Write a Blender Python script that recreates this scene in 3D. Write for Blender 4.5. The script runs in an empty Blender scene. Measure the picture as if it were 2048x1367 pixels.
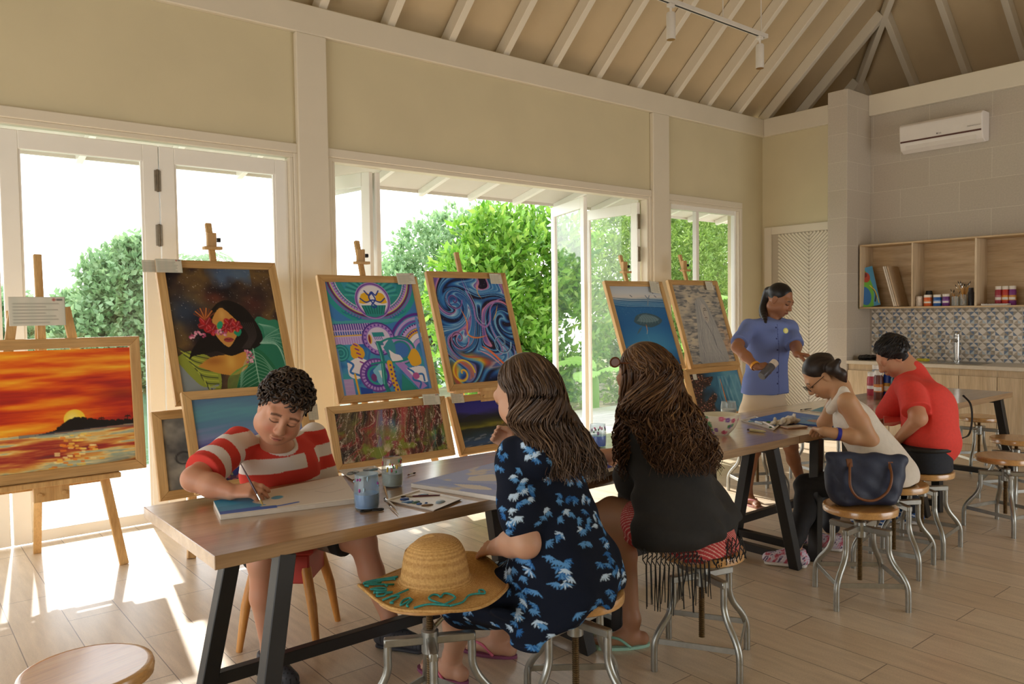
# Painting workshop in a lagoon-side pavilion.  World: X along the door wall, Y towards the lagoon, Z up, metres.
import bpy, bmesh, math, random
import numpy as np
from mathutils import Vector, Matrix
random.seed(7); RNG = np.random.default_rng(7)
SC = bpy.context.scene; COL = SC.collection
PI = math.pi
# ---------------------------------------------------------------- camera model (measured from vanishing points)
FPX = 1560.6; YAW, PIT, ROL = 0.68319, -0.03950, 0.01399; CAMZ = 1.50
_f = np.array([math.sin(YAW)*math.cos(PIT), math.cos(YAW)*math.cos(PIT), math.sin(PIT)])
_r0 = np.array([math.cos(YAW), -math.sin(YAW), 0.0]); _d0 = np.cross(_f, _r0)
CAM_R = math.cos(ROL)*_r0 + math.sin(ROL)*_d0; CAM_D = -math.sin(ROL)*_r0 + math.cos(ROL)*_d0; CAM_F = _f
CAM_C = np.array([0, 0, CAMZ])
def at(px, py, **k):
    """photo measurement -> world point on the plane X=, Y= or Z="""
    d = ((px-1024)/FPX)*CAM_R + ((py-683.5)/FPX)*CAM_D + CAM_F
    a, v = next(iter(k.items())); i = 'XYZ'.index(a)
    return CAM_C + d*((v-CAM_C[i])/d[i])
# ---------------------------------------------------------------- colours and materials
def lin(c):
    if isinstance(c, str): c = [int(c[i:i+2], 16)/255 for i in (0, 2, 4)]
    return tuple((x/12.92 if x <= .04045 else ((x+.055)/1.055)**2.4) for x in c)
def L3(c): return np.array(lin(c))
class NT:
    def __init__(s, name):
        s.m = bpy.data.materials.new(name); s.m.use_nodes = True; s.t = s.m.node_tree
        s.b = s.t.nodes['Principled BSDF']; s.out = s.t.nodes['Material Output']
    def n(s, typ, **k):
        nd = s.t.nodes.new('ShaderNode'+typ)
        for a, v in k.items():
            if a.startswith('i_'): nd.inputs[a[2:].replace('_', ' ')].default_value = v
            else: setattr(nd, a, v)
        return nd
    def l(s, a, b): s.t.links.new(a, b)
    def set(s, **k):
        for a, v in k.items(): s.b.inputs[a.replace('_', ' ')].default_value = v
    def coord(s, kind='Object', scale=(1, 1, 1), rot=(0, 0, 0), loc=(0, 0, 0)):
        c = s.n('TexCoord'); mp = s.n('Mapping'); s.l(c.outputs[kind], mp.inputs['Vector'])
        mp.inputs['Scale'].default_value = scale; mp.inputs['Rotation'].default_value = rot; mp.inputs['Location'].default_value = loc
        return mp.outputs[0]
    def noise(s, vec, scale, detail=4, rough=.55):
        nd = s.n('TexNoise'); nd.inputs['Scale'].default_value = scale; nd.inputs['Detail'].default_value = detail; nd.inputs['Roughness'].default_value = rough
        if vec is not None: s.l(vec, nd.inputs['Vector'])
        return nd.outputs['Fac']
    def ramp(s, fac, stops):
        r = s.n('ValToRGB'); e = r.color_ramp.elements
        while len(e) < len(stops): e.new(.5)
        for el, (p, c) in zip(e, stops):
            el.position = p; el.color = (*lin(c), 1) if len(c) != 4 else c
        s.l(fac, r.inputs[0]); return r.outputs[0]
    def mix(s, fac, a, b, mode='MIX'):
        m = s.n('MixRGB', blend_type=mode)
        for v, i in ((fac, 0), (a, 1), (b, 2)):
            if hasattr(v, 'links') or hasattr(v, 'is_linked'): s.l(v, m.inputs[i])
            else: m.inputs[i].default_value = v if i == 0 else ((*v, 1) if len(v) == 3 else v)
        return m.outputs[0]
    def bump(s, h, strength=.2, dist=.01):
        b = s.n('Bump'); b.inputs['Strength'].default_value = strength; b.inputs['Distance'].default_value = dist
        s.l(h, b.inputs['Height']); s.l(b.outputs[0], s.b.inputs['Normal'])
def plain(name, c, rough=.5, var=.06, scale=8, metal=0, spec=.5, bump=0, **k):
    t = NT(name); v = t.coord(); f = t.noise(v, scale)
    c = L3(c); t.l(t.ramp(f, [(.3, (*np.clip(c*(1-var), 0, 1), 1)), (.7, (*np.clip(c*(1+var), 0, 1), 1))]), t.b.inputs['Base Color'])
    t.set(Roughness=rough, Metallic=metal); t.b.inputs['Specular IOR Level'].default_value = spec
    if bump: t.bump(t.noise(v, scale*6), bump, .004)
    t.set(**k); return t.m
def wood(name, cols, axis=0, scale=1.0, rough=.5, ring=14, coat=0, kind='Object'):
    """grain stretched along one axis; cols dark, mid, light"""
    t = NT(name); s = [ring*scale]*3; s[axis] = 1.1*scale
    v = t.coord(kind, scale=tuple(s)); f = t.noise(v, 1.6, 6, .6)
    s2 = [ring*7*scale]*3; s2[axis] = 2.5*scale
    g = t.noise(t.coord(kind, scale=tuple(s2)), 2.2, 3, .6)
    a = t.ramp(f, [(.28, cols[0]), (.5, cols[1]), (.74, cols[2])])
    b = t.ramp(g, [(.3, (.62, .62, .62, 1)), (.65, (1, 1, 1, 1))])
    t.l(t.mix(.55, a, b, 'MULTIPLY'), t.b.inputs['Base Color']); t.set(Roughness=rough)
    if coat: t.b.inputs['Coat Weight'].default_value = coat; t.b.inputs['Coat Roughness'].default_value = .16; t.b.inputs['Coat IOR'].default_value = 1.65
    t.bump(g, .08, .002); return t.m
def vcol(name, rough=.6, spec=.4, bump=0, bscale=300, **k):
    t = NT(name); a = t.n('Attribute', attribute_name='paint'); t.l(a.outputs['Color'], t.b.inputs['Base Color'])
    t.set(Roughness=rough); t.b.inputs['Specular IOR Level'].default_value = spec
    if bump: t.bump(t.noise(t.coord(), bscale, 3), bump, .002)
    t.set(**k); return t.m
# ---------------------------------------------------------------- mesh building
def V(*a): return np.array(a, float)
def nrm(v): v = np.asarray(v, float); return v/(np.linalg.norm(v)+1e-12)
class MB:
    def __init__(s): s.v = []; s.f = []; s.mi = []; s.cur = 0
    def add(s, vs, fs):
        b = len(s.v); s.v.extend([tuple(map(float, p)) for p in vs]); s.f.extend([tuple(b+i for i in f) for f in fs]); s.mi.extend([s.cur]*len(fs)); return s
    def box(s, lo, hi, M=None, ch=0):
        x0, y0, z0 = lo; x1, y1, z1 = hi
        if ch:
            P = []
            for sx in (0, 1):
                for sy in (0, 1):
                    for sz in (0, 1):
                        c = [(x0, x1)[sx], (y0, y1)[sy], (z0, z1)[sz]]; d = [(1, -1)[sx]*ch, (1, -1)[sy]*ch, (1, -1)[sz]*ch]
                        for ax in range(3):
                            p = [c[i]+d[i] for i in range(3)]; p[ax] = c[ax]; P.append(p)
            bm = bmesh.new()
            for p in P: bm.verts.new(p)
            bmesh.ops.convex_hull(bm, input=bm.verts[:]); bmesh.ops.dissolve_limit(bm, angle_limit=.01, verts=bm.verts[:], edges=bm.edges[:])
            bm.verts.index_update(); vs = [v.co[:] for v in bm.verts]; fs = [tuple(v.index for v in f.verts) for f in bm.faces]; bm.free()
        else:
            vs = [(x, y, z) for x in (x0, x1) for y in (y0, y1) for z in (z0, z1)]
            fs = [(0, 1, 3, 2), (4, 6, 7, 5), (0, 4, 5, 1), (2, 3, 7, 6), (0, 2, 6, 4), (1, 5, 7, 3)]
        if M is not None: vs = [M @ Vector(v) for v in vs]
        return s.add(vs, fs)
    def beam(s, a, b, w, h, up=(0, 0, 1), ch=0):
        a = np.asarray(a, float); b = np.asarray(b, float); z = nrm(b-a); x = nrm(np.cross(up, z)); y = np.cross(z, x); L = np.linalg.norm(b-a)
        M = Matrix(((x[0], y[0], z[0], a[0]), (x[1], y[1], z[1], a[1]), (x[2], y[2], z[2], a[2]), (0, 0, 0, 1)))
        return s.box((-w/2, -h/2, 0), (w/2, h/2, L), M, ch)
    def tube(s, pts, r, n=10, cap=True, prof=None):
        pts = np.asarray(pts, float); k = len(pts); r = np.full(k, r, float) if np.isscalar(r) else np.asarray(r, float)
        T = np.gradient(pts, axis=0); T /= np.linalg.norm(T, axis=1)[:, None]+1e-12
        u = np.cross(T[0], (0, 0, 1.)); u = np.cross(T[0], (1., 0, 0)) if np.linalg.norm(u) < .1 else u; u = nrm(u); vs = []
        a = np.linspace(0, 2*PI, n, endpoint=False)
        for i in range(k):
            u = nrm(u-T[i]*np.dot(u, T[i])); w = np.cross(T[i], u)
            vs.extend(pts[i]+r[i]*(np.cos(a)[:, None]*u+np.sin(a)[:, None]*w))
        fs = [(i*n+j, i*n+(j+1) % n, (i+1)*n+(j+1) % n, (i+1)*n+j) for i in range(k-1) for j in range(n)]
        if cap: fs += [tuple(range(n))[::-1], tuple((k-1)*n+j for j in range(n))]
        return s.add(vs, fs)
    def lathe(s, prof, n=28, c=(0, 0, 0), ax=None, cap=True):
        vs = []; fs = []; a = np.linspace(0, 2*PI, n, endpoint=False)
        R = np.eye(3)
        if ax is not None:
            z = nrm(ax); x = nrm(np.cross((0, 1, 0.01), z)); R = np.stack([x, np.cross(z, x), z], 1)
        for r, z in prof:
            for t in a: vs.append(np.asarray(c)+R @ np.array([r*math.cos(t), r*math.sin(t), z]))
        k = len(prof)
        fs = [(i*n+j, i*n+(j+1) % n, (i+1)*n+(j+1) % n, (i+1)*n+j) for i in range(k-1) for j in range(n)]
        if cap: fs += [tuple(range(n))[::-1], tuple((k-1)*n+j for j in range(n))]
        return s.add(vs, fs)
    def prism(s, poly, z0, z1, M=None):
        n = len(poly); vs = [(x, y, z0) for x, y in poly]+[(x, y, z1) for x, y in poly]
        fs = [tuple(range(n))[::-1], tuple(range(n, 2*n))]+[(i, (i+1) % n, n+(i+1) % n, n+i) for i in range(n)]
        if M is not None: vs = [M @ Vector(v) for v in vs]
        return s.add(vs, fs)
    def ell(s, c, r, n=14, m=9, R=None):
        vs = []; fs = []
        for i in range(m+1):
            p = PI*i/m
            for j in range(n):
                t = 2*PI*j/n; q = np.array([r[0]*math.sin(p)*math.cos(t), r[1]*math.sin(p)*math.sin(t), r[2]*math.cos(p)])
                vs.append(np.asarray(c)+(q if R is None else R @ q))
        fs = [(i*n+j, (i+1)*n+j, (i+1)*n+(j+1) % n, i*n+(j+1) % n) for i in range(m) for j in range(n)]
        return s.add(vs, fs)
    def build(s, name, mats, parent=None, smooth=False, loc=None, bevel=0, **tags):
        me = bpy.data.meshes.new(name)
        vs = s.v
        if loc is not None: vs = [(x-loc[0], y-loc[1], z-loc[2]) for x, y, z in vs]
        me.from_pydata(vs, [], s.f); me.update()
        return link(name, me, mats, parent, smooth, loc, bevel, s.mi, **tags)
def link(name, me, mats, parent=None, smooth=False, loc=None, bevel=0, mi=None, **tags):
    for m in (mats if isinstance(mats, (list, tuple)) else [mats]): me.materials.append(m)
    if mi is not None and any(mi): me.polygons.foreach_set('material_index', mi)
    if smooth == 'auto':
        me.polygons.foreach_set('use_smooth', [True]*len(me.polygons)); me.set_sharp_from_angle(angle=math.radians(38))
    elif smooth: me.polygons.foreach_set('use_smooth', [True]*len(me.polygons))
    o = bpy.data.objects.new(name, me); COL.objects.link(o)
    if loc is not None: o.location = loc
    if parent is not None: o.parent = parent
    if bevel:
        b = o.modifiers.new('edge', 'BEVEL'); b.width = bevel; b.segments = 2; b.limit_method = 'ANGLE'; b.angle_limit = math.radians(40)
    tag(o, **tags); return o
def tag(o, label=None, cat=None, group=None, kind=None):
    for k, v in (('label', label), ('category', cat), ('group', group), ('kind', kind)):
        if v: o[k] = v
    return o
def empty(name, loc=(0, 0, 0), rz=0, **t):
    o = bpy.data.objects.new(name, None); COL.objects.link(o); o.location = loc; o.rotation_euler = (0, 0, rz); o.empty_display_size = .1
    return tag(o, **t)
def copy_tree(o, parent=None):
    c = o.copy(); COL.objects.link(c)
    if parent is not None: c.parent = parent
    for ch in o.children: copy_tree(ch, c)
    return c
def S(name, mb, m, **k): return mb.build(name, m, kind='structure', **k)
def paint_attr(me, cols):
    a = me.color_attributes.new('paint', 'FLOAT_COLOR', 'POINT'); c = np.ones((len(me.vertices), 4), np.float32); c[:, :3] = cols
    a.data.foreach_set('color', c.ravel())
# value noise for painted surfaces (numpy)
def vnoise(x, y, seed=0):
    xi = np.floor(x).astype(int); yi = np.floor(y).astype(int); fx = x-xi; fy = y-yi; fx = fx*fx*(3-2*fx); fy = fy*fy*(3-2*fy)
    def h(a, b):
        n = (a*374761393+b*668265263+seed*982451653) & 0x7fffffff; n = ((n ^ (n >> 13))*1274126177) & 0x7fffffff
        return ((n ^ (n >> 16)) & 0xffff)/65535.0
    return (h(xi, yi)*(1-fx)+h(xi+1, yi)*fx)*(1-fy)+(h(xi, yi+1)*(1-fx)+h(xi+1, yi+1)*fx)*fy
def fbm(x, y, o=4, seed=0):
    r = 0; a = .5
    for i in range(o): r = r+a*vnoise(x*2**i, y*2**i, seed+i); a *= .5
    return r/(1-.5**o)
SKY, SUN, EXPO = 4.7, 10.0, -0.36
# ---------------------------------------------------------------- materials of the setting
M = {}
M['cream'] = plain('cream wall paint', 'd6caa8', .6, .03, 2)
M['trimpaint'] = plain('off-white trim paint', 'e0d6c3', .45, .02, 3)
M['soffit'] = plain('ceiling board paint', 'c9b491', .6, .05, 2)
M['white'] = plain('white gloss paint', 'f2efe8', .35, .02, 4)
def floor_mat():
    t = NT('wood-look floor tiles'); v = t.coord('Object', rot=(0, 0, PI/2), loc=(0, 0, 0))
    br = t.n('TexBrick', offset=.5, squash=1.0); t.l(v, br.inputs['Vector'])
    for k, x in (('Scale', 1.0), ('Mortar Size', .0022), ('Mortar Smooth', .1), ('Bias', 0), ('Brick Width', .944), ('Row Height', .232)): br.inputs[k].default_value = x
    br.inputs['Color1'].default_value = (*lin('ead9c0'), 1); br.inputs['Color2'].default_value = (*lin('dfcbaf'), 1); br.inputs['Mortar'].default_value = (*lin('8a7967'), 1)
    g = t.noise(t.coord('Object', scale=(9, 1.2, 1)), 2.5, 6, .65); c = t.ramp(g, [(.3, (.80, .78, .76, 1)), (.7, (1.04, 1.03, 1.02, 1))])
    sp = t.noise(t.coord('Object', scale=(1, 1, 1)), 160, 2); c2 = t.ramp(sp, [(.35, (.9, .9, .9, 1)), (.6, (1, 1, 1, 1))])
    t.l(t.mix(1, t.mix(1, br.outputs[0], c, 'MULTIPLY'), c2, 'MULTIPLY'), t.b.inputs['Base Color'])
    t.set(Roughness=.33); t.b.inputs['Specular IOR Level'].default_value = .7; t.bump(br.outputs['Fac'], .25, .002); t.t.nodes['Bump'].invert = True; return t.m
def tile_mat():
    t = NT('grey wall tiles'); c = t.n('TexCoord'); sx = t.n('SeparateXYZ'); t.l(c.outputs['Object'], sx.inputs[0]); cb = t.n('CombineXYZ')
    ad = t.n('Math', operation='ADD'); t.l(sx.outputs[0], ad.inputs[0]); t.l(sx.outputs[1], ad.inputs[1])
    t.l(ad.outputs[0], cb.inputs[0]); t.l(sx.outputs[2], cb.inputs[1])
    br = t.n('TexBrick', offset=.5); t.l(cb.outputs[0], br.inputs['Vector'])
    for k, x in (('Scale', 1.0), ('Mortar Size', .0022), ('Mortar Smooth', .1), ('Bias', 0), ('Brick Width', .63), ('Row Height', .3175)): br.inputs[k].default_value = x
    br.inputs['Color1'].default_value = (*lin('c2b7a8'), 1); br.inputs['Color2'].default_value = (*lin('bdb1a1'), 1); br.inputs['Mortar'].default_value = (*lin('d6cdbd'), 1)
    g = t.noise(t.coord('Object'), 60, 5); t.l(t.mix(.5, br.outputs[0], t.ramp(g, [(.3, (.82, .82, .82, 1)), (.7, (1.05, 1.05, 1.05, 1))]), 'MULTIPLY'), t.b.inputs['Base Color'])
    t.set(Roughness=.55); return t.m
def glass_mat(name='window glass', tint=(1, 1, 1), haze=.014):
    """thin sheet: clear, a fresnel reflection and a trace of dust"""
    t = NT(name); tr = t.n('BsdfTransparent'); tr.inputs[0].default_value = (*tint, 1); gl = t.n('BsdfGlossy'); gl.inputs['Roughness'].default_value = .02
    lw = t.n('LayerWeight'); pw = t.n('Math', operation='POWER'); t.l(lw.outputs['Facing'], pw.inputs[0]); pw.inputs[1].default_value = 4.5
    ma = t.n('Math', operation='MULTIPLY_ADD'); t.l(pw.outputs[0], ma.inputs[0]); ma.inputs[1].default_value = .8; ma.inputs[2].default_value = .03; mx = t.n('MixShader'); t.l(ma.outputs[0], mx.inputs[0]); t.l(tr.outputs[0], mx.inputs[1]); t.l(gl.outputs[0], mx.inputs[2])
    df = t.n('BsdfDiffuse'); df.inputs[0].default_value = (.8, .85, .82, 1); m2 = t.n('MixShader'); m2.inputs[0].default_value = haze
    t.l(mx.outputs[0], m2.inputs[1]); t.l(df.outputs[0], m2.inputs[2]); t.l(m2.outputs[0], t.out.inputs[0]); return t.m
M['floor'] = floor_mat(); M['tile'] = tile_mat(); M['glass'] = glass_mat()
M['veranda'] = plain('veranda boards', 'cfc9be', .6, .03, 3)
M['brass'] = plain('aged hinge steel', '8b8172', .35, .15, 30, 1)
M['rubberblack'] = plain('black rubber', '151412', .6, .1, 20)
YW = 5.95; ZB = 3.96; XE = 9.15; XH = 11.15; RT = .9; YB = -3.2; XL = -3.2
# floor
f = MB(); f.box((XL-.1, YB-.1, -.12), (XH, 6.05, 0)); fo = f.build('floor', M['floor'], loc=(.453, 4.346+.944/4*0, 0), kind='structure')
# --- door wall (wall_front): panels between the openings; openings left free
w = MB()
def yslab(mb, x0, x1, z0, z1, y0=YW, y1=6.12): mb.box((x0, y0, z0), (x1, y1, z1))
for x0, x1 in ((XL, 2.66), (2.90, 6.90), (7.20, XE)): yslab(w, x0, x1, 2.82 if x0 < 7 else 2.80, ZB)
yslab(w, 8.62, XE, 0, 2.80); yslab(w, 2.66, 2.90, 0, ZB); yslab(w, 6.90, 7.20, 0, ZB); yslab(w, XL, -2.9, 0, 2.82)
S('wall_front', w, M['cream'])
for i, (x0, x1) in enumerate(((2.645, 2.905), (6.905, 7.19))):     # proud posts
    p = MB(); p.box((x0, YW-.055, 0), (x1, YW+.0, ZB-.23), ch=.008); S('column_%d' % (i+1), p, M['trimpaint'])
p = MB(); p.box((XL, YW-.055, ZB-.23), (XE, YW, ZB), ch=.008); S('beam_front', p, M['trimpaint'])
p = MB(); p.box((XE-.055, 4.45, ZB-.23), (XE, YW-.056, ZB), ch=.006); p.box((XE-.06, YB, 3.72), (XE, 4.5, ZB), ch=.006); S('beam_right', p, M['trimpaint'])
# door casings
def casing(name, x0, x1, ztop, wdt=.075, y0=YW-.03, bot=0, left=True):
    c = MB(); c.box((x0, y0, ztop-wdt), (x1, YW+.005, ztop), ch=.006); c.box((x0+.03, y0+.012, ztop-wdt-.035), (x1-.03, YW+.08, ztop-wdt), ch=.004)
    for a, b, d in ((x0, x0+wdt*.55, 1), (x1-wdt*.55, x1, -1)):
        if d == 1 and not left: continue
        c.box((a, y0, bot), (b, YW+.005, ztop-wdt), ch=.006)
        aa = b if d == 1 else a-.03; c.box((aa, y0+.012, bot), (aa+.03, YW+.08, ztop-wdt-.035), ch=.004)
    return S(name, c, M['trimpaint'])
casing('trim_1', -2.9, 2.655, 2.855); casing('trim_2', 2.903, 6.905, 2.855); casing('trim_3', 7.185, 8.66, 2.845)
# --- folding door leaves
def leaf(name, a, b, z0=.012, z1=2.72, st=.105, top=.12, bot=.075, th=.045, hinges=(), label=None):
    """glazed leaf from foot point a to b (plan)"""
    a = V(*a, 0); b = V(*b, 0); W = np.linalg.norm(b-a); rz = math.atan2(b[1]-a[1], b[0]-a[0])
    e = empty(name, a, rz, kind='structure'); h = th/2
    m = MB()
    m.box((0, -h, z0), (st, h, z1), ch=.004); m.box((W-st, -h, z0), (W, h, z1), ch=.004)
    m.box((st, -h, z1-top), (W-st, h, z1), ch=.004); m.box((st, -h, z0), (W-st, h, z0+bot), ch=.004)
    for x0, x1 in ((st, st+.014), (W-st-.014, W-st)): m.box((x0, -h*.6, z0+bot), (x1, h*.6, z1-top))
    m.build('door_frame', M['white'], e)
    g = MB(); g.box((st, -.003, z0+bot), (W-st, .003, z1-top)); g.build('pane', M['glass'], e)
    for hx, hz in hinges:
        q = MB(); q.box((hx-.022, -h-.006, hz-.075), (hx+.022, -h+.004, hz+.075), ch=.002); q.tube([(hx, -h-.006, hz-.08), (hx, -h-.006, hz+.08)], .009, 8); q.build('hinge', M['brass'], e)
    return e
YD = 6.0
leaf('door_1', (.648, YD), (1.612, YD), hinges=((.955, 2.47), (.955, 2.08), (.955, .3))); leaf('door_2', (1.618, YD), (2.585, YD))
leaf('door_3', (-.36, YD), (.632, YD)); leaf('door_4', (-1.34, YD), (-.37, YD)); leaf('door_5', (-2.32, YD), (-1.35, YD))
d6 = leaf('door_6', (3.43, 6.03), (3.31, 6.97), st=.09); d7 = leaf('door_7', (3.36, 6.03), (3.06, 6.90), st=.09)
d8 = leaf('door_8', (5.95, 6.03), (6.29, 6.93), st=.09); d9 = leaf('door_9', (6.80, 6.03), (6.86, 6.98), st=.10, hinges=())
hg = MB()
for z in (2.50, 2.13): hg.box((6.755, 6.0, z-.085), (6.80, 6.02, z+.085), ch=.003)
hg.build('trim_hinges', M['brass'], kind='structure')
# --- fixed window right of the second post
e = empty('window_1', (7.23, YD, 0), kind='structure'); m = MB()
for x0, x1, z0, z1 in ((0, .07, .02, 2.74), (1.33, 1.40, .02, 2.74), (.545, .60, .08, 2.68), (.07, 1.33, 2.68, 2.74), (.07, 1.33, .02, .32)): m.box((x0, -.03, z0), (x1, .03, z1), ch=.004)
m.build('window_frame', M['white'], e)
for x0, x1 in ((.07, .545), (.60, 1.33)):
    g = MB(); g.box((x0, -.003, .32), (x1, .003, 2.68)); g.build('pane', M['glass'], e)
# --- end wall: cream stretch with the chevron door, tiled pillar, tiled recess
w = MB(); w.box((XE, 4.6, 0), (XE+.15, YW, ZB)); S('wall_right', w, M['cream'])
w = MB(); w.box((XE, YB, 0), (XE+.15, 4.6, ZB)); o = w.build('wall_tiled', M['tile'], loc=(XE, 3.21, .6075), kind='structure')
w = MB(); w.box((8.6, 4.5, 0), (XE, 4.735, ZB), ch=.004); w.build('pillar', M['tile'], loc=(8.6, 4.735, .6075), kind='structure')
c = MB(); zt = 2.55
c.box((XE-.035, 5.80, 0), (XE, 5.905, zt), ch=.006); c.box((XE-.035, 4.735, zt-.1), (XE, 5.80, zt), ch=.006); S('trim_4', c, M['trimpaint'])
dr = MB(); dr.box((XE-.012, 4.735, .01), (XE, 5.80, zt-.1)); cx = 5.27
d = dr.build('door_10', plain('door groove shade', 'b9ae9b', .5, .02, 4), kind='structure')  # darker panel colour stands in for shade in the chevron grooves
ch = MB(); rx = np.arange(-.4, 2.5, .046)
for z in rx:                                                          # routed chevron boards
    for sgn in (-1, 1):
        y1 = cx+sgn*.43; a = V(XE-.014, cx, z); b = V(XE-.014, y1, z+.40)
        if b[2] < .02 or a[2] > 2.44: continue
        if a[2] < .02: q = (.02-a[2])/(b[2]-a[2]); a = a+(b-a)*q
        if b[2] > 2.44: q = (2.44-a[2])/(b[2]-a[2]); b = a+(b-a)*q
        if np.linalg.norm(b-a) > .02: ch.beam(a, b, .027, .020, up=(1, 0, 0))
ch.build('chevron_boards', M['trimpaint'], d)
# --- other walls, unseen behind the camera, kept simple; openings sized to steer the daylight
w = MB(); w.box((XL-.15, YB, 2.75), (XL, YW, ZB)); w.box((XL-.15, YB, 0), (XL, -.6, 2.75)); w.box((XL-.15, 4.6, 0), (XL, YW, 2.75)); S('wall_left', w, M['cream'])
w = MB(); w.box((XL, YB-.15, 2.75), (XE, YB, ZB))
for x0, x1 in ((XL, 4.2), (8.9, XE)): w.box((x0, YB-.15, 0), (x1, YB, 2.75))
S('wall_back', w, M['cream'])
w = MB(); w.box((XE+.15, YW, ZB-.3), (XH, YW+.15, ZB)); w.box((XH, YB, ZB-.3), (XH+.1, YW+.15, ZB)); w.box((XE+.15, YB, ZB-.32), (XH, YW, ZB-.3)); S('wall_leak_stop', w, M['soffit'])  # unseen closure over the annex, added to stop light leaks
# --- hip roof: lining boards and rafters
YR = (YW+YB)/2; ZR = ZB+(YW-YR)*RT; run = YW-YR
rl = MB(); E = .35
A = [(XL-E, YW+E, ZB-E*RT), (XH+E, YW+E, ZB-E*RT), (XH+E, YB-E, ZB-E*RT), (XL-E, YB-E, ZB-E*RT)]; R1 = (XL+run, YR, ZR); R2 = (XH-run, YR, ZR)
up = .13*1.345
pts = [np.array(p)+V(0, 0, up) for p in (*A, R1, R2)]; top = [p+V(0, 0, .08) for p in pts]
rl.add(pts+top, [(0, 1, 5, 4), (1, 2, 5), (2, 3, 4, 5), (3, 0, 4), (6, 10, 11, 7), (7, 11, 8), (8, 11, 10, 9), (9, 10, 6), (0, 6, 7, 1), (1, 7, 8, 2), (2, 8, 9, 3), (3, 9, 6, 0)])
S('ceiling', rl, M['soffit'])
k = 0
def rafter(a, b):
    global k
    k += 1; d = nrm(np.asarray(b)-np.asarray(a)); n = nrm(V(0, 0, 1)-d*d[2]); q = MB(); q.beam(np.asarray(a)+n*.065, np.asarray(b)+n*.065, .055, .13, up=n, ch=.004) if False else None
    q = MB(); a = np.asarray(a, float)+n*.07; b = np.asarray(b, float)+n*.07; x = nrm(np.cross(d, n)); L = np.linalg.norm(b-a)
    Mx = Matrix(((x[0], n[0], d[0], a[0]), (x[1], n[1], d[1], a[1]), (x[2], n[2], d[2], a[2]), (0, 0, 0, 1)))
    q.box((-.036, -.065, -.05), (.036, .065, L), Mx, ch=.004); S('trim_rafter_%d' % k, q, M['trimpaint'])
x = 2.898-.6355*9
while x < XH-.2:
    s = min(run, XH-x, x-XL)
    if s > .25:
        rafter((x, YW-.02, ZB), (x, YW-s, ZB+s*RT)); rafter((x, YB+.02, ZB), (x, YB+s, ZB+s*RT))
    x += .6355
y = YW-.9+.29
while y > YB+.3:
    s = min(run, YW-y, y-YB)
    rafter((XH-.02, y, ZB), (XH-s, y, ZB+s*RT)); y -= .64
rafter((XH, YW, ZB-.02), (XH-run, YR, ZR-.02)); rafter((XH, YB, ZB-.02), (XH-run, YR, ZR-.02))
# ---------------------------------------------------------------- veranda, deck, lagoon, trees
M['deck'] = wood('bleached deck boards', ('b4ada1', 'c8c1b6', 'd6d0c6'), 0, 1, .6)
dk = MB(); y = 6.13
while y < 8.4: dk.box((-6, y, -.05), (14, y+.132, -.012), ch=.003); y += .14
S('deck', dk, M['deck'])
vr = MB(); y0, z0, y1, z1 = 6.12, 2.98, 6.98, 2.78
vr.add([(-6, y0, z0), (14, y0, z0), (14, y1, z1), (-6, y1, z1), (-6, y0, z0+.05), (14, y0, z0+.05), (14, y1, z1+.05), (-6, y1, z1+.05)], [(0, 1, 2, 3), (7, 6, 5, 4), (0, 4, 5, 1), (1, 5, 6, 2), (2, 6, 7, 3), (3, 7, 4, 0)])
vr.box((-6, y1, z1-.03), (14, y1+.03, z1+.10)); S('roof_veranda', vr, M['veranda'])
i = 0; x = -5.7
while x < 14:
    q = MB(); q.beam((x, y0, z0-.035), (x, y1, z1-.035), .05, .07, ch=.003); i += 1; S('trim_veranda_rafter_%d' % i, q, M['white']); x += .6355
def water_mat():
    t = NT('lagoon water'); t.set(Roughness=.08, **{'Base_Color': (*lin('5d7a5c'), 1)}); v = t.coord('Object', scale=(.6, 2.2, 1))
    t.bump(t.noise(v, 3, 4), .5, .05); return t.m
wt = MB(); wt.box((-90, 8.42, -1.0), (90, 120, -.9)); S('water', wt, water_mat())
bk = MB(); bk.add([(3.5, 8.45, -.95), (90, 8.45, -.95), (90, 60, -.95), (3.5, 12, -.95), (3.9, 8.7, -.3), (90, 8.7, -.3), (90, 60, .2), (4.5, 12, -.3)], [(0, 1, 5, 4), (1, 2, 6, 5), (2, 3, 7, 6), (3, 0, 4, 7), (4, 5, 6, 7), (3, 2, 1, 0)])
M['soil'] = plain('damp bank soil', '6f6a45', .9, .3, 3); S('ground_bank', bk, M['soil'])
def leaf_mat(name, a, b, c, trans=.35):
    t = NT(name); at_ = t.n('Attribute', attribute_name='paint'); 
    r = t.ramp(at_.outputs['Fac'], [(0, a), (.5, b), (1, c)]); t.l(r, t.b.inputs['Base Color']); t.set(Roughness=.4)
    tl = t.n('BsdfTranslucent'); t.l(r, tl.inputs[0]); mx = t.n('MixShader'); mx.inputs[0].default_value = trans
    t.l(t.b.outputs[0], mx.inputs[1]); t.l(tl.outputs[0], mx.inputs[2]); t.l(mx.outputs[0], t.out.inputs[0]); return t.m
M['leaf_big'] = leaf_mat('glossy mangrove leaves', '4a7d22', '78a83a', 'a6c65c'); M['leaf_far'] = leaf_mat('haze-paled tree leaves', '76976a', '90b07c', 'aac494')  # far leaves paled: distance haze is put into their colour
M['leaf_fine'] = leaf_mat('fine feathery leaves', '5f8430', '82a446', 'a8c268'); M['leaf_banana'] = leaf_mat('banana leaves', '8cc04c', 'a8d663', 'c4e884', .45)
M['bark'] = plain('grey bark', '6d5c48', .85, .25, 12, bump=.3)
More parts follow.
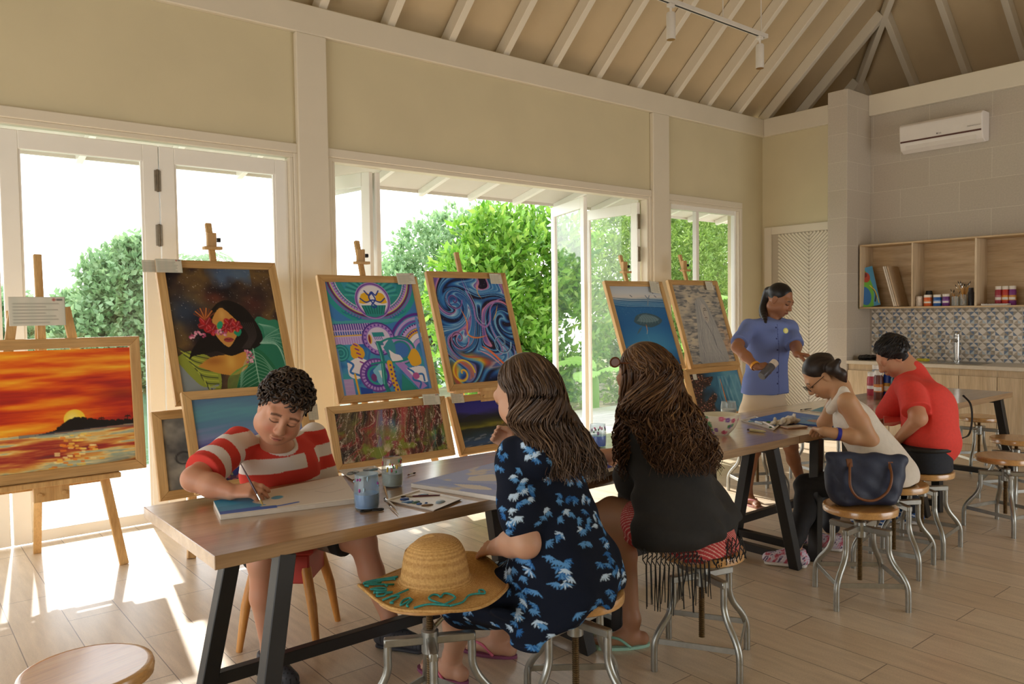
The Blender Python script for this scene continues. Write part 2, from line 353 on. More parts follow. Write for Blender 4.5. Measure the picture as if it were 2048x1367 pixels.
def leaves(pos, nor, size, aspect=.4, curl=.15, rng=RNG):
    """one mesh of small folded leaves at pos, pointing along nor"""
    n = len(pos); d = nor/np.linalg.norm(nor, axis=1)[:, None]; s = rng.normal(size=(n, 3)); s -= d*(s*d).sum(1)[:, None]; s /= np.linalg.norm(s, axis=1)[:, None]; u = np.cross(d, s)
    sz = size*rng.uniform(.7, 1.3, n)[:, None]; w = sz*aspect/2
    P = np.stack([pos, pos+d*sz*.5+s*w+u*w*.35, pos+d*sz-u*sz*curl, pos+d*sz*.5-s*w+u*w*.35, pos+d*sz*.5], 1)
    vs = P.reshape(-1, 3); b = np.arange(n)[:, None]*5
    fs = np.concatenate([b+np.array([[0, 1, 4]]), b+np.array([[1, 2, 4]]), b+np.array([[4, 2, 3]]), b+np.array([[0, 4, 3]])])
    tone = np.clip(rng.normal(.5, .25, n), 0, 1); return vs, fs, np.repeat(tone, 5)
def fast_mesh(name, vs, fs, cols=None):
    me = bpy.data.meshes.new(name); n = len(vs); k = fs.shape[1]; me.vertices.add(n); me.vertices.foreach_set('co', np.asarray(vs, np.float32).ravel())
    me.loops.add(len(fs)*k); me.loops.foreach_set('vertex_index', fs.astype(np.int32).ravel()); me.polygons.add(len(fs))
    me.polygons.foreach_set('loop_start', np.arange(0, len(fs)*k, k, dtype=np.int32)); me.polygons.foreach_set('loop_total', np.full(len(fs), k, np.int32))
    me.update(calc_edges=True)
    if cols is not None: paint_attr(me, cols if cols.ndim == 2 else np.repeat(cols[:, None], 3, 1))
    return me
def tree(name, base, blobs, n, size, m, label, aspect=.4, trunk=.12, group=None, seed=1, cluster=9, upness=.5):
    rng = np.random.default_rng(seed); base = np.asarray(base, float); vol = np.array([b[1][0]*b[1][1]*b[1][2] for b in blobs])**.67; pick = rng.choice(len(blobs), n//cluster, p=vol/vol.sum())
    C = np.array([b[0] for b in blobs])[pick]; Rr = np.array([b[1] for b in blobs])[pick]; d = rng.normal(size=(len(pick), 3)); d /= np.linalg.norm(d, axis=1)[:, None]
    rad = rng.uniform(.72, 1.06, len(pick))[:, None]*(1+.12*np.sin(d[:, :1]*7+d[:, 1:2]*5)); p = C+d*Rr*rad
    pos = np.repeat(p, cluster, 0)+rng.normal(size=(len(p)*cluster, 3))*size*.35; nor = np.repeat(d*.6+V(0, 0, upness), cluster, 0)+rng.normal(size=(len(p)*cluster, 3))*.75
    vs, fs, tone = leaves(pos, nor, size, aspect, rng=rng); e = empty(name, base, label=label, cat='tree', group=group)
    link('foliage', fast_mesh('foliage', vs-base, fs, tone), m, e)
    tk = MB(); top = np.mean([b[0] for b in blobs], 0)-base
    tk.tube([V(0, 0, 0), top*.3+V(.1, .05, 0), top*.7, top], [trunk, trunk*.8, trunk*.5, trunk*.2], 8)
    for b in blobs[:6]: tk.tube([top*.35, (np.asarray(b[0])-base)*.7+top*.15, np.asarray(b[0])-base], [trunk*.5, trunk*.3, trunk*.1], 6)
    tk.build('trunk', M['bark'], e, smooth=True); return e
tree('mangrove_tree', (8.9, 10.4, -.4), [((8.7, 10.6, 2.1), (1.3, 1.0, 1.15)), ((7.75, 10.4, 1.5), (.8, .8, 1.0)), ((9.4, 10.6, 2.4), (.9, .9, .95)), ((8.3, 10.2, .5), (1.0, .8, .9)), ((9.5, 10.4, .9), (1.0, .8, 1.2)), ((8.1, 10.5, 2.5), (.6, .6, .65))],
     15000, .17, M['leaf_big'], 'big bright green mangrove tree with glossy leaves right beside the deck', seed=3)
tree('feathery_tree', (12.6, 10.4, -.4), [((11.4, 10.6, 2.0), (1.0, .7, 1.6)), ((12.4, 10.4, 2.4), (1.3, 1.0, 1.9)), ((13.8, 10.6, 2.6), (1.5, 1.1, 2.0)), ((15.2, 10.8, 2.6), (1.5, 1.1, 2.2)), ((11.6, 10.3, .5), (1.1, .7, .9)), ((13.4, 10.2, .6), (1.6, .9, 1.1))],
     60000, .115, M['leaf_fine'], 'feathery light green tree seen through the right-hand window and open door leaf', aspect=.3, seed=4, cluster=14)
tree('feathery_tree', (15.5, 13.2, -.4), [((14.6, 13.2, 2.3), (1.6, .8, 2.0)), ((17.0, 13.4, 2.8), (1.8, .8, 2.4)), ((19.2, 13.6, 2.8), (1.8, .8, 2.5)), ((16.5, 13.2, .6), (2.6, .7, 1.2))],
     26000, .16, M['leaf_fine'], 'feathery tree filling the gap behind the one outside the right-hand window', aspect=.35, seed=14, cluster=12)
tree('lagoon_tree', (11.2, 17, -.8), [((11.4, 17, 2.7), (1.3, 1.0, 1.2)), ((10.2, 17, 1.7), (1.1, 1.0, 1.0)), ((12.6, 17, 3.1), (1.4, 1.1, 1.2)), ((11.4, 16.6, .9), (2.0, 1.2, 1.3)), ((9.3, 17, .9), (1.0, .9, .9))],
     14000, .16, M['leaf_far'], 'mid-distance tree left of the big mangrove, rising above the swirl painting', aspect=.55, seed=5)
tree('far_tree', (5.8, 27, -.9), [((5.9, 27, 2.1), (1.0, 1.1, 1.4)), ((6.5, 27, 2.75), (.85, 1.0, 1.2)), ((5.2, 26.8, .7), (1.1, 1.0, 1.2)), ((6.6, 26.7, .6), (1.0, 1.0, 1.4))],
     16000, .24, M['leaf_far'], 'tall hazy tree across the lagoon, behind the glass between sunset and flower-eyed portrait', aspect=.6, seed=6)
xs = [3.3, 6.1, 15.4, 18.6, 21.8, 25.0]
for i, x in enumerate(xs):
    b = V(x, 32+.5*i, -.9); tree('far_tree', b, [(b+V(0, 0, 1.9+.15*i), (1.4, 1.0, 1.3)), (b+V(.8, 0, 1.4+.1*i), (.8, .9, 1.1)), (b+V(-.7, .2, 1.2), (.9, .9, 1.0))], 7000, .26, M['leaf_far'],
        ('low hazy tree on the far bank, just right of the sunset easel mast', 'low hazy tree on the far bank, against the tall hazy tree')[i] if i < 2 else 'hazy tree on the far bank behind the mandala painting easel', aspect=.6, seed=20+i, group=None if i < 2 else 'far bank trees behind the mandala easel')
def palm(name, base, h, m, label, fr=14, L=1.4, group=None, seed=0):
    rng = np.random.default_rng(seed); e = empty(name, base, label=label, cat='palm tree', group=group); t = MB(); t.tube([(0, 0, 0), (.15, 0, h*.5), (.1, 0, h)], [.13, .1, .08], 8); t.build('trunk', m['bark'], e, smooth=True)
    vs = []; fs = []; tn = []; c = V(.1, 0, h)
    for i in range(fr):
        a = 2*PI*i/fr+rng.uniform(-.2, .2); el = rng.uniform(.1, 1.1); d = V(math.cos(a), math.sin(a), 0)
        for j in range(16):
            s = (j+1)/16*L; p = c+d*s*math.cos(el*.6)+V(0, 0, s*math.sin(el)-.55*s*s)
            for sg in (-1, 1):
                q = np.cross(d, (0, 0, 1))*sg; vs.append(p); nrm_ = q*.8+d*.5+V(0, 0, -.5); fs.append(nrm_)
    v2, f2, t2 = leaves(np.array(vs), np.array(fs), .38*L/1.4, .12, rng=rng); link('fronds', fast_mesh('fronds', v2, f2, t2), m['leaf_far'], e)
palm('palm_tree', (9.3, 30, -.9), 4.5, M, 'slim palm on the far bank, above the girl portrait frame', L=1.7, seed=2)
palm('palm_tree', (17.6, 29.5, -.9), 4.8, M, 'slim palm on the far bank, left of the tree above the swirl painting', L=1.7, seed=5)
# banana plants by the window
def banana(name, base, specs, label, seed=0):
    e = empty(name, base, label=label, cat='banana plant'); st = MB(); st.tube([(0, 0, 0), (.02, 0, .8), (0, 0, max(q[4] for q in specs))], [.11, .09, .06], 10); st.build('stem', M['leaf_banana'], e, smooth=True)
    for az, el, L, W, h in specs:
        n = 22; d = V(math.cos(az), math.sin(az), 0); sd = np.cross((0, 0, 1), d); vs = []; fs = []; tn = []
        for i in range(n+1):
            s = i/n; c = V(0, 0, h)+d*(L*s*math.cos(el))+V(0, 0, L*s*math.sin(el)-.55*L*s*s); w = W*math.sin(PI*min(1, s*.94+.06))**.6
            for j in range(-3, 4): vs.append(c+sd*w*j/3+V(0, 0, -.12*w*abs(j)/3*3+.012*(i % 2)*abs(j))); tn.append(.75 if j == 0 else .35+.25*(i % 2))
        for i in range(n):
            for j in range(6): a = i*7+j; fs.append((a, a+1, a+8, a+7))
        link('leaf', fast_mesh('leaf', np.array(vs), np.array(fs), np.array(tn)), M['leaf_banana'], e, smooth=True)
banana('banana_plant', (10.6, 8.2, -.3), [(3.0, .62, 1.5, .30, 1.75), (.2, .75, 1.5, .30, 1.75), (-1.7, .6, 1.0, .26, 1.5), (3.9, .2, 1.1, .25, 1.3), (-.8, .3, 1.1, .25, 1.2)], 'banana plant with broad drooping leaves outside the right-hand window')
banana('banana_plant', (8.6, 8.6, -.4), [(2.9, .6, 1.0, .22, 1.0), (3.7, .5, .9, .2, .9), (-1.2, .6, .9, .2, .9), (1.4, .7, .9, .2, 1.0)], 'low banana plant behind the folded glass door leaf')
# ---------------------------------------------------------------- tables
M['tabletop'] = wood('oak laminate table top', ('94714c', 'b48f66', 'c8a67e'), 0, .7, .28, 16, 1.0)
M['tableedge'] = M['tabletop']
M['blacksteel'] = plain('black powder-coated steel', '1d1c1b', .45, .1, 20)
TX0, TL, TY0, TY1, TZ = .79, 1.68, 2.455, 3.288, .75
def table(i, label):
    x0 = TX0+TL*i; c = (x0+TL/2, (TY0+TY1)/2, 0); e = empty('work_table', c, label=label, cat='table', group='long work tables in a row')
    t = MB(); t.box((-TL/2+.001, TY0-c[1], .705), (TL/2-.001, TY1-c[1], TZ), ch=.002); t.build('tabletop', M['tabletop'], e)
    for s in (-1, 1):
        xt, xf = s*(TL/2-.24), s*(TL/2-.10); yt = (TY0+.03-c[1], 2.93-c[1]); yf = (TY0-.04-c[1], 2.97-c[1])
        for a, b in zip(yt, yf):
            g = MB(); g.beam((xt, a, .705), (xf, b, .0), .06, .06, up=(0, 1, 0), ch=.003); g.build('leg', M['blacksteel'], e)
        f = MB(); z = .06; q = 1-z/.705; xm = xt+(xf-xt)*q; ya, yb = (yt[0]+(yf[0]-yt[0])*q, yt[1]+(yf[1]-yt[1])*q)
        f.beam((xm, ya, z), (xm, yb, z), .045, .045, ch=.002); f.build('foot_rail', M['blacksteel'], e); f = MB(); f.beam((xt, yt[0], .69), (xt, yt[1], .69), .05, .03, ch=.002); f.build('top_rail', M['blacksteel'], e)
    z = .13; q = 1-z/.705; xm = TL/2-.24+(.14)*q; ym = 2.93-c[1]+.04*q
    f = MB(); f.beam((-xm, ym, z), (xm, ym, z), .04, .05, ch=.002); f.build('stretcher', M['blacksteel'], e); return e
for i, l in enumerate(('wood-topped work table nearest the camera, where the boy in stripes paints', 'wood-topped work table in front of the woman in the black shawl',
                       'wood-topped work table where the woman in the white tank top leans', 'wood-topped work table at the far right end of the row, under the red-shirted man')): table(i, l)
# ---------------------------------------------------------------- stools
M['seatwood'] = wood('orange varnished stool seat', ('c08a48', 'd6a05c', 'e6b876'), 0, 1.3, .32, 10, .9)
M['seatwood'].node_tree.nodes['Principled BSDF'].inputs['Coat IOR'].default_value = 1.7
M['galv'] = plain('galvanised steel tube', 'a9aaa4', .34, .12, 25, .85)
M['screw'] = plain('worn brass screw', '6e5a3c', .4, .2, 60, .8)
def smooth_path(P, n=6):
    P = np.asarray(P, float); out = []
    Q = np.vstack([2*P[0]-P[1], P, 2*P[-1]-P[-2]])
    for i in range(1, len(Q)-2):
        for k in range(n):
            t = k/n; a, b, c, d = Q[i-1:i+3]; out.append(.5*((2*b)+(c-a)*t+(2*a-5*b+4*c-d)*t*t+(3*b-a-3*c+d)*t**3))
    out.append(P[-1]); return np.array(out)
def make_stool(sz=.49, hub=.37):
    e = empty('swivel_stool')
    s = MB(); R = .18; s.lathe([(R-.012, sz-.04), (R-.002, sz-.034), (R, sz-.012), (R-.004, sz-.003), (R-.012, sz), (R-.02, sz), (R-.04, sz)], 40); s.build('seat', M['seatwood'], e, smooth='auto')
    q = MB(); z = hub-.27; pr = []
    while z < sz-.04: pr += [(.0135, z), (.0105, z+.004)]; z += .008
    q.lathe(pr, 12); q.build('screw', M['screw'], e)
    h = MB(); h.lathe([(.022, hub-.05), (.03, hub-.045), (.03, hub+.03), (.024, hub+.036)], 16); h.tube([(.01, .03, hub+.02), (.05, .05, hub+.05)], .008, 8)
    if sz > .52: h.tube([(.02, .02, hub+.02), (-.02, .06, hub+.10)], .008, 8)
    h.build('hub', M['galv'], e, smooth='auto')
    for k in range(4):
        a = k*PI/2; d = V(math.cos(a), math.sin(a), 0); U = V(0, 0, 1); g = MB()
        g.beam(d*.02+U*hub, d*.158+U*hub, .030, .03, ch=.004)
        pts = smooth_path([d*.145+U*(hub+.012), d*.146+U*(hub-.05), d*.148+U*.27, d*.17+U*.22, d*.215+U*.165, d*.238+U*.12, d*.242+U*.07, d*.242], 4)
        g.tube(pts, .0145, 10); g.build('leg', M['galv'], e, smooth='auto')
        r = MB(); a2 = a+PI/2; d2 = V(math.cos(a2), math.sin(a2), 0); r.beam(d*.235+U*.125, d2*.235+U*.125, .006, .024, ch=.001); r.build('stretcher', M['galv'], e)
    return e
st0 = make_stool(); st_hi = make_stool(.555)
STG = 'metal swivel stools around the tables'
def put_stool(x, y, rz, label, proto=None, first=[True]):
    p = proto or st0
    if p is st0 and first[0]: o = p; first[0] = False
    else: o = p if p is st_hi else copy_tree(p)
    o.location = (x, y, 0); o.rotation_euler = (0, 0, rz); tag(o, label, 'stool', STG); return o
put_stool(.435, 2.50, .3, 'round-seated stool alone in the bottom left corner, its pale seat catching the light')
put_stool(1.45, 2.255, -.5, 'metal swivel stool holding the big straw hat', st_hi)
put_stool(1.93, 2.03, .12, 'metal swivel stool under the woman in the navy flower dress')
put_stool(2.688, 2.045, -.27, 'metal swivel stool under the woman in the black fringed shawl')
put_stool(3.867, 1.95, .02, 'metal swivel stool carrying the navy handbag')
put_stool(4.50, 2.07, -.6, 'metal swivel stool under the woman in the white tank top, behind the bag')
put_stool(4.98, 2.12, -.68, 'metal swivel stool under the man in the red polo shirt')
put_stool(5.82, 1.94, .52, 'empty metal swivel stool at the right edge, nearest of the empty cluster')
put_stool(6.66, 2.15, .3, 'empty metal swivel stool second in the cluster at the right edge')
put_stool(7.74, 2.80, .1, 'empty metal swivel stool standing past the end of the last table')
put_stool(5.46, 3.60, .25, 'metal swivel stool behind the standing woman across the table')
put_stool(6.28, 3.52, .4, 'metal swivel stool across the table, seen under the leaning woman\'s elbow')
# wooden stools with red seats
M['beech'] = wood('orange beech legs', ('b8762f', 'cc8b40', 'd99d55'), 2, 1.2, .45, 8)
M['redpaint'] = plain('red painted wood', 'b0342a', .5, .06, 8)
def wood_stool(x, y, rz, label, top='red', sz=.46):
    e = empty('wooden_stool', (x, y, 0), rz, label=label, cat='stool', group='wooden stools with red aprons')
    s = MB(); s.box((-.16, -.16, sz-.035), (.16, .16, sz), ch=.012); s.build('seat', M['redpaint'] if top == 'red' else M['seatwood'], e)
    a = MB(); a.box((-.135, -.135, sz-.17), (.135, .135, sz-.035), ch=.008); a.build('apron', M['redpaint'], e)
    for sx in (-1, 1):
        for sy in (-1, 1):
            g = MB(); g.tube([(sx*.115, sy*.115, sz-.10), (sx*.15, sy*.15, .2), (sx*.176, sy*.176, .0)], [.024, .022, .014], 10); g.build('leg', M['beech'], e, smooth='auto')
wood_stool(1.45, 3.45, -.72, 'red stool with tapered wooden legs under the boy')
wood_stool(7.35, 2.02, .3, 'wooden-topped stool with red apron and timber legs at the right edge', 'wood', .50)
# ---------------------------------------------------------------- easels and framed paintings
M['pine'] = wood('pale pine easel timber', ('b98b52', 'cfa56b', 'deb87f'), 2, 1, .5, 12)
M['pineframe'] = wood('knotty pine picture frame', ('b3874f', 'c99f66', 'd9b27b'), 0, .9, .5, 9)
M['knob'] = plain('black plastic knob', '1c1b1e', .4, .1, 30)
M['paintcanvas'] = vcol('painted canvas', .45, .35, .12, 400); M['cardback'] = plain('canvas back', 'd8cfbd', .8, .05, 30)
def easel(xc, yt, zt, lean, ztop, label, tray=None, foot=.39, low=.30, clamp=True, head=None, group='wooden studio easels', rear=None):
    """A-frame easel; painting plane passes (yt, zt) leaning back by lean radians"""
    tl = math.tan(lean); Yp = lambda z: yt+(z-zt)*tl+.06
    e = empty('studio_easel', (xc, Yp(0), 0), label=label, cat='easel', group=group); y0 = Yp(0); yy = lambda z: Yp(z)-y0
    hz = head or min(ztop-.25, zt+.12); n = nrm(V(0, -1, tl))
    for s in (-1, 1):
        g = MB(); g.beam((s*.13, yy(hz), hz), (s*foot, yy(0), 0), .05, .03, up=(0, 1, 0), ch=.003); g.build('front_leg', M['pine'], e)
    m = MB(); m.beam((0, yy(low)-.005, low), (0, yy(ztop), ztop), .042, .028, up=(0, 1, 0), ch=.003); m.build('mast', M['pine'], e)
    b = MB(); ry = rear if rear is not None else yy(0)+.62
    b.beam((0, yy(hz-.05)+.03, hz-.05), (0, ry, 0), .045, .028, up=(0, 1, 0), ch=.003); b.build('rear_leg', M['pine'], e)
    for z in (hz-.04, low+.08): c = MB(); w = .13+(foot-.13)*(1-z/hz); c.beam((-w-.03, yy(z)+.03, z), (w+.03, yy(z)+.03, z), .02, .045, ch=.002); c.build('crossbar', M['pine'], e)
    for z in ([tray] if tray else []):
        t = MB(); t.box((-.36, yy(z)-.10, z-.03), (.36, yy(z)-.005, z), ch=.003); t.box((-.09, yy(z)-.075, z-.12), (.09, yy(z)-.025, z-.03), ch=.003)
        for s in (-1, 1): t.tube([(s*.06, yy(z)-.09, z-.075), (s*.06, yy(z)-.07, z-.075)], .012, 8)
        t.build('tray', M['pine'], e)
    if clamp:
        zc = ztop-.12; k = MB(); k.box((-.032, yy(zc)-.04, zc-.05), (.032, yy(zc)-.008, zc+.05), ch=.003); k.box((-.062, yy(zc)-.07, zc-.07), (.062, yy(zc)-.01, zc-.048), ch=.003); k.build('clamp', M['pine'], e)
        k = MB(); k.tube([(.035, yy(zc)-.03, zc), (.06, yy(zc)-.035, zc)], .016, 10); k.build('clamp_knob', M['knob'], e)
    return e
def canvas_mesh(img):
    h, w, _ = img.shape; xs = np.linspace(0, 1, w); ys = np.linspace(1, 0, h); X, Y = np.meshgrid(xs, ys)
    vs = np.stack([X.ravel(), np.zeros(w*h), Y.ravel()], 1); i = np.arange((h-1)*w).reshape(h-1, w)[:, :-1].ravel()
    return vs, np.stack([i, i+w, i+w+1, i+1], 1), img.reshape(-1, 3)
def framed(name, label, x0, W, top, bot, img, fw=.055, group='framed paintings on the easels', fr='pineframe', gap=.0):
    """painting whose outer frame runs x0..x0+W, from bottom (Y,z) to top (Y,z)"""
    b = V(x0+W/2, *bot); up = V(0, top[0]-bot[0], top[1]-bot[1]); H = np.linalg.norm(up); e = empty(name, b, label=label, cat='painting', group=group)
    e.rotation_euler = (-math.atan2(top[0]-bot[0], top[1]-bot[1]), 0, 0)
    f = MB(); d = .038; x = W/2
    for P in ([(-x, 0), (x, 0), (x-fw, fw), (-x+fw, fw)], [(-x, H), (-x+fw, H-fw), (x-fw, H-fw), (x, H)]): f = MB(); f.prism(P, -d/2, d/2, Matrix.Rotation(PI/2, 4, 'X')); f.build('frame_rail', M[fr], e, bevel=.003)
    for P in ([(-x, 0), (-x+fw, fw), (-x+fw, H-fw), (-x, H)], [(x, 0), (x, H), (x-fw, H-fw), (x-fw, fw)]): f = MB(); f.prism(P, -d/2, d/2, Matrix.Rotation(PI/2, 4, 'X')); f.build('frame_stile', M['pine'], e, bevel=.003)
    cw, chh = W-2*fw+.006, H-2*fw+.006-gap; vs, fs, cs = canvas_mesh(img); vs = vs*V(cw, 1, chh)+V(-cw/2, -.006, fw-.003)
    me = fast_mesh('canvas', vs, fs, cs); link('canvas', me, M['paintcanvas'], e, smooth=True)
    bk = MB(); bk.box((-cw/2, -.004, fw), (cw/2, .012, fw+chh-.004)); bk.build('backing', M['cardback'], e); return e
# ---- painting helpers
class Cv:
    def __init__(s, w, asp, c='808080'):
        s.w = w; s.h = int(w*asp); s.a = asp; s.X, s.Y = np.meshgrid(np.linspace(0, 1, s.w), np.linspace(0, asp, s.h)); s.I = np.zeros((s.h, s.w, 3))+np.array([int(c[i:i+2], 16)/255 for i in (0, 2, 4)])
    def col(s, c): return np.array([int(c[i:i+2], 16)/255 for i in (0, 2, 4)]) if isinstance(c, str) else np.asarray(c)
    def blend(s, m, c): m = np.clip(m, 0, 1)[..., None]; s.I = s.I*(1-m)+s.col(c)*m
    def aa(s, d): return np.clip(.5-d*s.w, 0, 1)
    def ell(s, cx, cy, rx, ry=None, c='ffffff', ang=0, a=1, ring=None, soft=0):
        ry = ry or rx; x = s.X-cx; y = s.Y-cy; ca, sa = math.cos(ang), math.sin(ang); u = (x*ca+y*sa)/rx; v = (-x*sa+y*ca)/ry; d = (np.sqrt(u*u+v*v)-1)*min(rx, ry)
        if ring: d = np.abs(d)-ring/2
        s.blend((np.clip(.5-d/soft, 0, 1) if soft else s.aa(d))*a, c)
    def poly(s, P, c, a=1, smooth=0):
        P = np.asarray(P, float)
        if smooth: P = smooth_path(np.vstack([P, P[:1]]), smooth)
        ins = np.zeros(s.X.shape, bool); n = len(P)
        for i in range(n):
            (x1, y1), (x2, y2) = P[i], P[(i+1) % n]
            if y1 != y2: ins ^= ((y1 > s.Y) != (y2 > s.Y)) & (s.X < (x2-x1)*(s.Y-y1)/(y2-y1)+x1)
        s.blend(ins*a, c)
    def line(s, P, w, c, a=1, smooth=6, taper=False):
        P = np.asarray(P, float)
        if smooth and len(P) > 2: P = smooth_path(P, smooth)
        D = np.full(s.X.shape, 9.); n = len(P)-1
        for i in range(n):
            p, q = P[i], P[i+1]; ww = w*(1-abs(2*(i+.5)/n-1)**3) if taper else w
            x0, x1 = sorted((p[0], q[0])); y0, y1 = sorted((p[1], q[1])); m = ww+2/s.w
            j0, j1 = max(0, int((x0-m)*s.w)), min(s.w, int((x1+m)*s.w)+2); i0, i1 = max(0, int((y0-m)*s.w)), min(s.h, int((y1+m)*s.w)+2)
            if j0 >= j1 or i0 >= i1: continue
            X = s.X[i0:i1, j0:j1]; Y = s.Y[i0:i1, j0:j1]; d = q-p; t = np.clip(((X-p[0])*d[0]+(Y-p[1])*d[1])/(d@d+1e-12), 0, 1)
            D[i0:i1, j0:j1] = np.minimum(D[i0:i1, j0:j1], np.hypot(X-p[0]-t*d[0], Y-p[1]-t*d[1])-ww/2)
        s.blend(s.aa(D)*a, c)
    def ramp(s, t, stops):
        p = [x for x, _ in stops]; C = np.array([s.col(c) for _, c in stops]); return np.stack([np.interp(t, p, C[:, k]) for k in range(3)], -1)
    def out(s): c = np.clip(s.I, 0, 1); return np.where(c <= .04045, c/12.92, ((c+.055)/1.055)**2.4)
def arc(cx, cy, r, a0, a1, n=24, ry=None): t = np.linspace(a0, a1, n); return np.stack([cx+r*np.cos(t), cy+(ry or r)*np.sin(t)], 1)
# ---------------------------------------------------------------- the paintings
def p_sunset():
    c = Cv(250, .76); X, Y = c.X, c.Y/.76
    n = fbm(X*3.2, Y*24, 5, 3); n2 = fbm(X*2+4, Y*11, 4, 9); t = np.clip(n*.7+n2*.6-.18+.1*np.sin(Y*9+1), 0, 1)
    sky = c.ramp(t, [(0, '7c1f1c'), (.28, 'b92d1b'), (.45, 'dd4f14'), (.62, 'f0821a'), (.8, 'fbb32c'), (1, 'ffdc62')])
    n3 = fbm(X*4, Y*34, 5, 21); sea = c.ramp(np.clip(n3*1.25-.12, 0, 1), [(0, '6a3438'), (.25, 'a3342b'), (.42, 'c46a3c'), (.55, 'e0a24c'), (.68, 'ead08a'), (.8, '9fae9a'), (1, 'f6e7b0')])
    hz = .70-.025*X; k = (Y > hz)[..., None]; c.I = np.where(k, sea, sky)
    c.blend(np.exp(-((X-.02)/.13)**2-((Y-.42)/.025)**2)*.8, '4b2c44'); c.blend(np.exp(-((X-.93)/.12)**2-((Y-.40)/.05)**2)*.5, '6b1c14')
    c.ell(.645, .60*.76-.005, .062, c='fbd23e'); c.ell(.632, .593*.76-.01, .03, c='fdf29a', a=.6, soft=.04)
    for i in range(60): r = random.random(); y = .72+.27*r; x = .62+random.uniform(-.07, .09)*(1+r); c.line([(x, y*.76), (x+random.uniform(.01, .03), y*.76+.002)], .012, random.choice(['ffd95e', 'ffe9a0', 'f0822a', 'fbb23c']), .8, 0)
    isl = [(.42, .535), (.52, .515), (.57, .495), (.60, .47), (.64, .452), (.68, .446), (.73, .462), (.78, .478), (.85, .485), (1, .49), (1, .512), (.6, .528)]
    c.poly(isl, '17120f'); 
    for i in range(70): x = random.uniform(.55, 1); y = np.interp(x, [p[0] for p in isl[:10]], [p[1] for p in isl[:10]]); c.ell(x, y, random.uniform(.006, .012), c='17120f')
    for x in (.80, .96): c.line([(x, .49), (x+.003, .46)], .004, '17120f', 1, 0); [c.line([(x+.003, .46), (x+.003+.018*math.cos(a), .46-.012*math.sin(a)+.005)], .004, '17120f', 1, 0) for a in (0, .8, 1.6, 2.4, 3.1)]
    c.blend((np.abs(Y-hz-.012) < .012)*(X > .33)*.55, '5a5868'); c.blend(np.clip((Y-.93)*8, 0, 1)*np.clip((X-.72)*5, 0, 1)*.6, '3a1a16'); return c.out()
def p_girl():
    c = Cv(230, 1.17); X, Y = c.X, c.Y/1.17
    n = fbm(X*4, Y*5, 4, 5); n2 = fbm(X*3+7, Y*3.5, 4, 8); c.I = c.ramp(np.clip(n, 0, 1), [(.2, '16141c'), (.42, '3a2b26'), (.55, '55402c'), (.66, '6b5330'), (.85, '3a2a28')])
    c.blend(np.clip((n2-.5)*4, 0, .75)*(np.abs(X-.58) < .22), '4c6c94'); c.blend(np.exp(-((X-.12)/.16)**2-((Y-.35)/.12)**2)*.7, '2f4560'); c.blend(np.exp(-((X-.42)/.1)**2-((Y-.24)/.05)**2)*.6, '7a3424'); c.blend(np.exp(-((X-.78)/.1)**2-((Y-.3)/.08)**2)*.5, '5c2420')
    for i in range(260): c.ell(random.random(), random.random()*.62*1.17, random.uniform(.001, .0035), c='e8e6e0', a=random.uniform(.4, .9))
    P = lambda L: [(x, y*1.17) for x, y in L]
    for Lf, cc in (([(.74, .47), (.80, .40), (.90, .43), (1, .46), (1, .8), (.86, .76), (.76, .62)], '2f7f63'), ([(.62, .66), (.76, .57), (1, .56), (1, .98), (.84, .98), (.72, .82)], '25745a'), ([(.56, .80), (.68, .66), (.80, .70), (.90, .86), (.86, 1), (.5, 1)], '1f6b48')): c.poly(P(Lf), cc, 1, 5)
    c.poly(P([(.0, .70), (.12, .66), (.3, .72), (.36, .85), (.3, 1), (0, 1)]), '8f9a3a', 1, 4); c.poly(P([(.0, .74), (.1, .86), (.2, .94), (.34, .92), (.2, .99), (0, 1)]), '8b93ac', .8, 4)
    for k in range(13): y = .66+k*.027; c.line(P([(.02+.02*k, y-.03), (.14+.01*k, y+.03), (.33, y+.012*(12-k)/3+.03)]), .008, 'b7bf46' if k % 2 else '39402c')
    c.poly(P([(.17, .78), (.3, .715), (.44, .70), (.60, .68), (.64, .72), (.62, .80), (.5, .86), (.34, .84)]), 'c98d3c', 1, 4)
    c.blend(np.exp(-((X-.47)/.05)**2-((Y-.75)/.07)**2)*.8, 'e0b052'); c.blend(np.exp(-((X-.32)/.08)**2-((Y-.745)/.03)**2)*.7, '9a5a26')
    c.poly(P([(.32, .42), (.37, .34), (.45, .28), (.55, .265), (.68, .32), (.76, .42), (.81, .53), (.80, .61), (.72, .66), (.60, .685), (.50, .71), (.44, .70), (.36, .67), (.26, .685), (.14, .70), (.10, .73), (.14, .65), (.22, .57), (.28, .50)]), '120e10', 1, 5)
    for k in range(7): c.line(P([(.62+k*.02, .45), (.68+k*.012, .56), (.60+k*.012, .655)]), .007, '544a4a', .6)
    c.poly(P([(.36, .42), (.41, .355), (.46, .325), (.50, .345), (.56, .40), (.60, .45), (.59, .52), (.54, .585), (.49, .635), (.45, .63), (.39, .57), (.36, .50)]), 'c98f47', 1, 4); c.blend(np.exp(-((X-.46)/.03)**2-((Y-.38)/.05)**2)*.6, 'e2b265')
    c.poly(P([(.54, .53), (.60, .47), (.62, .52), (.58, .56)]), '1f8a68', 1, 3); c.ell(.43, .515*1.17, .02, .02, '2b8a6a', .8)
    for x, y, r in ((.30, .455, .075), (.35, .50, .055), (.52, .465, .07), (.58, .475, .055), (.47, .49, .045)):
        for k in range(5): a = k*1.257+.3; c.ell(x+r*.5*math.cos(a), y*1.17+r*.5*math.sin(a), r*.55, r*.42, 'b3242a' if k % 2 else '8c1a22', a); c.line([(x, y*1.17), (x+r*.95*math.cos(a), y*1.17+r*.95*math.sin(a))], .005, 'e0838a', .8, 0)
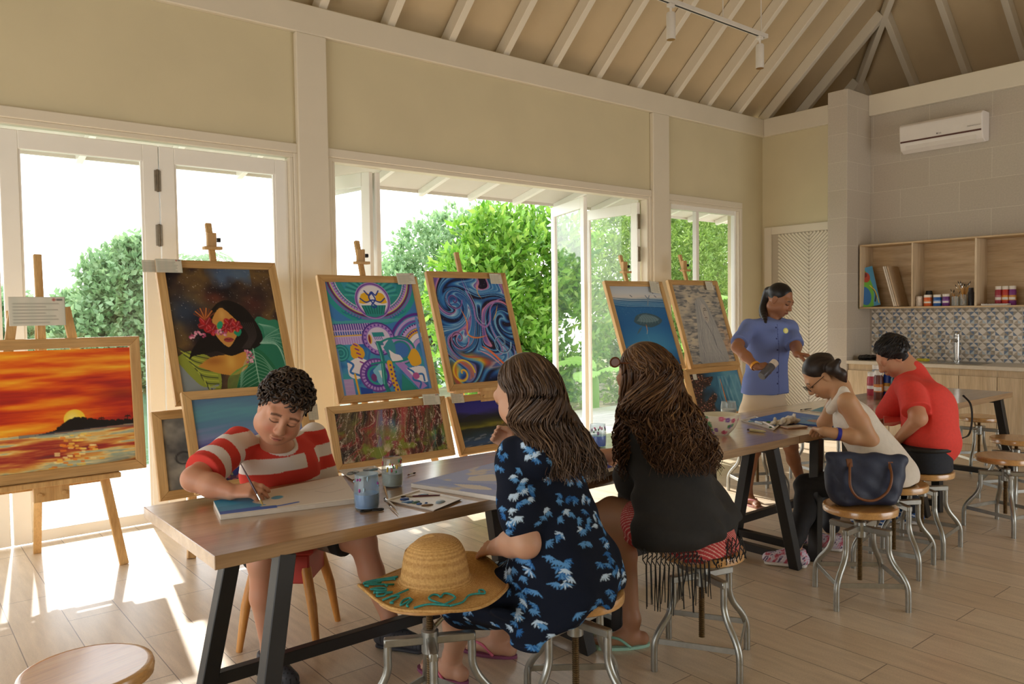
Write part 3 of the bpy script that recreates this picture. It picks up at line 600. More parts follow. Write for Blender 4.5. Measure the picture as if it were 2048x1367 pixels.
    c.ell(.425, .465*1.17, .025, .04, '2a9a72', .5)
    for k in range(9): a = -2.6+k*.25; c.line([(.30, .42*1.17), (.30+.11*math.cos(a), .42*1.17+.11*math.sin(a))], .012, 'd5793a' if k % 2 else '7a3a22', .9, 0)
    for x, y in ((.16, .545), (.21, .53), (.25, .545), (.40, .52), (.45, .53), (.66, .72), (.65, .76), (.64, .69)):
        for k in range(9): c.ell(x+random.uniform(-.03, .03), y*1.17+random.uniform(-.02, .02), .010, c=random.choice(['d8809a', 'e9a9bb', 'b14a70']))
    c.ell(.485, .583*1.17, .045, .022, 'a3403f'); c.line(P([(.445, .582), (.47, .578), (.487, .584), (.505, .577), (.53, .582)]), .008, '6a2226')
    for k in range(11): t = k/10; c.line(P([(.78, .62), (.86+.1*t, .56+.1*t), (1.0, .50+.42*t)]), .0045, '9fc9b4', .85); c.line(P([(.80, .46), (.84+.012*k, .50), (.84+.016*k, .62)]), .004, '8fbfa8', .7)
    for k in range(9): t = k/8; c.line(P([(.70, .68+.03*k), (.62-.01*k, .74+.03*k), (.54-.005*k, .86+.02*k)]), .004, 'a9cfb6', .85); c.line(P([(.70, .68+.03*k), (.78+.01*k, .73+.03*k), (.86, .84+.02*k)]), .004, 'a9cfb6', .85)
    c.line(P([(.70, .66), (.705, 1)]), .008, 'a9cfb6')
    for k in range(8): c.line(P([(.40+.01*k, .98), (.43+.02*k, .88-.01*k), (.52+.02*k, .82-.006*k)]), .006, '6fa04a', .9)
    return c.out()
def p_mandala():
    c = Cv(240, 1.17, '3a86b8'); X, Y = c.X, c.Y/1.17; A = 1.17
    c.I = c.ramp(np.clip(fbm(X*8, c.Y*8, 3, 2), 0, 1), [(.2, '2c6db0'), (.5, '4391c0'), (.8, '3aa0a8')])
    c.blend((Y < .33)*1., '3a95ac'); cx, cy = .50, .17*A
    for r, cc, w in ((.62, '3f7fc0', .10), (.54, '2a9a9a', .05), (.50, '7a6ab8', .02), (.47, '6d2a62', .022), (.45, 'e0c860', .012), (.43, 'b99ad6', .03), (.39, 'e6d6ee', .02), (.36, '2d8f90', .06)): c.line(arc(cx, -.06*A, r, .1, PI-.1, 40, r*.95), w, cc)
    for k in range(40): a = .15+k*(PI-.3)/39; c.line([(cx+.40*math.cos(a), -.06*A+.38*math.sin(a)), (cx+.43*math.cos(a), -.06*A+.41*math.sin(a))], .008, '8a3a9a', 1, 0)
    for k in range(27): a = PI+.1+k*(PI-.2)/26; c.line([(cx+.14*math.cos(a), .14*A+.14*math.sin(a)), (cx+.30*math.cos(a), .14*A+.26*math.sin(a))], .016, '1f7f80' if k % 2 else '49b0a4', 1, 0)
    c.line([(.5, 0), (.5, .1*A)], .035, '8f8ad0', 1, 0); c.line([(.5, 0), (.5, .1*A)], .01, '5a3a90', 1, 0)
    c.ell(cx, cy, .20, .17*A, 'b18fd0'); c.ell(cx, cy, .185, .155*A, '6a3c9c', ring=.012); c.ell(cx, cy, .165, .14*A, 'e8e4ec'); c.poly([(.36, .24*A-.03), (.64, .24*A-.03), (.60, .31*A-.01), (.5, .325*A), (.40, .31*A)], '2b8f8c')
    for k in range(9): c.line([(.37+k*.0325, .222*A), (.40+k*.025, .29*A)], .010, '16635f', 1, 0)
    c.poly([(.34, .19*A), (.38, .11*A), (.46, .10*A), (.47, .17*A), (.40, .20*A)], 'eab62c', 1, 3); c.poly([(.66, .19*A), (.63, .11*A), (.55, .10*A), (.54, .17*A), (.60, .20*A)], 'eab62c', 1, 3)
    for P in ([(.36, .15*A), (.42, .185*A), (.5, .165*A), (.58, .185*A), (.64, .15*A)], [(.5, .10*A), (.46, .14*A), (.5, .2*A), (.53, .22*A), (.5, .235*A), (.48, .21*A), (.53, .16*A), (.5, .10*A)], [(.42, .08*A), (.46, .12*A), (.5, .09*A), (.54, .12*A), (.58, .08*A)]): c.line(P, .014, '233f9a')
    for s in (0, 1):
        f = (lambda x: x) if s == 0 else (lambda x: 1-x)
        for k in range(6): c.line(arc(f(.16+.03*k) if s == 0 else f(.16+.03*k), (.26+.012*k)*A, .022, 0, PI, 8), .009, '2a62b0' if k % 2 else '1f8088')
    # middle band
    c.poly([(0, .36*A), (.42, .36*A), (.36, .56*A), (0, .56*A)], 'c9b5e0'); c.poly([(.0, .355*A), (1, .33*A), (1, .36*A), (0, .385*A)], '4aa3ac')
    for k in range(16): x = .01+k*.026; c.line([(x, .38*A), (x+.004, .43*A)], .014, '4b2e96', 1, 0); c.line([(x, .45*A), (x+.003, .475*A)], .014, '2857b0', 1, 0); c.line([(x, .50*A), (x+.002, .555*A)], .012, 'b48ad0', 1, 0)
    c.line([(0, .485*A), (.33, .48*A)], .012, 'e4b03a', 1, 0)
    for r, cc, w in ((.40, '5b2f93', .03), (.36, 'b9a0da', .03), (.33, '7b4db0', .02), (.28, 'c9a6e0', .04), (.23, 'e3aa3a', .05), (.18, 'efe6f0', .05), (.13, 'c4a2dc', .04)): c.line(arc(1.0, .66*A, r, PI, 1.5*PI, 24, r*1.05), w, cc)
    for k in range(14): a = PI+.05+k*.11; c.ell(1+.235*math.cos(a), .66*A+.245*math.sin(a), .011, c='57309a'); c.ell(1+.30*math.cos(a), .66*A+.31*math.sin(a), .009, c='3a1f7a')
    c.ell(.49, .52*A, .185, .15*A, '9a76c8'); c.ell(.49, .52*A, .18, .145*A, '4d2f8a', ring=.014); c.ell(.49, .52*A, .13, .105*A, 'd9cde8'); c.ell(.49, .52*A, .155, .125*A, 'b488d2', ring=.02)
    for k in range(22): a = k*.2856; c.ell(.49+.155*math.cos(a), .52*A+.125*A*math.sin(a), .010, c='5b36a0')
    c.poly([(.42, .46*A), (.55, .46*A), (.56, .50*A), (.43, .50*A)], '2c8f96'); c.ell(.39, .52*A, .022, .05, 'e2b23a'); c.ell(.385, .52*A, .012, .045, '8a2a3a'); c.poly([(.45, .54*A), (.53, .54*A), (.53, .58*A), (.45, .58*A)], '2a9a8c')
    for k in range(10): c.line([(.44+.02*(k % 5), (.50+.05*(k//5))*A), (.45+.02*(k % 5), (.525+.05*(k//5))*A)], .008, '5a4ab0', 1, 0)
    # lower figures
    c.ell(.05, .63*A, .085, c='2b8a92'); 
    for k in range(5): c.ell(.05, .63*A, .085-.016*k, c='57bcb8' if k % 2 else '1b6f7c', ring=.006)
    c.poly([(.16, .58*A), (.22, .55*A), (.29, .60*A), (.30, .66*A), (.24, .70*A), (.16, .67*A)], 'e4a92c', 1, 4)
    c.poly([(.10, .72*A), (.22, .68*A), (.33, .72*A), (.30, .80*A), (.2, .86*A), (.1, .83*A)], 'ece4ea', 1, 4)
    for k in range(7): c.line([(.20+.01*k, .56*A+.045*k), (.235+.01*k, .575*A+.045*k)], .014, '8a2f8a', 1, 0)
    for P in ([(.28, .58*A), (.36, .62*A), (.34, .70*A), (.42, .76*A)], [(.10, .70*A), (.16, .74*A), (.12, .80*A), (.22, .84*A), (.20, .90*A)], [(.24, .78*A), (.3, .82*A), (.26, .88*A)]): c.line(P, .022, '2f6fb8'); 
    for r, cc in ((.19, '6d3f9a'), (.17, 'b58fd6'), (.135, '57309a'), (.11, '2a9a96'), (.085, '2c66b4')): c.ell(.40, .84*A, r, r*.92, cc)
    for k in range(22): a = .5+k*.22; c.line([(.40+.135*math.cos(a), .84*A+.125*math.sin(a)), (.40+.165*math.cos(a), .84*A+.155*math.sin(a))], .009, '55298c', 1, 0)
    c.poly([(.36, .80*A), (.46, .74*A), (.50, .84*A), (.42, .93*A)], '7ec0dc', 1, 3); c.ell(.36, .86*A, .03, .04, '743a7c'); c.poly([(.42, .80*A), (.46, .80*A), (.46, .92*A)], 'e6eef2')
    for r, cc in ((.17, '1f7a80'), (.155, 'a98ad2'), (.115, '2b8890'), (.09, '3f74c0')): c.ell(.72, .63*A, r, r*.9, cc)
    c.poly([(.52, .60*A), (.62, .52*A), (.66, .62*A), (.60, .71*A)], '3a8fa0', 1, 3); c.poly([(.58, .62*A), (.64, .66*A), (.70, .68*A), (.72, .74*A), (.6, .73*A)], 'ece6ea', 1, 3)
    c.line([(.47, .56*A), (.49, .7*A), (.47, .9*A), (.5, 1.0*A)], .045, '1d7a7c'); c.line([(.46, .56*A), (.48, .7*A), (.46, .92*A)], .012, '62c0b0')
    c.line([(.36, .74*A), (.5, .73*A), (.66, .735*A), (.82, .70*A), (.88, .62*A), (.8, .54*A), (.62, .52*A), (.5, .55*A)], .02, '1b8a86')
    c.line([(.56, .74*A), (.57, .86*A), (.60, 1.0*A)], .06, 'e2ac2a', 1); [c.ell(.565+.035*(k % 2), (.76+.02*k)*A, .011, c='5a2f92') for k in range(12)]
    c.poly([(.62, .74*A), (.72, .74*A), (.95, .97*A), (.86, 1.0*A)], 'ad85d0'); c.poly([(.68, .84*A), (.84, 1.0*A), (.64, 1.0*A)], '238c84')
    c.poly([(.78, .70*A), (.86, .62*A), (.92, .66*A), (.93, .76*A), (.82, .78*A)], 'e6ad2e', 1, 3); c.poly([(.74, .80*A), (.95, .79*A), (.97, .93*A), (.84, .90*A)], 'e9e6ee', 1, 3)
    for P in ([(.76, .80*A), (.82, .84*A), (.80, .90*A), (.88, .93*A), (.86, .98*A)], [(.84, .86*A), (.92, .86*A), (.93, .92*A)]): c.line(P, .02, '2a6fb6')
    c.ell(.84, .87*A, .04, .035, 'b85a9a'); c.poly([(.02, .86*A), (.13, .86*A), (.13, 1.0*A), (.02, 1.0*A)], 'cdb8dc'); [c.line([(.02, (.865+.012*k)*A), (.13, (.865+.012*k)*A)], .005, '8a5ab0', 1, 0) for k in range(11)]
    c.line([(.16, .82*A), (.17, 1.0*A)], .02, 'e2ac2a', 1, 0); c.poly([(.19, .93*A), (.32, .96*A), (.32, 1.0*A), (.19, 1.0*A)], '1f49a6'); c.line([(.97, .34*A), (.985, 1.0*A)], .03, '5f8fd0', 1, 0); c.line([(.015, .6*A), (.02, .99*A)], .025, '6f9fdc', 1, 0); return c.out()
def p_swirl():
    c = Cv(240, 1.22); A = 1.22; x = c.X.copy(); y = c.Y.copy()
    for cx, cy, r, k in ((.22, .25*A, .20, 3.2), (.93, .40*A, .22, -3.0), (.22, .56*A, .19, -3.4), (.78, .62*A, .22, 3.4), (.16, .90*A, .22, -3.6), (.55, .45*A, .2, 2.0), (.60, .08*A, .22, -2.2)):
        dx = x-cx; dy = y-cy; d = np.hypot(dx, dy); a = k*np.exp(-(d/r)**2)*1.3; ca, sa = np.cos(a), np.sin(a); x, y = cx+dx*ca-dy*sa, cy+dx*sa+dy*ca
    n = fbm(x*2.1+3, y*2.1, 3, 11); m = fbm(x*1.4+9, y*1.4+2, 3, 17); ph = (n*2.1+m*1.2+x*.35) % 1.0
    base = c.ramp(ph, [(0, '0f1430'), (.06, '12285e'), (.13, '1f4f96'), (.2, '2f77bc'), (.28, '86b8dc'), (.31, '2a5ea6'), (.4, '3f86c4'), (.48, 'b9d3e6'), (.50, '6a58a8'), (.56, 'b183c4'), (.60, 'd98aa6'), (.63, '22183a'), (.70, '141428'), (.76, '224a90'), (.84, '4a96cc'), (.90, '8dbfe0'), (.93, '2b6ab0'), (1, '0f1430')])
    ph2 = (n*1.5+m) % .6/.6; warm = c.ramp(ph2, [(0, '1c3c86'), (.2, '4d97cc'), (.36, 'f0c83c'), (.46, 'ef7a28'), (.58, 'd8442c'), (.66, 'e78a72'), (.74, '7b4f9c'), (.86, '4a90c8'), (1, '1c3c86')])
    w = np.clip(1.2*np.exp(-((c.X-.15)/.2)**2-((c.Y-.92*A)/.2)**2)+np.exp(-((c.X-.45)/.26)**2-((c.Y-.80*A-.25*(c.X-.45))/.07)**2)+.8*np.exp(-((c.X-.85)/.14)**2-((c.Y-.93*A)/.06)**2)-.15, 0, 1)[..., None]
    c.I = base*(1-w)+warm*w
    for P, cc, wd in (([(.30, .28*A), (.36, .42*A), (.34, .54*A), (.45, .58*A), (.62, .56*A)], 'ef8a4a', .02), ([(.40, .0), (.44, .12*A), (.50, .26*A), (.50, .40*A), (.60, .48*A), (.70, .42*A), (.74, .30*A), (.86, .22*A), (1, .2*A)], 'a77cc0', .022), ([(.43, .0), (.47, .12*A), (.53, .26*A), (.53, .38*A), (.60, .45*A), (.67, .40*A)], 'c9dcec', .007),
                      ([(.62, .04*A), (.60, .14*A), (.64, .2*A)], 'f0b440', .010), ([(.86, .26*A), (.80, .36*A), (.74, .42*A)], 'f0b440', .009), ([(.5, .66*A), (.62, .72*A), (.8, .86*A), (.9, .87*A)], 'ef7a4e', .03), ([(.45, .70*A), (.6, .76*A), (.74, .86*A)], 'd8a0b4', .02), ([(.97, .66*A), (.96, .76*A), (.85, .84*A)], '9a86c0', .02)): c.line(P, wd, cc, .95, 6, True)
    for cx, cy, r0, dr, cc in ((.20, .58*A, .14, 1, 'c080b4'), (.80, .64*A, .14, 1, '9fc6e4'), (.16, .90*A, .17, -1, 'f6cf3a'), (.24, .22*A, .11, 1, '8c6ab4')):
        t = np.linspace(0, 9, 60); r = r0*(1-t/9.5); c.line(np.stack([cx+r*np.cos(dr*t), cy+r*np.sin(dr*t)], 1), .022, cc, .9, 0); c.line(np.stack([cx+r*.9*np.cos(dr*t+.4), cy+r*.9*np.sin(dr*t+.4)], 1), .008, 'e07a38' if dr < 0 else '1c2450', .9, 0)
    for i in range(240): xx, yy = random.random(), random.random()*A; q = c.I[min(c.h-1, int(yy*c.w)), min(c.w-1, int(xx*c.w))]; (q.sum() < .7) and c.ell(xx, yy, .002, c='d8d8e0')
    return c.out()
def p_pour():
    c = Cv(250, .55); X, Y = c.X, c.Y; A = .55; th = .35-.5*X; u = X*np.cos(th)+Y*np.sin(th)+.25*(Y/A)**2*.3; v = -X*np.sin(th)+Y*np.cos(th)
    n = fbm(u*16+fbm(X*5, Y*5, 3, 4)*2.5, v*2.2, 5, 31); n2 = fbm(u*26+3, v*4, 4, 47)
    c.I = c.ramp(n, [(.2, '1f1712'), (.36, '3a2a1c'), (.46, '5e2622'), (.52, '8a2f2e'), (.58, '4a3a24'), (.68, '6a5a3a'), (.8, '2a2418')])
    c.blend(np.exp(-((X-.52+.25*(Y-.2))/.20)**2)*np.clip((n2-.40)*5, 0, .9), 'b03a34'); c.blend(np.exp(-((X-.44+.2*Y)/.05)**2)*np.clip((n2-.42)*4, 0, .9), '7080a8'); c.blend(np.exp(-((X-.58+.25*Y)/.05)**2-((Y-.22)/.15)**2)*np.clip((n2-.38)*5, 0, 1), '7fb0cc'); c.blend(np.exp(-((X-.50)/.04)**2-((Y-.18)/.06)**2)*.8, '3f6fb0')
    g = fbm(X*9, Y*9, 4, 61); c.blend(np.clip((g-.55)*6, 0, .9)*np.clip((Y-.12)*4+.3*(X < .25), 0, 1), '7a8a2a'); c.blend(np.clip((fbm(X*12+5, Y*7, 4, 71)-.58)*7, 0, .9)*np.clip((Y-.3)*6, 0, 1), 'c9b99a')
    c.blend(np.exp(-((X-.93)/.06)**2-((Y-.42)/.14)**2)*np.clip((n2-.4)*4, 0, .9), '3f9a9a'); d = np.abs(n2-.5); c.blend((d < .008)*.75, 'e6d9c8'); c.blend((np.abs(n-.47) < .006)*.7, 'd8c6b0')
    for i in range(420): c.ell(random.random(), random.random()*A, random.uniform(.001, .003), c=random.choice(['e8dccb', 'c8b8a0', 'd0605a']), a=.7)
    for i in range(26): x = random.uniform(.02, .98); c.line([(x, .02), (x-.04, .2), (x-.05, .38), (x-.03, .55)], .003, random.choice(['e6d9c0', '9aa04a', 'c9a090']), .6)
    return c.out()
def p_ocean():
    c = Cv(200, .75); X, Y = c.X, c.Y/.75; n = fbm(X*3, Y*26+X*4, 4, 2); t = np.clip(Y+.16*(n-.5), 0, 1)
    c.I = c.ramp(t, [(0, '5a7a9c'), (.18, '5f98a8'), (.32, '5a86a4'), (.45, '7f8ab4'), (.55, '5f5f9c'), (.66, '2f3a90'), (.8, '25307c'), (1, '1a1f4c')])
    for i in range(90): x, y = random.uniform(0, .35), random.uniform(.55, .75); c.ell(x*(y-.4)*3, y, random.uniform(.008, .02), c=random.choice(['4a2f3c', '8a3f4a', '3a4a3c', 'b0606a', '2a2030', '7a7a4a']))
    return c.out()
def p_grey():
    c = Cv(110, .6); n = fbm(c.X*9, c.Y*9, 4, 3); c.I = c.ramp(n, [(.2, '4c4d50'), (.5, '7d7c78'), (.8, 'a9a59a')])
    for k in range(5): c.line(arc(.12+.2*k, .34, .05, 0, 5.5), .01, '2f3032')
    return c.out()
def p_whale():
    c = Cv(200, 1.2); A = 1.2; X, Y = c.X, c.Y/A; n = fbm(X*5, Y*30, 4, 2); c.I = c.ramp(Y+.02*n, [(0, 'b9c3d2'), (.1, 'ccd2d8'), (.15, 'd8d2cc'), (.19, '5a86ac'), (.22, '2a6ca4'), (.5, '1f62a0'), (.8, '2f79b0'), (1, '17497e')])
    c.blend(np.exp(-((X-.55)/.35)**2-((Y-.75)/.25)**2)*.5, '57a6c8')
    for k in range(9): y = (.145+.012*k)*A; c.line([(0, y), (.3, y+.02+.01*random.random()), (.6, y+.03), (1, y+.045)], .006, random.choice(['e6eef2', '8fb6d0', 'bcd4e2', '16406c']), .7)
    c.poly([(.30, .44*A), (.38, .37*A), (.55, .34*A), (.75, .37*A), (.86, .43*A), (.80, .48*A), (.62, .52*A), (.45, .50*A), (.34, .47*A)], '3d5a68', 1, 5); c.poly([(.36, .44*A), (.5, .36*A), (.7, .38*A), (.8, .43*A), (.6, .46*A)], '6d8790', .8, 4); c.poly([(.45, .50*A), (.38, .56*A), (.30, .60*A), (.36, .54*A)], '48687a', 1, 3)
    for k in range(7): c.line([(.42+.05*k, .37*A+.004*k), (.46+.05*k, .42*A), (.42+.06*k, .47*A)], .004, '9fb6bc', .7)
    c.line([(.52, .50*A), (.515, .56*A)], .012, 'c98a5c', 1, 0); c.ell(.52, .49*A, .009, c='8a5a3a'); c.line([(.515, .56*A), (.49, .60*A)], .008, 'd0c0a0', 1, 0); c.line([(.5, .62*A), (.51, .8*A)], .004, '9cc4d8', .5)
    for P in ([(.66, .12*A), (.69, .17*A), (.66, .24*A)], [(.69, .17*A), (.74, .12*A)], [(.66, .12*A), (.69, .15*A), (.73, .16*A)]): c.line(P, .016, '7d8ea0')
    for x, y in ((.36, .115), (.80, .07), (.84, .12)): c.line([(x, y*A), (x+.03, (y+.02)*A)], .01, '33415a', 1, 0)
    for i in range(60): c.ell(random.random(), random.uniform(.24, .36)*A, .003, c='a9cbdc', a=.6)
    return c.out()
def p_portrait():
    c = Cv(200, 1.18); A = 1.18; X, Y = c.X, c.Y/A; n = fbm(X*6, Y*60, 4, 3); n2 = fbm(X*7, Y*9, 4, 8); c.I = c.ramp(n*.6+n2*.5, [(.25, '6f7278'), (.45, '9a968e'), (.6, 'b9b0a2'), (.8, 'cbbfa6')])
    c.blend(np.clip((fbm(X*9, Y*40, 4, 15)-.55)*6, 0, .7), '565c66'); c.blend(np.exp(-((X-.9)/.12)**2-((Y-.75)/.2)**2)*np.clip((n2-.4)*4, 0, .6), 'b98a68')
    c.poly([(.42, .22*A), (.52, .16*A), (.64, .19*A), (.72, .34*A), (.80, .60*A), (.86, .85*A), (.80, 1.0*A), (.24, 1.0*A), (.26, .75*A), (.34, .5*A)], 'a3a3a2', .92, 5)
    c.poly([(.52, .26*A), (.60, .24*A), (.66, .32*A), (.66, .42*A), (.60, .49*A), (.55, .46*A), (.52, .38*A)], 'bdb6ac', 1, 4); c.blend(np.exp(-((X-.64)/.04)**2-((Y-.38)/.09)**2)*.5, '6d6a68')
    for k in range(40): s = k/39; x0 = .50+.10*s; c.line([(x0-.03, .19*A), (.40+.32*s, .45*A), (.30+.10*math.sin(k)+.42*s, .72*A), (.27+.55*s, .98*A)], .005, random.choice(['8a8b90', 'bcbab4', '9c9a9a', '6f7178', 'c6c3bb']), .75)
    c.poly([(.54, .27*A), (.60, .25*A), (.655, .32*A), (.655, .41*A), (.60, .485*A), (.56, .45*A), (.535, .36*A)], 'b9b2a8', .9, 4)
    c.line([(.575, .31*A), (.60, .302*A), (.63, .308*A)], .010, '4a484a'); c.line([(.58, .33*A), (.61, .325*A), (.635, .332*A)], .012, '5a5658'); c.line([(.565, .33*A), (.557, .385*A), (.575, .395*A)], .007, '6a6664'); c.line([(.565, .425*A), (.585, .42*A), (.61, .43*A)], .014, '7a6a68'); c.line([(.57, .445*A), (.60, .455*A)], .006, '6f6a66'); c.line([(.55, .48*A), (.60, .58*A), (.64, .68*A), (.66, .78*A)], .008, '54565c'); return c.out()
def p_night():
    c = Cv(170, .72); A = .72; X, Y = c.X, c.Y/A; n = fbm(X*4, Y*10, 4, 5); c.I = c.ramp(np.clip(Y+.12*(n-.5), 0, 1), [(0, '2a2a86'), (.22, '34308a'), (.3, '26264c'), (.4, '1d2024'), (.52, '4a4a1e'), (.56, '7a7626'), (.60, '2a2f2a'), (.75, '2a3c48'), (.9, '34507a'), (1, '56647a')])
    c.poly([(.10, .36*A), (.22, .30*A), (.36, .34*A), (.5, .40*A), (.0, .44*A)], '22242a', 1, 3); c.poly([(.55, .62*A), (.70, .52*A), (.9, .55*A), (1, .6*A), (1, .95*A), (.6, .9*A)], '6a5230', .85, 3)
    for i in range(40): x, y = random.uniform(.5, 1), random.uniform(.5, .95); c.line([(x, y*A), (x+random.uniform(-.06, .08), (y+.05)*A)], .01, random.choice(['a8843a', '3a2f20', 'c9b48a', '7a6a4a', '8a9ab0']), .8, 0)
    for i in range(30): x, y = random.uniform(0, .6), random.uniform(.75, 1); c.line([(x, y*A), (x+.08, (y-.02)*A)], .014, random.choice(['7a8494', 'a8aab0', '3a4f78', '5a6a8a']), .6, 0)
    return c.out()
def p_reef():
    c = Cv(170, .8); A = .8; X, Y = c.X, c.Y/A; n = fbm(X*9, Y*9, 4, 5); c.I = c.ramp(np.clip(.7*X+.4*fbm(X*4, Y*4, 3, 9), 0, 1), [(.2, '1f2a34'), (.4, '25506c'), (.6, '3a7896'), (.8, '5f96ac'), (1, '4a84a8')])
    m = np.clip((.30-X+.10*np.sin(Y*9)+.16*(fbm(Y*7, X*3, 3, 2)-.5))*9, 0, 1)+np.clip((.42+.05*np.sin(Y*14)-X)*(X-.28+.08*np.sin(Y*11))*160, 0, 1)*(Y > .1); c.blend(m*.95, '33221e')
    for i in range(420): x, y = random.uniform(.02, .5), random.uniform(.02, 1); k = m[min(c.h-1, int(y*c.h)), min(c.w-1, int(x*c.w))]; (k > .5) and c.ell(x, y*A, random.uniform(.004, .011), c=random.choice(['b0695a', 'd89a86', '7a3a34', '1c1416', 'c98a5a', '53302c', 'e0b8a0']), a=.85)
    for i in range(14): x = random.uniform(.5, .95); c.line([(x, .1), (x+random.uniform(-.1, .15), .5), (x+.05, .78)], .03, random.choice(['8ab4c4', '2a5c80', '6fa4bc']), .35)
    return c.out()
def p_blue():
    c = Cv(80, .8); n = fbm(c.X*3, c.Y*9, 3, 2); c.I = c.ramp(n, [(.2, '3f86ac'), (.6, '6fb0c8'), (.9, '9cc8d4')]); return c.out()
rad = math.radians
GP = 'framed paintings on the easels'
framed('framed_painting', 'large framed painting of an orange sunset over a dark island, at the far left', .245, 1.01, (5.20, 1.378), (5.125, .571), p_sunset(), .058, gap=.012)
framed('framed_painting', 'framed portrait of a night-haired girl with red flowers over her eyes', 1.437, .82, (5.5, 1.868), (5.12, .935), p_girl())
framed('framed_painting', 'framed teal and violet seascape leaning below the flower-eyed girl portrait', 1.455, .80, (5.07, 1.02), (4.84, .42), p_ocean())
framed('framed_painting', 'grey framed picture mostly hidden behind the boy and the violet seascape', 1.30, 1.06, (5.16, .905), (5.02, .37), p_grey())
framed('framed_painting', 'framed mandala-like painting with blue, violet and yellow circles', 2.582, .878, (5.5, 1.79), (5.19, .841), p_mandala())
framed('framed_painting', 'wide framed red, green and black poured abstract behind the paint-water jars', 2.45, 1.01, (5.12, .835), (4.98, .385), p_pour())
framed('framed_painting', 'framed painting of swirling blue waves with orange flames', 3.555, .84, (5.5, 1.838), (5.186, .858), p_swirl())
framed('framed_painting', 'framed dark night seascape with rocks, just behind the woman in the navy dress', 3.55, .82, (5.22, .81), (5.03, .36), p_night())
framed('framed_painting', 'framed underwater painting of a whale and diver below seabirds', 5.664, .885, (5.5, 1.787), (5.18, .87), p_whale())
framed('framed_painting', 'framed grey portrait of a long-haired pale woman', 6.645, .875, (5.5, 1.81), (5.19, .85), p_portrait())
framed('framed_painting', 'framed reef painting of coral and blue water behind the standing woman', 6.42, .95, (5.10, .87), (4.93, .34), p_reef())
framed('framed_painting', 'pale blue framed picture peeping out behind the reef painting', 6.75, .75, (5.30, .95), (5.12, .40), p_blue())
framed('framed_painting', 'framed picture below the whale painting, hidden behind the shawled woman', 5.55, .80, (5.18, .84), (5.02, .36), p_ocean())
L_ = rad(19)
easel(.745, 5.20, 1.378, rad(5.5), 1.87, 'pine easel holding the orange sunset painting at the far left', tray=.57, foot=.37, clamp=False, head=1.56, low=.45, rear=.62)
for xc, zt, ztp, lb, cl in ((1.85, 1.868, 2.15, 'pine easel holding the flower-eyed girl portrait', True), (3.02, 1.79, 2.08, 'pine easel holding the blue and violet mandala painting', True), (3.97, 1.838, 2.02, 'pine easel with a plain mast holding the blue swirl painting', False),
                        (6.10, 1.787, 2.07, 'pine easel holding the underwater whale painting', True), (7.09, 1.81, 2.11, 'pine easel holding the grey long-haired portrait', True)):
    easel(xc, 5.52, zt, rad(18.2), ztp, lb, tray=zt-.97, clamp=cl, head=zt-.05)
# caption cards taped to the frames
M['card'] = vcol('printed caption card', .7, .3)
def card(x, y, z, label, w=.145, h=.10, tilt=0, lean=.31, logo=True):
    c = Cv(58, h/w, 'd9d3c4'); A = h/w
    for k in range(7): yy = .10*A+k*.11*A+.08; c.line([(.08, yy), (.08+random.uniform(.55, .84), yy)], .018, '8d887c', .8, 0)
    for k in range(4): c.blend(np.exp(-((c.X-.3*k-.1)/.09)**2)*.25, 'aebcae')
    if logo: c.ell(.80, .10*A, .03, .03, 'b0605a'); c.line([(.86, .10*A), (.94, .10*A)], .04, '6c6a66', 1, 0)
    vs, fs, cs = canvas_mesh(c.out()); e = fast_mesh('caption_card', (vs-V(.5, 0, .5))*V(w, 1, h), fs, cs)
    o = link('caption_card', e, M['card'], smooth=True); sd_ = o.modifiers.new('thick', 'SOLIDIFY'); sd_.thickness = .0015
    o.location = (x, y, z); o.rotation_euler = (-lean, tilt, 0); tag(o, label, 'card', 'caption cards taped to the paintings'); return o
def cardpx(px, py, Y, *a, **k): p = at(px, py, Y=Y); return card(*p, *a, **k)
cardpx(75, 622, 5.17, 'cream caption card on the easel above the sunset painting', w=.28, h=.165, lean=.1)
cardpx(338, 531, 5.44, 'long cream caption card on the top left of the flower-eyed girl frame', w=.165, h=.095); cardpx(304, 532, 5.47, 'caption card half tucked behind the long one on the girl frame', w=.12, h=.085)
cardpx(812, 557, 5.44, 'caption card on the top right corner of the mandala frame', w=.165, h=.095, tilt=-.03); cardpx(992, 557, 5.44, 'caption card on the top right corner of the swirl frame', w=.13, h=.095)
cardpx(863, 798, 5.085, 'caption card on the top edge of the red poured abstract', w=.155, h=.085, tilt=.04); cardpx(915, 795, 5.185, 'caption card between the poured abstract and the night seascape', w=.125, h=.085, tilt=.03)
cardpx(626, 823, 5.115, 'narrow caption card on the picture right of the boy', w=.075, h=.115, tilt=.05); cardpx(1310, 574, 5.44, 'caption card on the top right corner of the whale frame', w=.15, h=.13, tilt=.08); cardpx(1419, 571, 5.44, 'caption card on the top right corner of the grey portrait frame', w=.13, h=.10, tilt=.02)
cardpx(1393, 749, 5.075, 'caption card on the top left of the reef painting', w=.13, h=.105, tilt=.04); cardpx(1362, 749, 5.145, 'caption card on the picture beneath the whale painting', w=.14, h=.08)
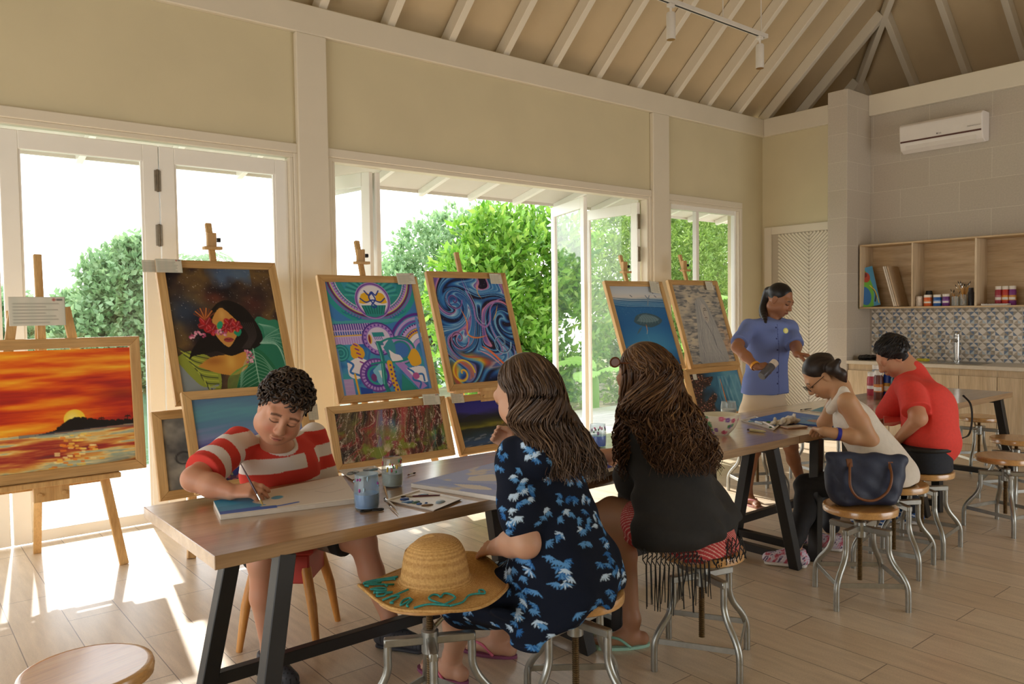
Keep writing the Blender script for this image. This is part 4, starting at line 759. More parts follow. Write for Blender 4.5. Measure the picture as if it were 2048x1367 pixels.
# ---------------------------------------------------------------- figures: smooth-blended solids meshed by surface nets
class SDF:
    def __init__(s): s.ops = []
    def _add(s, fn, lo, hi, k, mode): s.ops.append((fn, np.asarray(lo, float), np.asarray(hi, float), k, mode)); return s
    def cap(s, a, b, ra, rb=None, k=.02, mode='u'):
        a = np.asarray(a, float); b = np.asarray(b, float); rb = ra if rb is None else rb; d = b-a; L2 = d@d+1e-12; r = max(ra, rb)
        def fn(X, Y, Z):
            x = X-a[0]; y = Y-a[1]; z = Z-a[2]; t = np.clip((x*d[0]+y*d[1]+z*d[2])/L2, 0, 1)
            return np.sqrt((x-t*d[0])**2+(y-t*d[1])**2+(z-t*d[2])**2)-(ra+(rb-ra)*t)
        return s._add(fn, np.minimum(a, b)-r, np.maximum(a, b)+r, k, mode)
    def chain(s, P, R, k=.02, mode='u'):
        for i in range(len(P)-1): s.cap(P[i], P[i+1], R[i], R[i+1], k, mode)
        return s
    def eco(s, A, B, right, w, d, k=.03, mode='u'):
        """elliptic capsule: half widths w=(wa,wb) along right, depths d=(da,db) across"""
        A = np.asarray(A, float); B = np.asarray(B, float); z = nrm(B-A); x = nrm(np.asarray(right)-z*np.dot(right, z)); y = np.cross(z, x); L = np.linalg.norm(B-A); r = max(*w, *d)
        def fn(X, Y, Z):
            px = X-A[0]; py = Y-A[1]; pz = Z-A[2]; t = px*z[0]+py*z[1]+pz*z[2]; q = np.clip(t/L, 0, 1); o = t-q*L
            u = px*x[0]+py*x[1]+pz*x[2]; v = px*y[0]+py*y[1]+pz*y[2]; rw = w[0]+(w[1]-w[0])*q; rd = d[0]+(d[1]-d[0])*q; m = np.minimum(rw, rd)
            return (np.sqrt((u/rw)**2+(v/rd)**2+(o/m)**2)-1)*m
        return s._add(fn, np.minimum(A, B)-r, np.maximum(A, B)+r, k, mode)
    def ell(s, c, r, R=None, k=.02, mode='u'):
        c = np.asarray(c, float); r = np.asarray(r, float); R = np.eye(3) if R is None else R; m = r.max()
        def fn(X, Y, Z):
            x = X-c[0]; y = Y-c[1]; z = Z-c[2]; q = [(x*R[0, i]+y*R[1, i]+z*R[2, i])/r[i] for i in range(3)]
            k0 = np.sqrt(q[0]**2+q[1]**2+q[2]**2); k1 = np.sqrt((q[0]/r[0])**2+(q[1]/r[1])**2+(q[2]/r[2])**2)+1e-9; return k0*(k0-1)/k1
        return s._add(fn, c-m, c+m, k, mode)
    def trim(s, e, d, r, k=.006):
        """open end of a sleeve: remove what lies past e along d within r of the axis"""
        e = np.asarray(e, float); d = nrm(d)
        def fn(X, Y, Z):
            x = X-e[0]; y = Y-e[1]; z = Z-e[2]; t = x*d[0]+y*d[1]+z*d[2]; return np.maximum(-t, np.sqrt(np.maximum(x*x+y*y+z*z-t*t, 0))-r)
        return s._add(fn, e+d*r*.5-r*1.3, e+d*r*.5+r*1.3, k, 'sub')
    def seat(s, x, y, z, r):
        """flatten the underside where the figure rests on a round seat"""
        return s._add(lambda X, Y, Z: np.maximum(np.sqrt((X-x)**2+(Y-y)**2)-r, Z-z), V(x-r, y-r, -.1), V(x+r, y+r, z), .004, 'sub')
    def cut(s, p, n):
        p = np.asarray(p, float); n = nrm(n); return s._add(lambda X, Y, Z: (X-p[0])*n[0]+(Y-p[1])*n[1]+(Z-p[2])*n[2], p-99, p+99, .012, 'cut')
    def disp(s, fn): return s._add(fn, V(-99, -99, -99), V(99, 99, 99), 0, 'disp')
    def mesh(s, res, smooth=1):
        un = [o for o in s.ops if o[4] == 'u']; lo = np.min([o[1] for o in un], 0)-.03; hi = np.max([o[2] for o in un], 0)+.03; n = np.ceil((hi-lo)/res).astype(int)+1
        ax = [(lo[i]+np.arange(n[i])*res).astype(np.float32) for i in range(3)]; D = np.full(n, .5, np.float32)
        for fn, l, h, k, mode in s.ops:
            m = k+2*res+.004; sl = tuple(slice(max(0, int((l[i]-m-lo[i])/res)), min(n[i], int((h[i]+m-lo[i])/res)+2)) for i in range(3))
            if any(q.start >= q.stop for q in sl): continue
            g = fn(ax[0][sl[0]][:, None, None], ax[1][sl[1]][None, :, None], ax[2][sl[2]][None, None, :]); d = D[sl]
            if mode == 'u': t = np.clip(.5+.5*(d-g)/k, 0, 1); D[sl] = d*(1-t)+g*t-k*t*(1-t)
            elif mode == 'disp': near = np.abs(d) < .03; D[sl] = np.where(near, d+g, d)
            else:
                g = -g if mode == 'sub' else g; t = np.clip(.5-.5*(d-g)/k, 0, 1); D[sl] = d*(1-t)+g*t+k*t*(1-t)
        D[[0, -1]] = .5; D[:, [0, -1]] = .5; D[:, :, [0, -1]] = .5
        return nets(D, lo, res, smooth)
def nets(D, lo, res, smooth=1):
    S = D < 0; n = np.array(D.shape)-1; cnt = np.zeros(n, np.int8)
    off = [(i, j, k) for i in (0, 1) for j in (0, 1) for k in (0, 1)]
    for i, j, k in off: cnt += S[i:n[0]+i, j:n[1]+j, k:n[2]+k]
    act = (cnt > 0) & (cnt < 8); I = np.argwhere(act); idx = np.full(n, -1, np.int64); idx[act] = np.arange(len(I))
    val = np.stack([D[I[:, 0]+i, I[:, 1]+j, I[:, 2]+k] for i, j, k in off], 1); P = np.zeros((len(I), 3)); c = np.zeros(len(I)); O = np.array(off, float)
    for a in range(8):
        for b in range(a+1, 8):
            if abs(O[a]-O[b]).sum() != 1: continue
            m = (val[:, a] < 0) != (val[:, b] < 0); t = val[m, a]/(val[m, a]-val[m, b]); P[m] += O[a]+(O[b]-O[a])*t[:, None]; c[m] += 1
    P = lo+(I+P/c[:, None])*res; F = []
    for axs in range(3):
        b, e = (axs+1) % 3, (axs+2) % 3; sl0 = [slice(None)]*3; sl1 = [slice(None)]*3; sl0[axs] = slice(0, -1); sl1[axs] = slice(1, None); d = S[tuple(sl0)] != S[tuple(sl1)]; E = np.argwhere(d); inside = S[tuple(sl0)][d]
        ok = (E[:, b] > 0) & (E[:, e] > 0) & (E[:, b] < n[b]) & (E[:, e] < n[e]); E = E[ok]; inside = inside[ok]; q = []
        for db, de in ((-1, -1), (0, -1), (0, 0), (-1, 0)): w = E.copy(); w[:, b] += db; w[:, e] += de; q.append(idx[w[:, 0], w[:, 1], w[:, 2]])
        q = np.stack(q, 1); q[~inside] = q[~inside][:, ::-1]; F.append(q)
    F = np.concatenate(F); F = F[(F >= 0).all(1)]
    for _ in range(smooth):
        s = np.zeros_like(P); w = np.zeros(len(P))
        for a in range(4): np.add.at(s, F[:, a], P[F[:, (a+1) % 4]]+P[F[:, a-1]]); np.add.at(w, F[:, a], 2)
        P = P*.5+.5*s/np.maximum(w, 1)[:, None]
    return P, F
def solid(name, sd, res, m, parent, color, smooth=1, loc=None):
    P, F = sd.mesh(res, smooth); c = color(P) if callable(color) else np.tile(L3(color), (len(P), 1))
    base = V(0, 0, 0) if loc is None else np.asarray(loc, float)
    o = link(name, fast_mesh(name, P-base, F, c), m, parent, smooth=True); 
    if parent is None: o.location = base
    return o
def frame(fwd, up):
    f = nrm(fwd); u = nrm(np.asarray(up)-f*np.dot(up, f)); return np.stack([np.cross(f, u), f, u], 1)     # columns right, fwd, up
def head(sd, C, R, s=1.0, jaw=1.0, nose=1.0, ear=True, k=.018, neck=None, nr=.055):
    T = lambda x, y, z: C+R @ (V(x, y, z)*s); E = lambda c, r, kk=k, mode='u': sd.ell(T(*c), V(*r)*s, R, kk*s, mode)
    E((0, -.018, .035), (.075, .094, .083)); E((0, .022, -.03), (.064*jaw, .070, .085), .03); E((0, .045, -.088), (.036*jaw, .036, .026), .03)
    for q in (-1, 1):
        E((q*.036*jaw, .052, -.040), (.030, .030, .034), .03); E((q*.050*jaw, .0, -.065), (.026, .045, .034), .03)
        E((q*.032, .094, .004), (.018, .014, .011), .016, 'sub'); E((q*.032, .078, .0015), (.0165, .0135, .0125), .004)
        E((q*.011, .100, -.036), (.0095, .010, .008), .008)
        if ear: E((q*.076, -.008, -.008), (.010, .020, .031), .006); E((q*.084, -.004, -.006), (.006, .011, .018), .006, 'sub')
    sd.cap(T(0, .088, .012), T(0, .106*nose, -.028), .0085*s, .0125*s, .014*s); E((0, .106*nose, -.032), (.0115, .011, .010), .008)
    sd.cap(T(-.045, .072, .024), T(.045, .072, .024), .013*s, .013*s, .022*s)
    E((0, .094, -.0605), (.024, .010, .0055), .006); E((0, .0925, -.0705), (.020, .010, .0065), .006); E((0, .104, -.0655), (.022, .006, .0016), .004, 'sub')
    if neck is not None: sd.chain([T(0, -.03, -.07), neck], [nr*s, nr*s*1.1], .03)
def face_paint(P, c, C, R, s, lips, brow='1c1410', lash='15100c', blush=.0, browt=.0045, smile=0):
    q = (P-C) @ R/s; x, y, z = q[:, 0], q[:, 1], q[:, 2]; fr = y > .05
    def put(m, col, a=1): m = np.clip(m, 0, 1)[:, None]*a; c[:] = c*(1-m)+L3(col)*m
    ax = np.abs(x)
    put(fr*np.clip(1.5-np.hypot(x/.022, (z+.0655)/(.0105-.003*(ax/.02)))*1.3, 0, 1), lips, .85)
    put(fr*(np.abs(z+.0655-smile*ax) < .0018)*(ax < .021), '4a2420', .8)
    put(fr*np.clip(1.6-np.abs(z-(.026-.25*np.maximum(ax-.034, 0)+.05*np.minimum(ax-.034, 0)))/browt, 0, 1)*(ax > .014)*(ax < .053), brow, .85)
    put(fr*np.clip(1.6-np.abs(z-(-.0065+18*(ax-.032)**2))/.0028, 0, 1)*(np.abs(ax-.032) < .0175), lash, .95)
    put(fr*np.clip(1.3-np.abs(z-(.010-14*(ax-.032)**2))/.0022, 0, 1)*(np.abs(ax-.032) < .016), lash, .35)
    put(fr*np.clip(1-np.hypot((ax-.007)/.004, (z+.040)/.003), 0, 1)*(y > .09), lash, .7)
    if blush: put(fr*np.exp(-((ax-.036)/.02)**2-((z+.035)/.018)**2), 'c8584a', blush)
def hand(sd, W, d, n, side=1, s=1.0, curl=(.5, .5, .55, .6), spread=.12, thumb=(.7, .5), pinch=0, k=.010):
    """palm from wrist W along d, palm faces n; side=+1 puts the thumb on +cross(d,n)"""
    d = nrm(d); n = nrm(np.asarray(n)-d*np.dot(n, d)); w = np.cross(d, n)*side; pw = W+d*.085*s
    for q in (-.028, -.010, .010, .028): sd.cap(W+w*q*.62*s+d*.012*s, W+w*q*s+d*.085*s, .0135*s, .0115*s, .014*s)
    tips = []
    for i, (o, L) in enumerate(((.029, .072), (.010, .080), (-.010, .075), (-.028, .058))):
        b = W+w*o*s+d*.086*s; dd = nrm(d+w*spread*(1.5-i)*.5); a = curl[i]; p = b; r = .0093*s; segs = []
        for j, f in enumerate((.45, .32, .25)):
            ang = a*(.75, 1.05, .7)[j]; dd = nrm(dd*math.cos(ang)+n*math.sin(ang)); n2 = dd; q = p+dd*L*f*s; sd.cap(p, q, r, r*.92, k*.6); p = q; r *= .93
            n = nrm(n-dd*np.dot(n, dd)) if False else n
        tips.append(p)
    t0 = W+w*.020*s+d*.022*s+n*.006*s; dd = nrm(w*.75+d*.75+n*thumb[1]*.6); t1 = t0+dd*.042*s; dd = nrm(d*.9+w*(.35-thumb[0]*.6)+n*thumb[1]); t2 = t1+dd*.032*s; dd = nrm(d*.9-w*thumb[0]*.5+n*thumb[1]*.9); t3 = t2+dd*.026*s
    sd.chain([t0, t1, t2, t3], [.0145*s, .0125*s, .0105*s, .009*s], k*.8); return tips
def limb(sd, P, R, k=.02): return sd.chain([np.asarray(p, float) for p in P], R, k)
def skin(base, noise=.05):
    b = L3(base)
    def f(P):
        v = fbm(P[:, 0]*9+P[:, 2]*7, P[:, 1]*9+P[:, 2]*5, 3, 3)[:, None]; return b*(1+noise*(v-.5)*2)*(1+V(.05, -.03, -.04)*(fbm(P[:, 0]*22, P[:, 2]*22, 2, 9)[:, None]-.5)*2)
    return f
M['skin'] = vcol('skin', .48, .35, .05, 260, Subsurface_Weight=.08, Subsurface_Scale=.02)
M['skin'].node_tree.nodes['Principled BSDF'].inputs['Subsurface Radius'].default_value = (1, .35, .2)
M['cloth'] = vcol('woven cloth', .85, .2, .25, 420); M['shoe'] = vcol('shoe', .6, .3)
def hair_mat(name, a, b, c):
    t = NT(name); at_ = t.n('Attribute', attribute_name='paint'); t.l(t.ramp(at_.outputs['Fac'], [(0, a), (.5, b), (1, c)]), t.b.inputs['Base Color']); t.set(Roughness=.42); t.b.inputs['Specular IOR Level'].default_value = .35; return t.m
def tubes(name, paths, radii, tones, m, parent, n=5):
    """many tapered tubes of equal point count in one mesh; paths (N,K,3), radii (N,K)"""
    Pn = np.asarray(paths, float); N, K, _ = Pn.shape; T = np.gradient(Pn, axis=1); T /= np.linalg.norm(T, axis=2)[..., None]+1e-9
    ref = np.where(np.abs(T[..., 2:]) > .9, V(1, 0, 0), V(0, 0, 1)); u = np.cross(T, ref); u /= np.linalg.norm(u, axis=2)[..., None]+1e-9; w = np.cross(T, u)
    a = np.linspace(0, 2*PI, n, endpoint=False); vs = (Pn[:, :, None]+np.asarray(radii)[..., None, None]*(np.cos(a)[:, None]*u[:, :, None]+np.sin(a)[:, None]*w[:, :, None])).reshape(-1, 3)
    i = np.arange(N)[:, None, None]*K*n+np.arange(K-1)[None, :, None]*n; j = np.arange(n)[None, None]; j2 = (j+1) % n
    F = np.stack([i+j, i+j2, i+n+j2, i+n+j], -1).reshape(-1, 4); return link(name, fast_mesh(name, vs, F, np.repeat(np.asarray(tones), K*n)), m, parent, smooth=True)
def long_hair(name, secs, N, m, parent, r=.0045, wave=.008, freq=3.0, th=(0, 2*PI), K=26, seed=0, lenvar=.25, fill=.55):
    """strands through stacked elliptical sections (centre, half-axis u, half-axis v)"""
    rng = np.random.default_rng(seed); C = smooth_path(np.array([s[0] for s in secs]), 6); U = smooth_path(np.array([s[1] for s in secs]), 6); Vv = smooth_path(np.array([s[2] for s in secs]), 6); M_ = len(C)
    t = np.linspace(0, 1, K)[None]*(1-lenvar*rng.random((N, 1))); g = t*(M_-1.001); i = g.astype(int); f = (g-i)[..., None]
    I = lambda A: A[i]*(1-f)+A[i+1]*f
    a = rng.uniform(*th, N)[:, None]; q = np.sqrt(rng.uniform(fill**2, 1, N))[:, None]; ph = rng.uniform(0, 2*PI, (N, 1)); fr = freq*rng.uniform(.75, 1.25, (N, 1)); amp = wave*np.clip((t-.18)*2.2, 0, 1)
    aa = a+.10*np.sin(fr*2*PI*t*.5+ph)+(rng.normal(size=(N, 1))*.18)*t; P = I(C)+(q*np.cos(aa))[..., None]*I(U)+(q*np.sin(aa))[..., None]*I(Vv)
    P[..., 0] += amp*np.sin(fr*2*PI*t+ph); P[..., 1] += amp*np.cos(fr*2*PI*t+ph*1.3); P[..., 2] += .4*amp*np.sin(fr*4*PI*t+ph)
    R_ = r*rng.uniform(.7, 1.3, (N, 1))*np.clip(1.15-t**3, .25, 1)*np.clip(.4+t*8, 0, 1); return tubes(name, P, R_, np.clip(rng.normal(.45, .22, N), 0, 1), m, parent)
# ---------------------------------------------------------------- people
UP = V(0, 0, 1); IR = V(.776, -.631, 0); AW = V(.631, .776, 0)
def seg_t(P, a, b): a = np.asarray(a); d = np.asarray(b)-a; t = ((P-a) @ d)/(d@d); q = np.clip(t, 0, 1); return t, np.linalg.norm(P-a-q[:, None]*d, axis=1)
def foot(sd, ank, d, s=1.0, toes=True):
    d = nrm(V(d[0], d[1], 0)); w = np.cross(d, UP); f = V(ank[0], ank[1], 0); 
    sd.chain([ank, f+d*.01+UP*.045], [.036*s, .034*s], .03); sd.cap(f-d*.045+UP*.035, f+d*.03+UP*.04, .031*s, .032*s, .02); sd.cap(f+d*.02+UP*.045, f+d*.13+UP*.026, .034*s, .026*s, .03)
    for i in range(5): o = (.030-.015*i)*s; sd.cap(f+d*.115+w*o*.8+UP*.022, f+d*(.175-.006*i*i*.6)*s+w*o*1.1+UP*.018, .014*s, (.0125 if i == 0 else .0095)*s, .008)
def flipflop(parent, f, d, col, strap, s=1.0):
    d = nrm(V(d[0], d[1], 0)); w = np.cross(d, UP); f = V(f[0], f[1], 0); o = []
    for t in np.linspace(0, 2*PI, 26, endpoint=False): x = math.cos(t); o.append(f+d*(.055+.135*x)*s+w*(.047+.006*x)*math.sin(t)*s)
    m = MB(); n = len(o); m.add([p+UP*.001 for p in o]+[p+UP*.014 for p in o], [tuple(range(n))[::-1], tuple(range(n, 2*n))]+[(i, (i+1) % n, n+(i+1) % n, n+i) for i in range(n)]); m.build('flip_flop', plain('foam sole '+col, col, .7, .05, 30), parent)
    m = MB(); t = f+d*.145*s+UP*.025
    for q in (-1, 1): m.tube(smooth_path([t-UP*.012, t+UP*.018-d*.01, f+d*.07*s+w*q*.034*s+UP*.05, f+d*.015*s+w*q*.046*s+UP*.014], 4), .006, 8)
    m.build('flip_flop_strap', plain('rubber strap '+strap, strap, .5, .05, 30), parent, smooth=True)
def sneaker(parent, ank, d, colf, s=1.0, sole='e9e6e2', name='sneaker'):
    d = nrm(V(d[0], d[1], 0)); w = np.cross(d, UP); f = V(ank[0], ank[1], 0); sd = SDF(); sd.cap(f-d*.04+UP*.045, f+d*.03+UP*.055, .042*s, .045*s, .02); sd.cap(f+d*.02+UP*.06, f+d*.15*s+UP*.035, .045*s, .036*s, .03); sd.cap(f-d*.015+UP*.05, f-d*.015+UP*.105, .042*s, .047*s, .02); sd.cut(f+UP*.018, -UP); sd.cut(f+UP*.105, UP)
    o = solid(name, sd, .004, M['shoe'], parent, colf)
    s2 = SDF(); s2.eco(f-d*.045+UP*.012, f+d*.155*s+UP*.012, w, (.044*s, .040*s), (.022, .02), .01); s2.cut(f+UP*.026, UP); s2.cut(f+UP*.001, -UP); solid('shoe_sole', s2, .004, M['shoe'], o, sole)
# ======== boy in the striped T-shirt
def boy():
    C = at(565, 820, Y=3.20); nk = at(553, 893, Y=3.37); shR = at(470, 892, Y=3.37); shL = at(628, 884, Y=3.52); elR = at(388, 962, Y=3.22)+UP*.01; wr = at(462, 984, Y=3.075); fw = nrm(V(.3, -.95, 0)); rt = np.cross(fw, UP); pel = V(1.45, 3.50, .53); chest = (shR+shL)/2-UP*.10+fw*.02
    elL = shL+V(.03, -.06, -.24); wrL = V(1.50, 3.24, .60)
    f = nrm(V(-.34, -.82, -.40)); Rh = frame(f, V(.34, -.12, 1)); s = 1.16; sd = SDF(); head(sd, C, Rh, s, jaw=1.12, nose=.97, neck=nk+UP*.0, nr=.052)
    sd.eco(pel, chest, rt, (.16, .165), (.12, .11), .04); sd.eco(chest, (shR+shL)/2-UP*.02, rt, (.165, .17), (.11, .075), .04); sd.cap(chest, nk, .07, .06, .04)
    limb(sd, [shR, elR], [.058, .048], .03); limb(sd, [elR, (elR+wr)/2, wr], [.048, .047, .031]); limb(sd, [shL, elL, wrL], [.055, .045, .03], .03)
    hd = nrm(V(.36, -.38, .08)); tips = hand(sd, wr, hd, nrm(V(.55, .2, -.75)), 1, 1.0, (.75, .95, 1.15, 1.25), .05, (1.0, .75)); hand(sd, wrL, V(-.1, -.9, -.3), V(0, 0, -1), -1, .9)
    kR, aR = at(527, 1122, Y=3.13), at(540, 1300, Y=3.11); kL, aL = at(725, 1082, Y=3.17), at(780, 1238, Y=3.03)
    for k, a, sg in ((kR, aR, 1), (kL, aL, -1)):
        hip = pel+rt*.09*sg; limb(sd, [hip, k], [.095, .066], .03); limb(sd, [k, k*.6+a*.4+fw*-.012, a], [.06, .056, .034], .02)
    for a, d in ((aR, V(.15, -1, 0)), (aL, V(.45, -.8, 0))): sd.cap(a, V(a[0], a[1], .05), .034, .034, .02); sd.cap(V(a[0], a[1], .05), V(a[0], a[1], .04)+nrm(d)*.10, .034, .028, .02)
    base = V(1.45, 3.42, 0); sk = skin('c68f72')
    def col(P): c = sk(P); face_paint(P, c, C, Rh, s, 'b3635a', brow='3a261c', blush=.35, browt=.004); return c
    b = solid('person', sd, .0045, M['skin'], None, col, loc=base); tag(b, 'boy in a red and white striped T-shirt painting at the near table end', 'person')
    # T-shirt
    t = SDF(); t.eco(pel+UP*.02, chest, rt, (.182, .187), (.142, .13), .04); t.eco(chest, (shR+shL)/2-UP*.012, rt, (.187, .18), (.13, .085), .04); t.cap(chest, nk-UP*.02, .085, .068, .05)
    eR = shR+(elR-shR)*.80; eL = shL+(elL-shL)*.85; t.cap(shR-(elR-shR)*.1, eR, .073, .081, .035); t.cap(shL-(elL-shL)*.1, eL, .07, .076, .035)
    t.trim(eR, elR-shR, .105); t.trim(eL, elL-shL, .095)
    t.ell(nk+fw*.035+UP*.055, (.092, .085, .080), frame(fw, UP), .008, 'sub'); t.cut(pel-UP*.03, -UP)
    t.disp(lambda X, Y, Z: .0035*np.sin(X*38+Z*22+3*np.sin(Z*14))*np.sin(Y*30+Z*9)); red, wh = L3('d2443b'), L3('e4dcd9')
    def tc(P):
        z = P[:, 2]+.10*((P-chest) @ rt)*.3; isred = np.abs(((z-.905)/.128+.5) % 1-.5) < .255
        for a, e in ((shR, elR), (shL, elL)):
            tt, dd = seg_t(P, a, e); d1 = tt*np.linalg.norm(np.asarray(e)-a); arm = (d1 > .035) & (dd < .10) & (((P-chest) @ rt)*((np.asarray(a)-chest) @ rt) > .022)
            isred = np.where(arm, ((d1 > .075) & (d1 < .135)) | (d1 > .185), isred)
        u = (P-chest) @ rt; v = (P-chest) @ fw; pk = (np.abs(u+.085) < .045) & (np.abs(P[:, 2]-.83) < .055) & (v > .03); isred = isred | pk
        r = np.linalg.norm(P-(nk+fw*.035+UP*.055), axis=1); isred = isred & ~(r < .098); return np.where(isred[:, None], red, wh)
    solid('t_shirt', t, .004, M['cloth'], b, tc, loc=None).location = V(0, 0, 0)-base
    # shorts
    t = SDF(); t.eco(pel-UP*.06, pel+UP*.04, rt, (.18, .175), (.14, .14), .04)
    for k, sg in ((kR, 1), (kL, -1)):
        hip = pel+rt*.09*sg; e = hip+(k-hip)*.80; d = nrm(k-hip); t.cap(hip, e, .112, .098, .03); t._add(lambda X, Y, Z, e=e, d=d: -((X-e[0])*d[0]+(Y-e[1])*d[1]+(Z-e[2])*d[2]), e+d*.08-.13, e+d*.08+.13, .006, 'sub')
    def sc(P):
        c = np.tile(L3('9c9a96'), (len(P), 1))
        for k, sg in ((kR, 1), (kL, -1)): hip = pel+rt*.09*sg; tt, dd = seg_t(P, hip, hip+(k-hip)*.8); c[(tt > .86) & (dd < .14)] = L3('34373a')
        return c
    solid('shorts', t, .006, M['cloth'], b, sc).location = -base
    for a, d in ((aR, V(.15, -1, 0)), (aL, V(.45, -.8, 0))):
        sn = lambda P: np.where((np.sin(P[:, 0]*260)*np.sin(P[:, 1]*260) > .75)[:, None], L3('1c1d1f'), L3('45464c')); sneaker(b, a-base*V(1, 1, 0), d, sn, 1.0, '3a3b40', 'clog')
    # curly hair
    t = SDF(); T = lambda x, y, z: C+Rh @ (V(x, y, z)*s); t.ell(T(0, -.026, .048), V(.083, .097, .084)*s, Rh, .02)
    for q in (-1, 1): t.ell(T(q*.070, -.02, .012), V(.015, .036, .040)*s, Rh, .02)
    t.ell(T(0, .088, -.012), V(.070, .082, .098)*s, Rh, .02, 'sub'); M['hair_boy'] = hair_mat('dark curly hair', '120d0b', '2b201a', '5a4636')
    h = solid('hair', t, .005, M['hair_boy'], b, lambda P: np.full((len(P), 3), .25)); h.location = -base
    rng = np.random.default_rng(5); paths = []; rad_ = []; tn = []
    for i in range(1150):
        d = nrm(rng.normal(size=3)); 
        if d[2] < -.42 or (d[1] > .45 and d[2] < .36) or (d[1] > .15 and d[2] < -.02): continue
        p0 = V(0, -.026, .047)+d*V(.080, .094, .080); tdir = nrm(np.cross(d, rng.normal(size=3))); R0 = rng.uniform(.008, .016); ph = rng.uniform(0, 6.28); a = np.linspace(0, 1, 9)
        b2 = np.cross(d, tdir); pts = p0+d*(.003+.013*np.sin(a*PI*.8))[:, None]*rng.uniform(.6, 1.5)+tdir*(R0*(1-np.cos(a*4.2)))[:, None]+b2*(R0*.9*np.sin(a*4.2))[:, None]
        if d[1] > .3: pts = pts+V(0, .006, -.012)*a[:, None]
        paths.append((C+(pts*s) @ Rh.T)); rad_.append(.0052*(1.1-a**2*.7)); tn.append(np.clip(rng.normal(.42+.25*d[2], .18), 0, 1))
    tubes('hair_curls', np.array(paths)-base, np.array(rad_), tn, M['hair_boy'], h).location = base-base
    h.children[0].location = base; return b, tips, wr, hd
BOY = boy()
# ======== woman in the navy flower dress
def flower_paint(P, N_, base, seed, span, cols=('17406f', '2b65a4', '5a92c8', 'bcd4ea'), scale=1.0, axes=None):
    """clusters of narrow petals printed on the cloth; axes map a point to (u, v) on the fabric"""
    rng = np.random.default_rng(seed); c = np.tile(L3(base), (len(P), 1)); u, v = axes(P); n = 0
    for gu in np.arange(u.min(), u.max(), span):
        for gv in np.arange(v.min(), v.max(), span*.9):
            if rng.random() < .12: continue
            cu, cv = gu+rng.uniform(0, span*.8), gv+rng.uniform(0, span*.8)
            for k in range(rng.integers(4, 8)):
                fu, fv = cu+rng.normal()*.020*scale, cv+rng.normal()*.034*scale; m = (np.abs(u-fu) < .028*scale) & (np.abs(v-fv) < .028*scale)
                if not m.any(): continue
                uu, vv = u[m]-fu, v[m]-fv; a0 = rng.uniform(-1, 1)-1.57; cc = c[m]; br = rng.uniform(.35, 1)
                for j in range(6):
                    a = a0+(j-2.5)*.42; L = rng.uniform(.014, .026)*scale; x = uu*math.cos(a)+vv*math.sin(a); y = -uu*math.sin(a)+vv*math.cos(a); d = ((x-L*.6)/(L*.6))**2+(y/(.0027*scale))**2; w = np.clip(1.6-d, 0, 1)[:, None]
                    cc = cc*(1-w)+L3(cols[min(3, int(br*3.4))] if j % 2 else cols[min(3, int(br*2.4)+1)])*w
                c[m] = cc
    return c
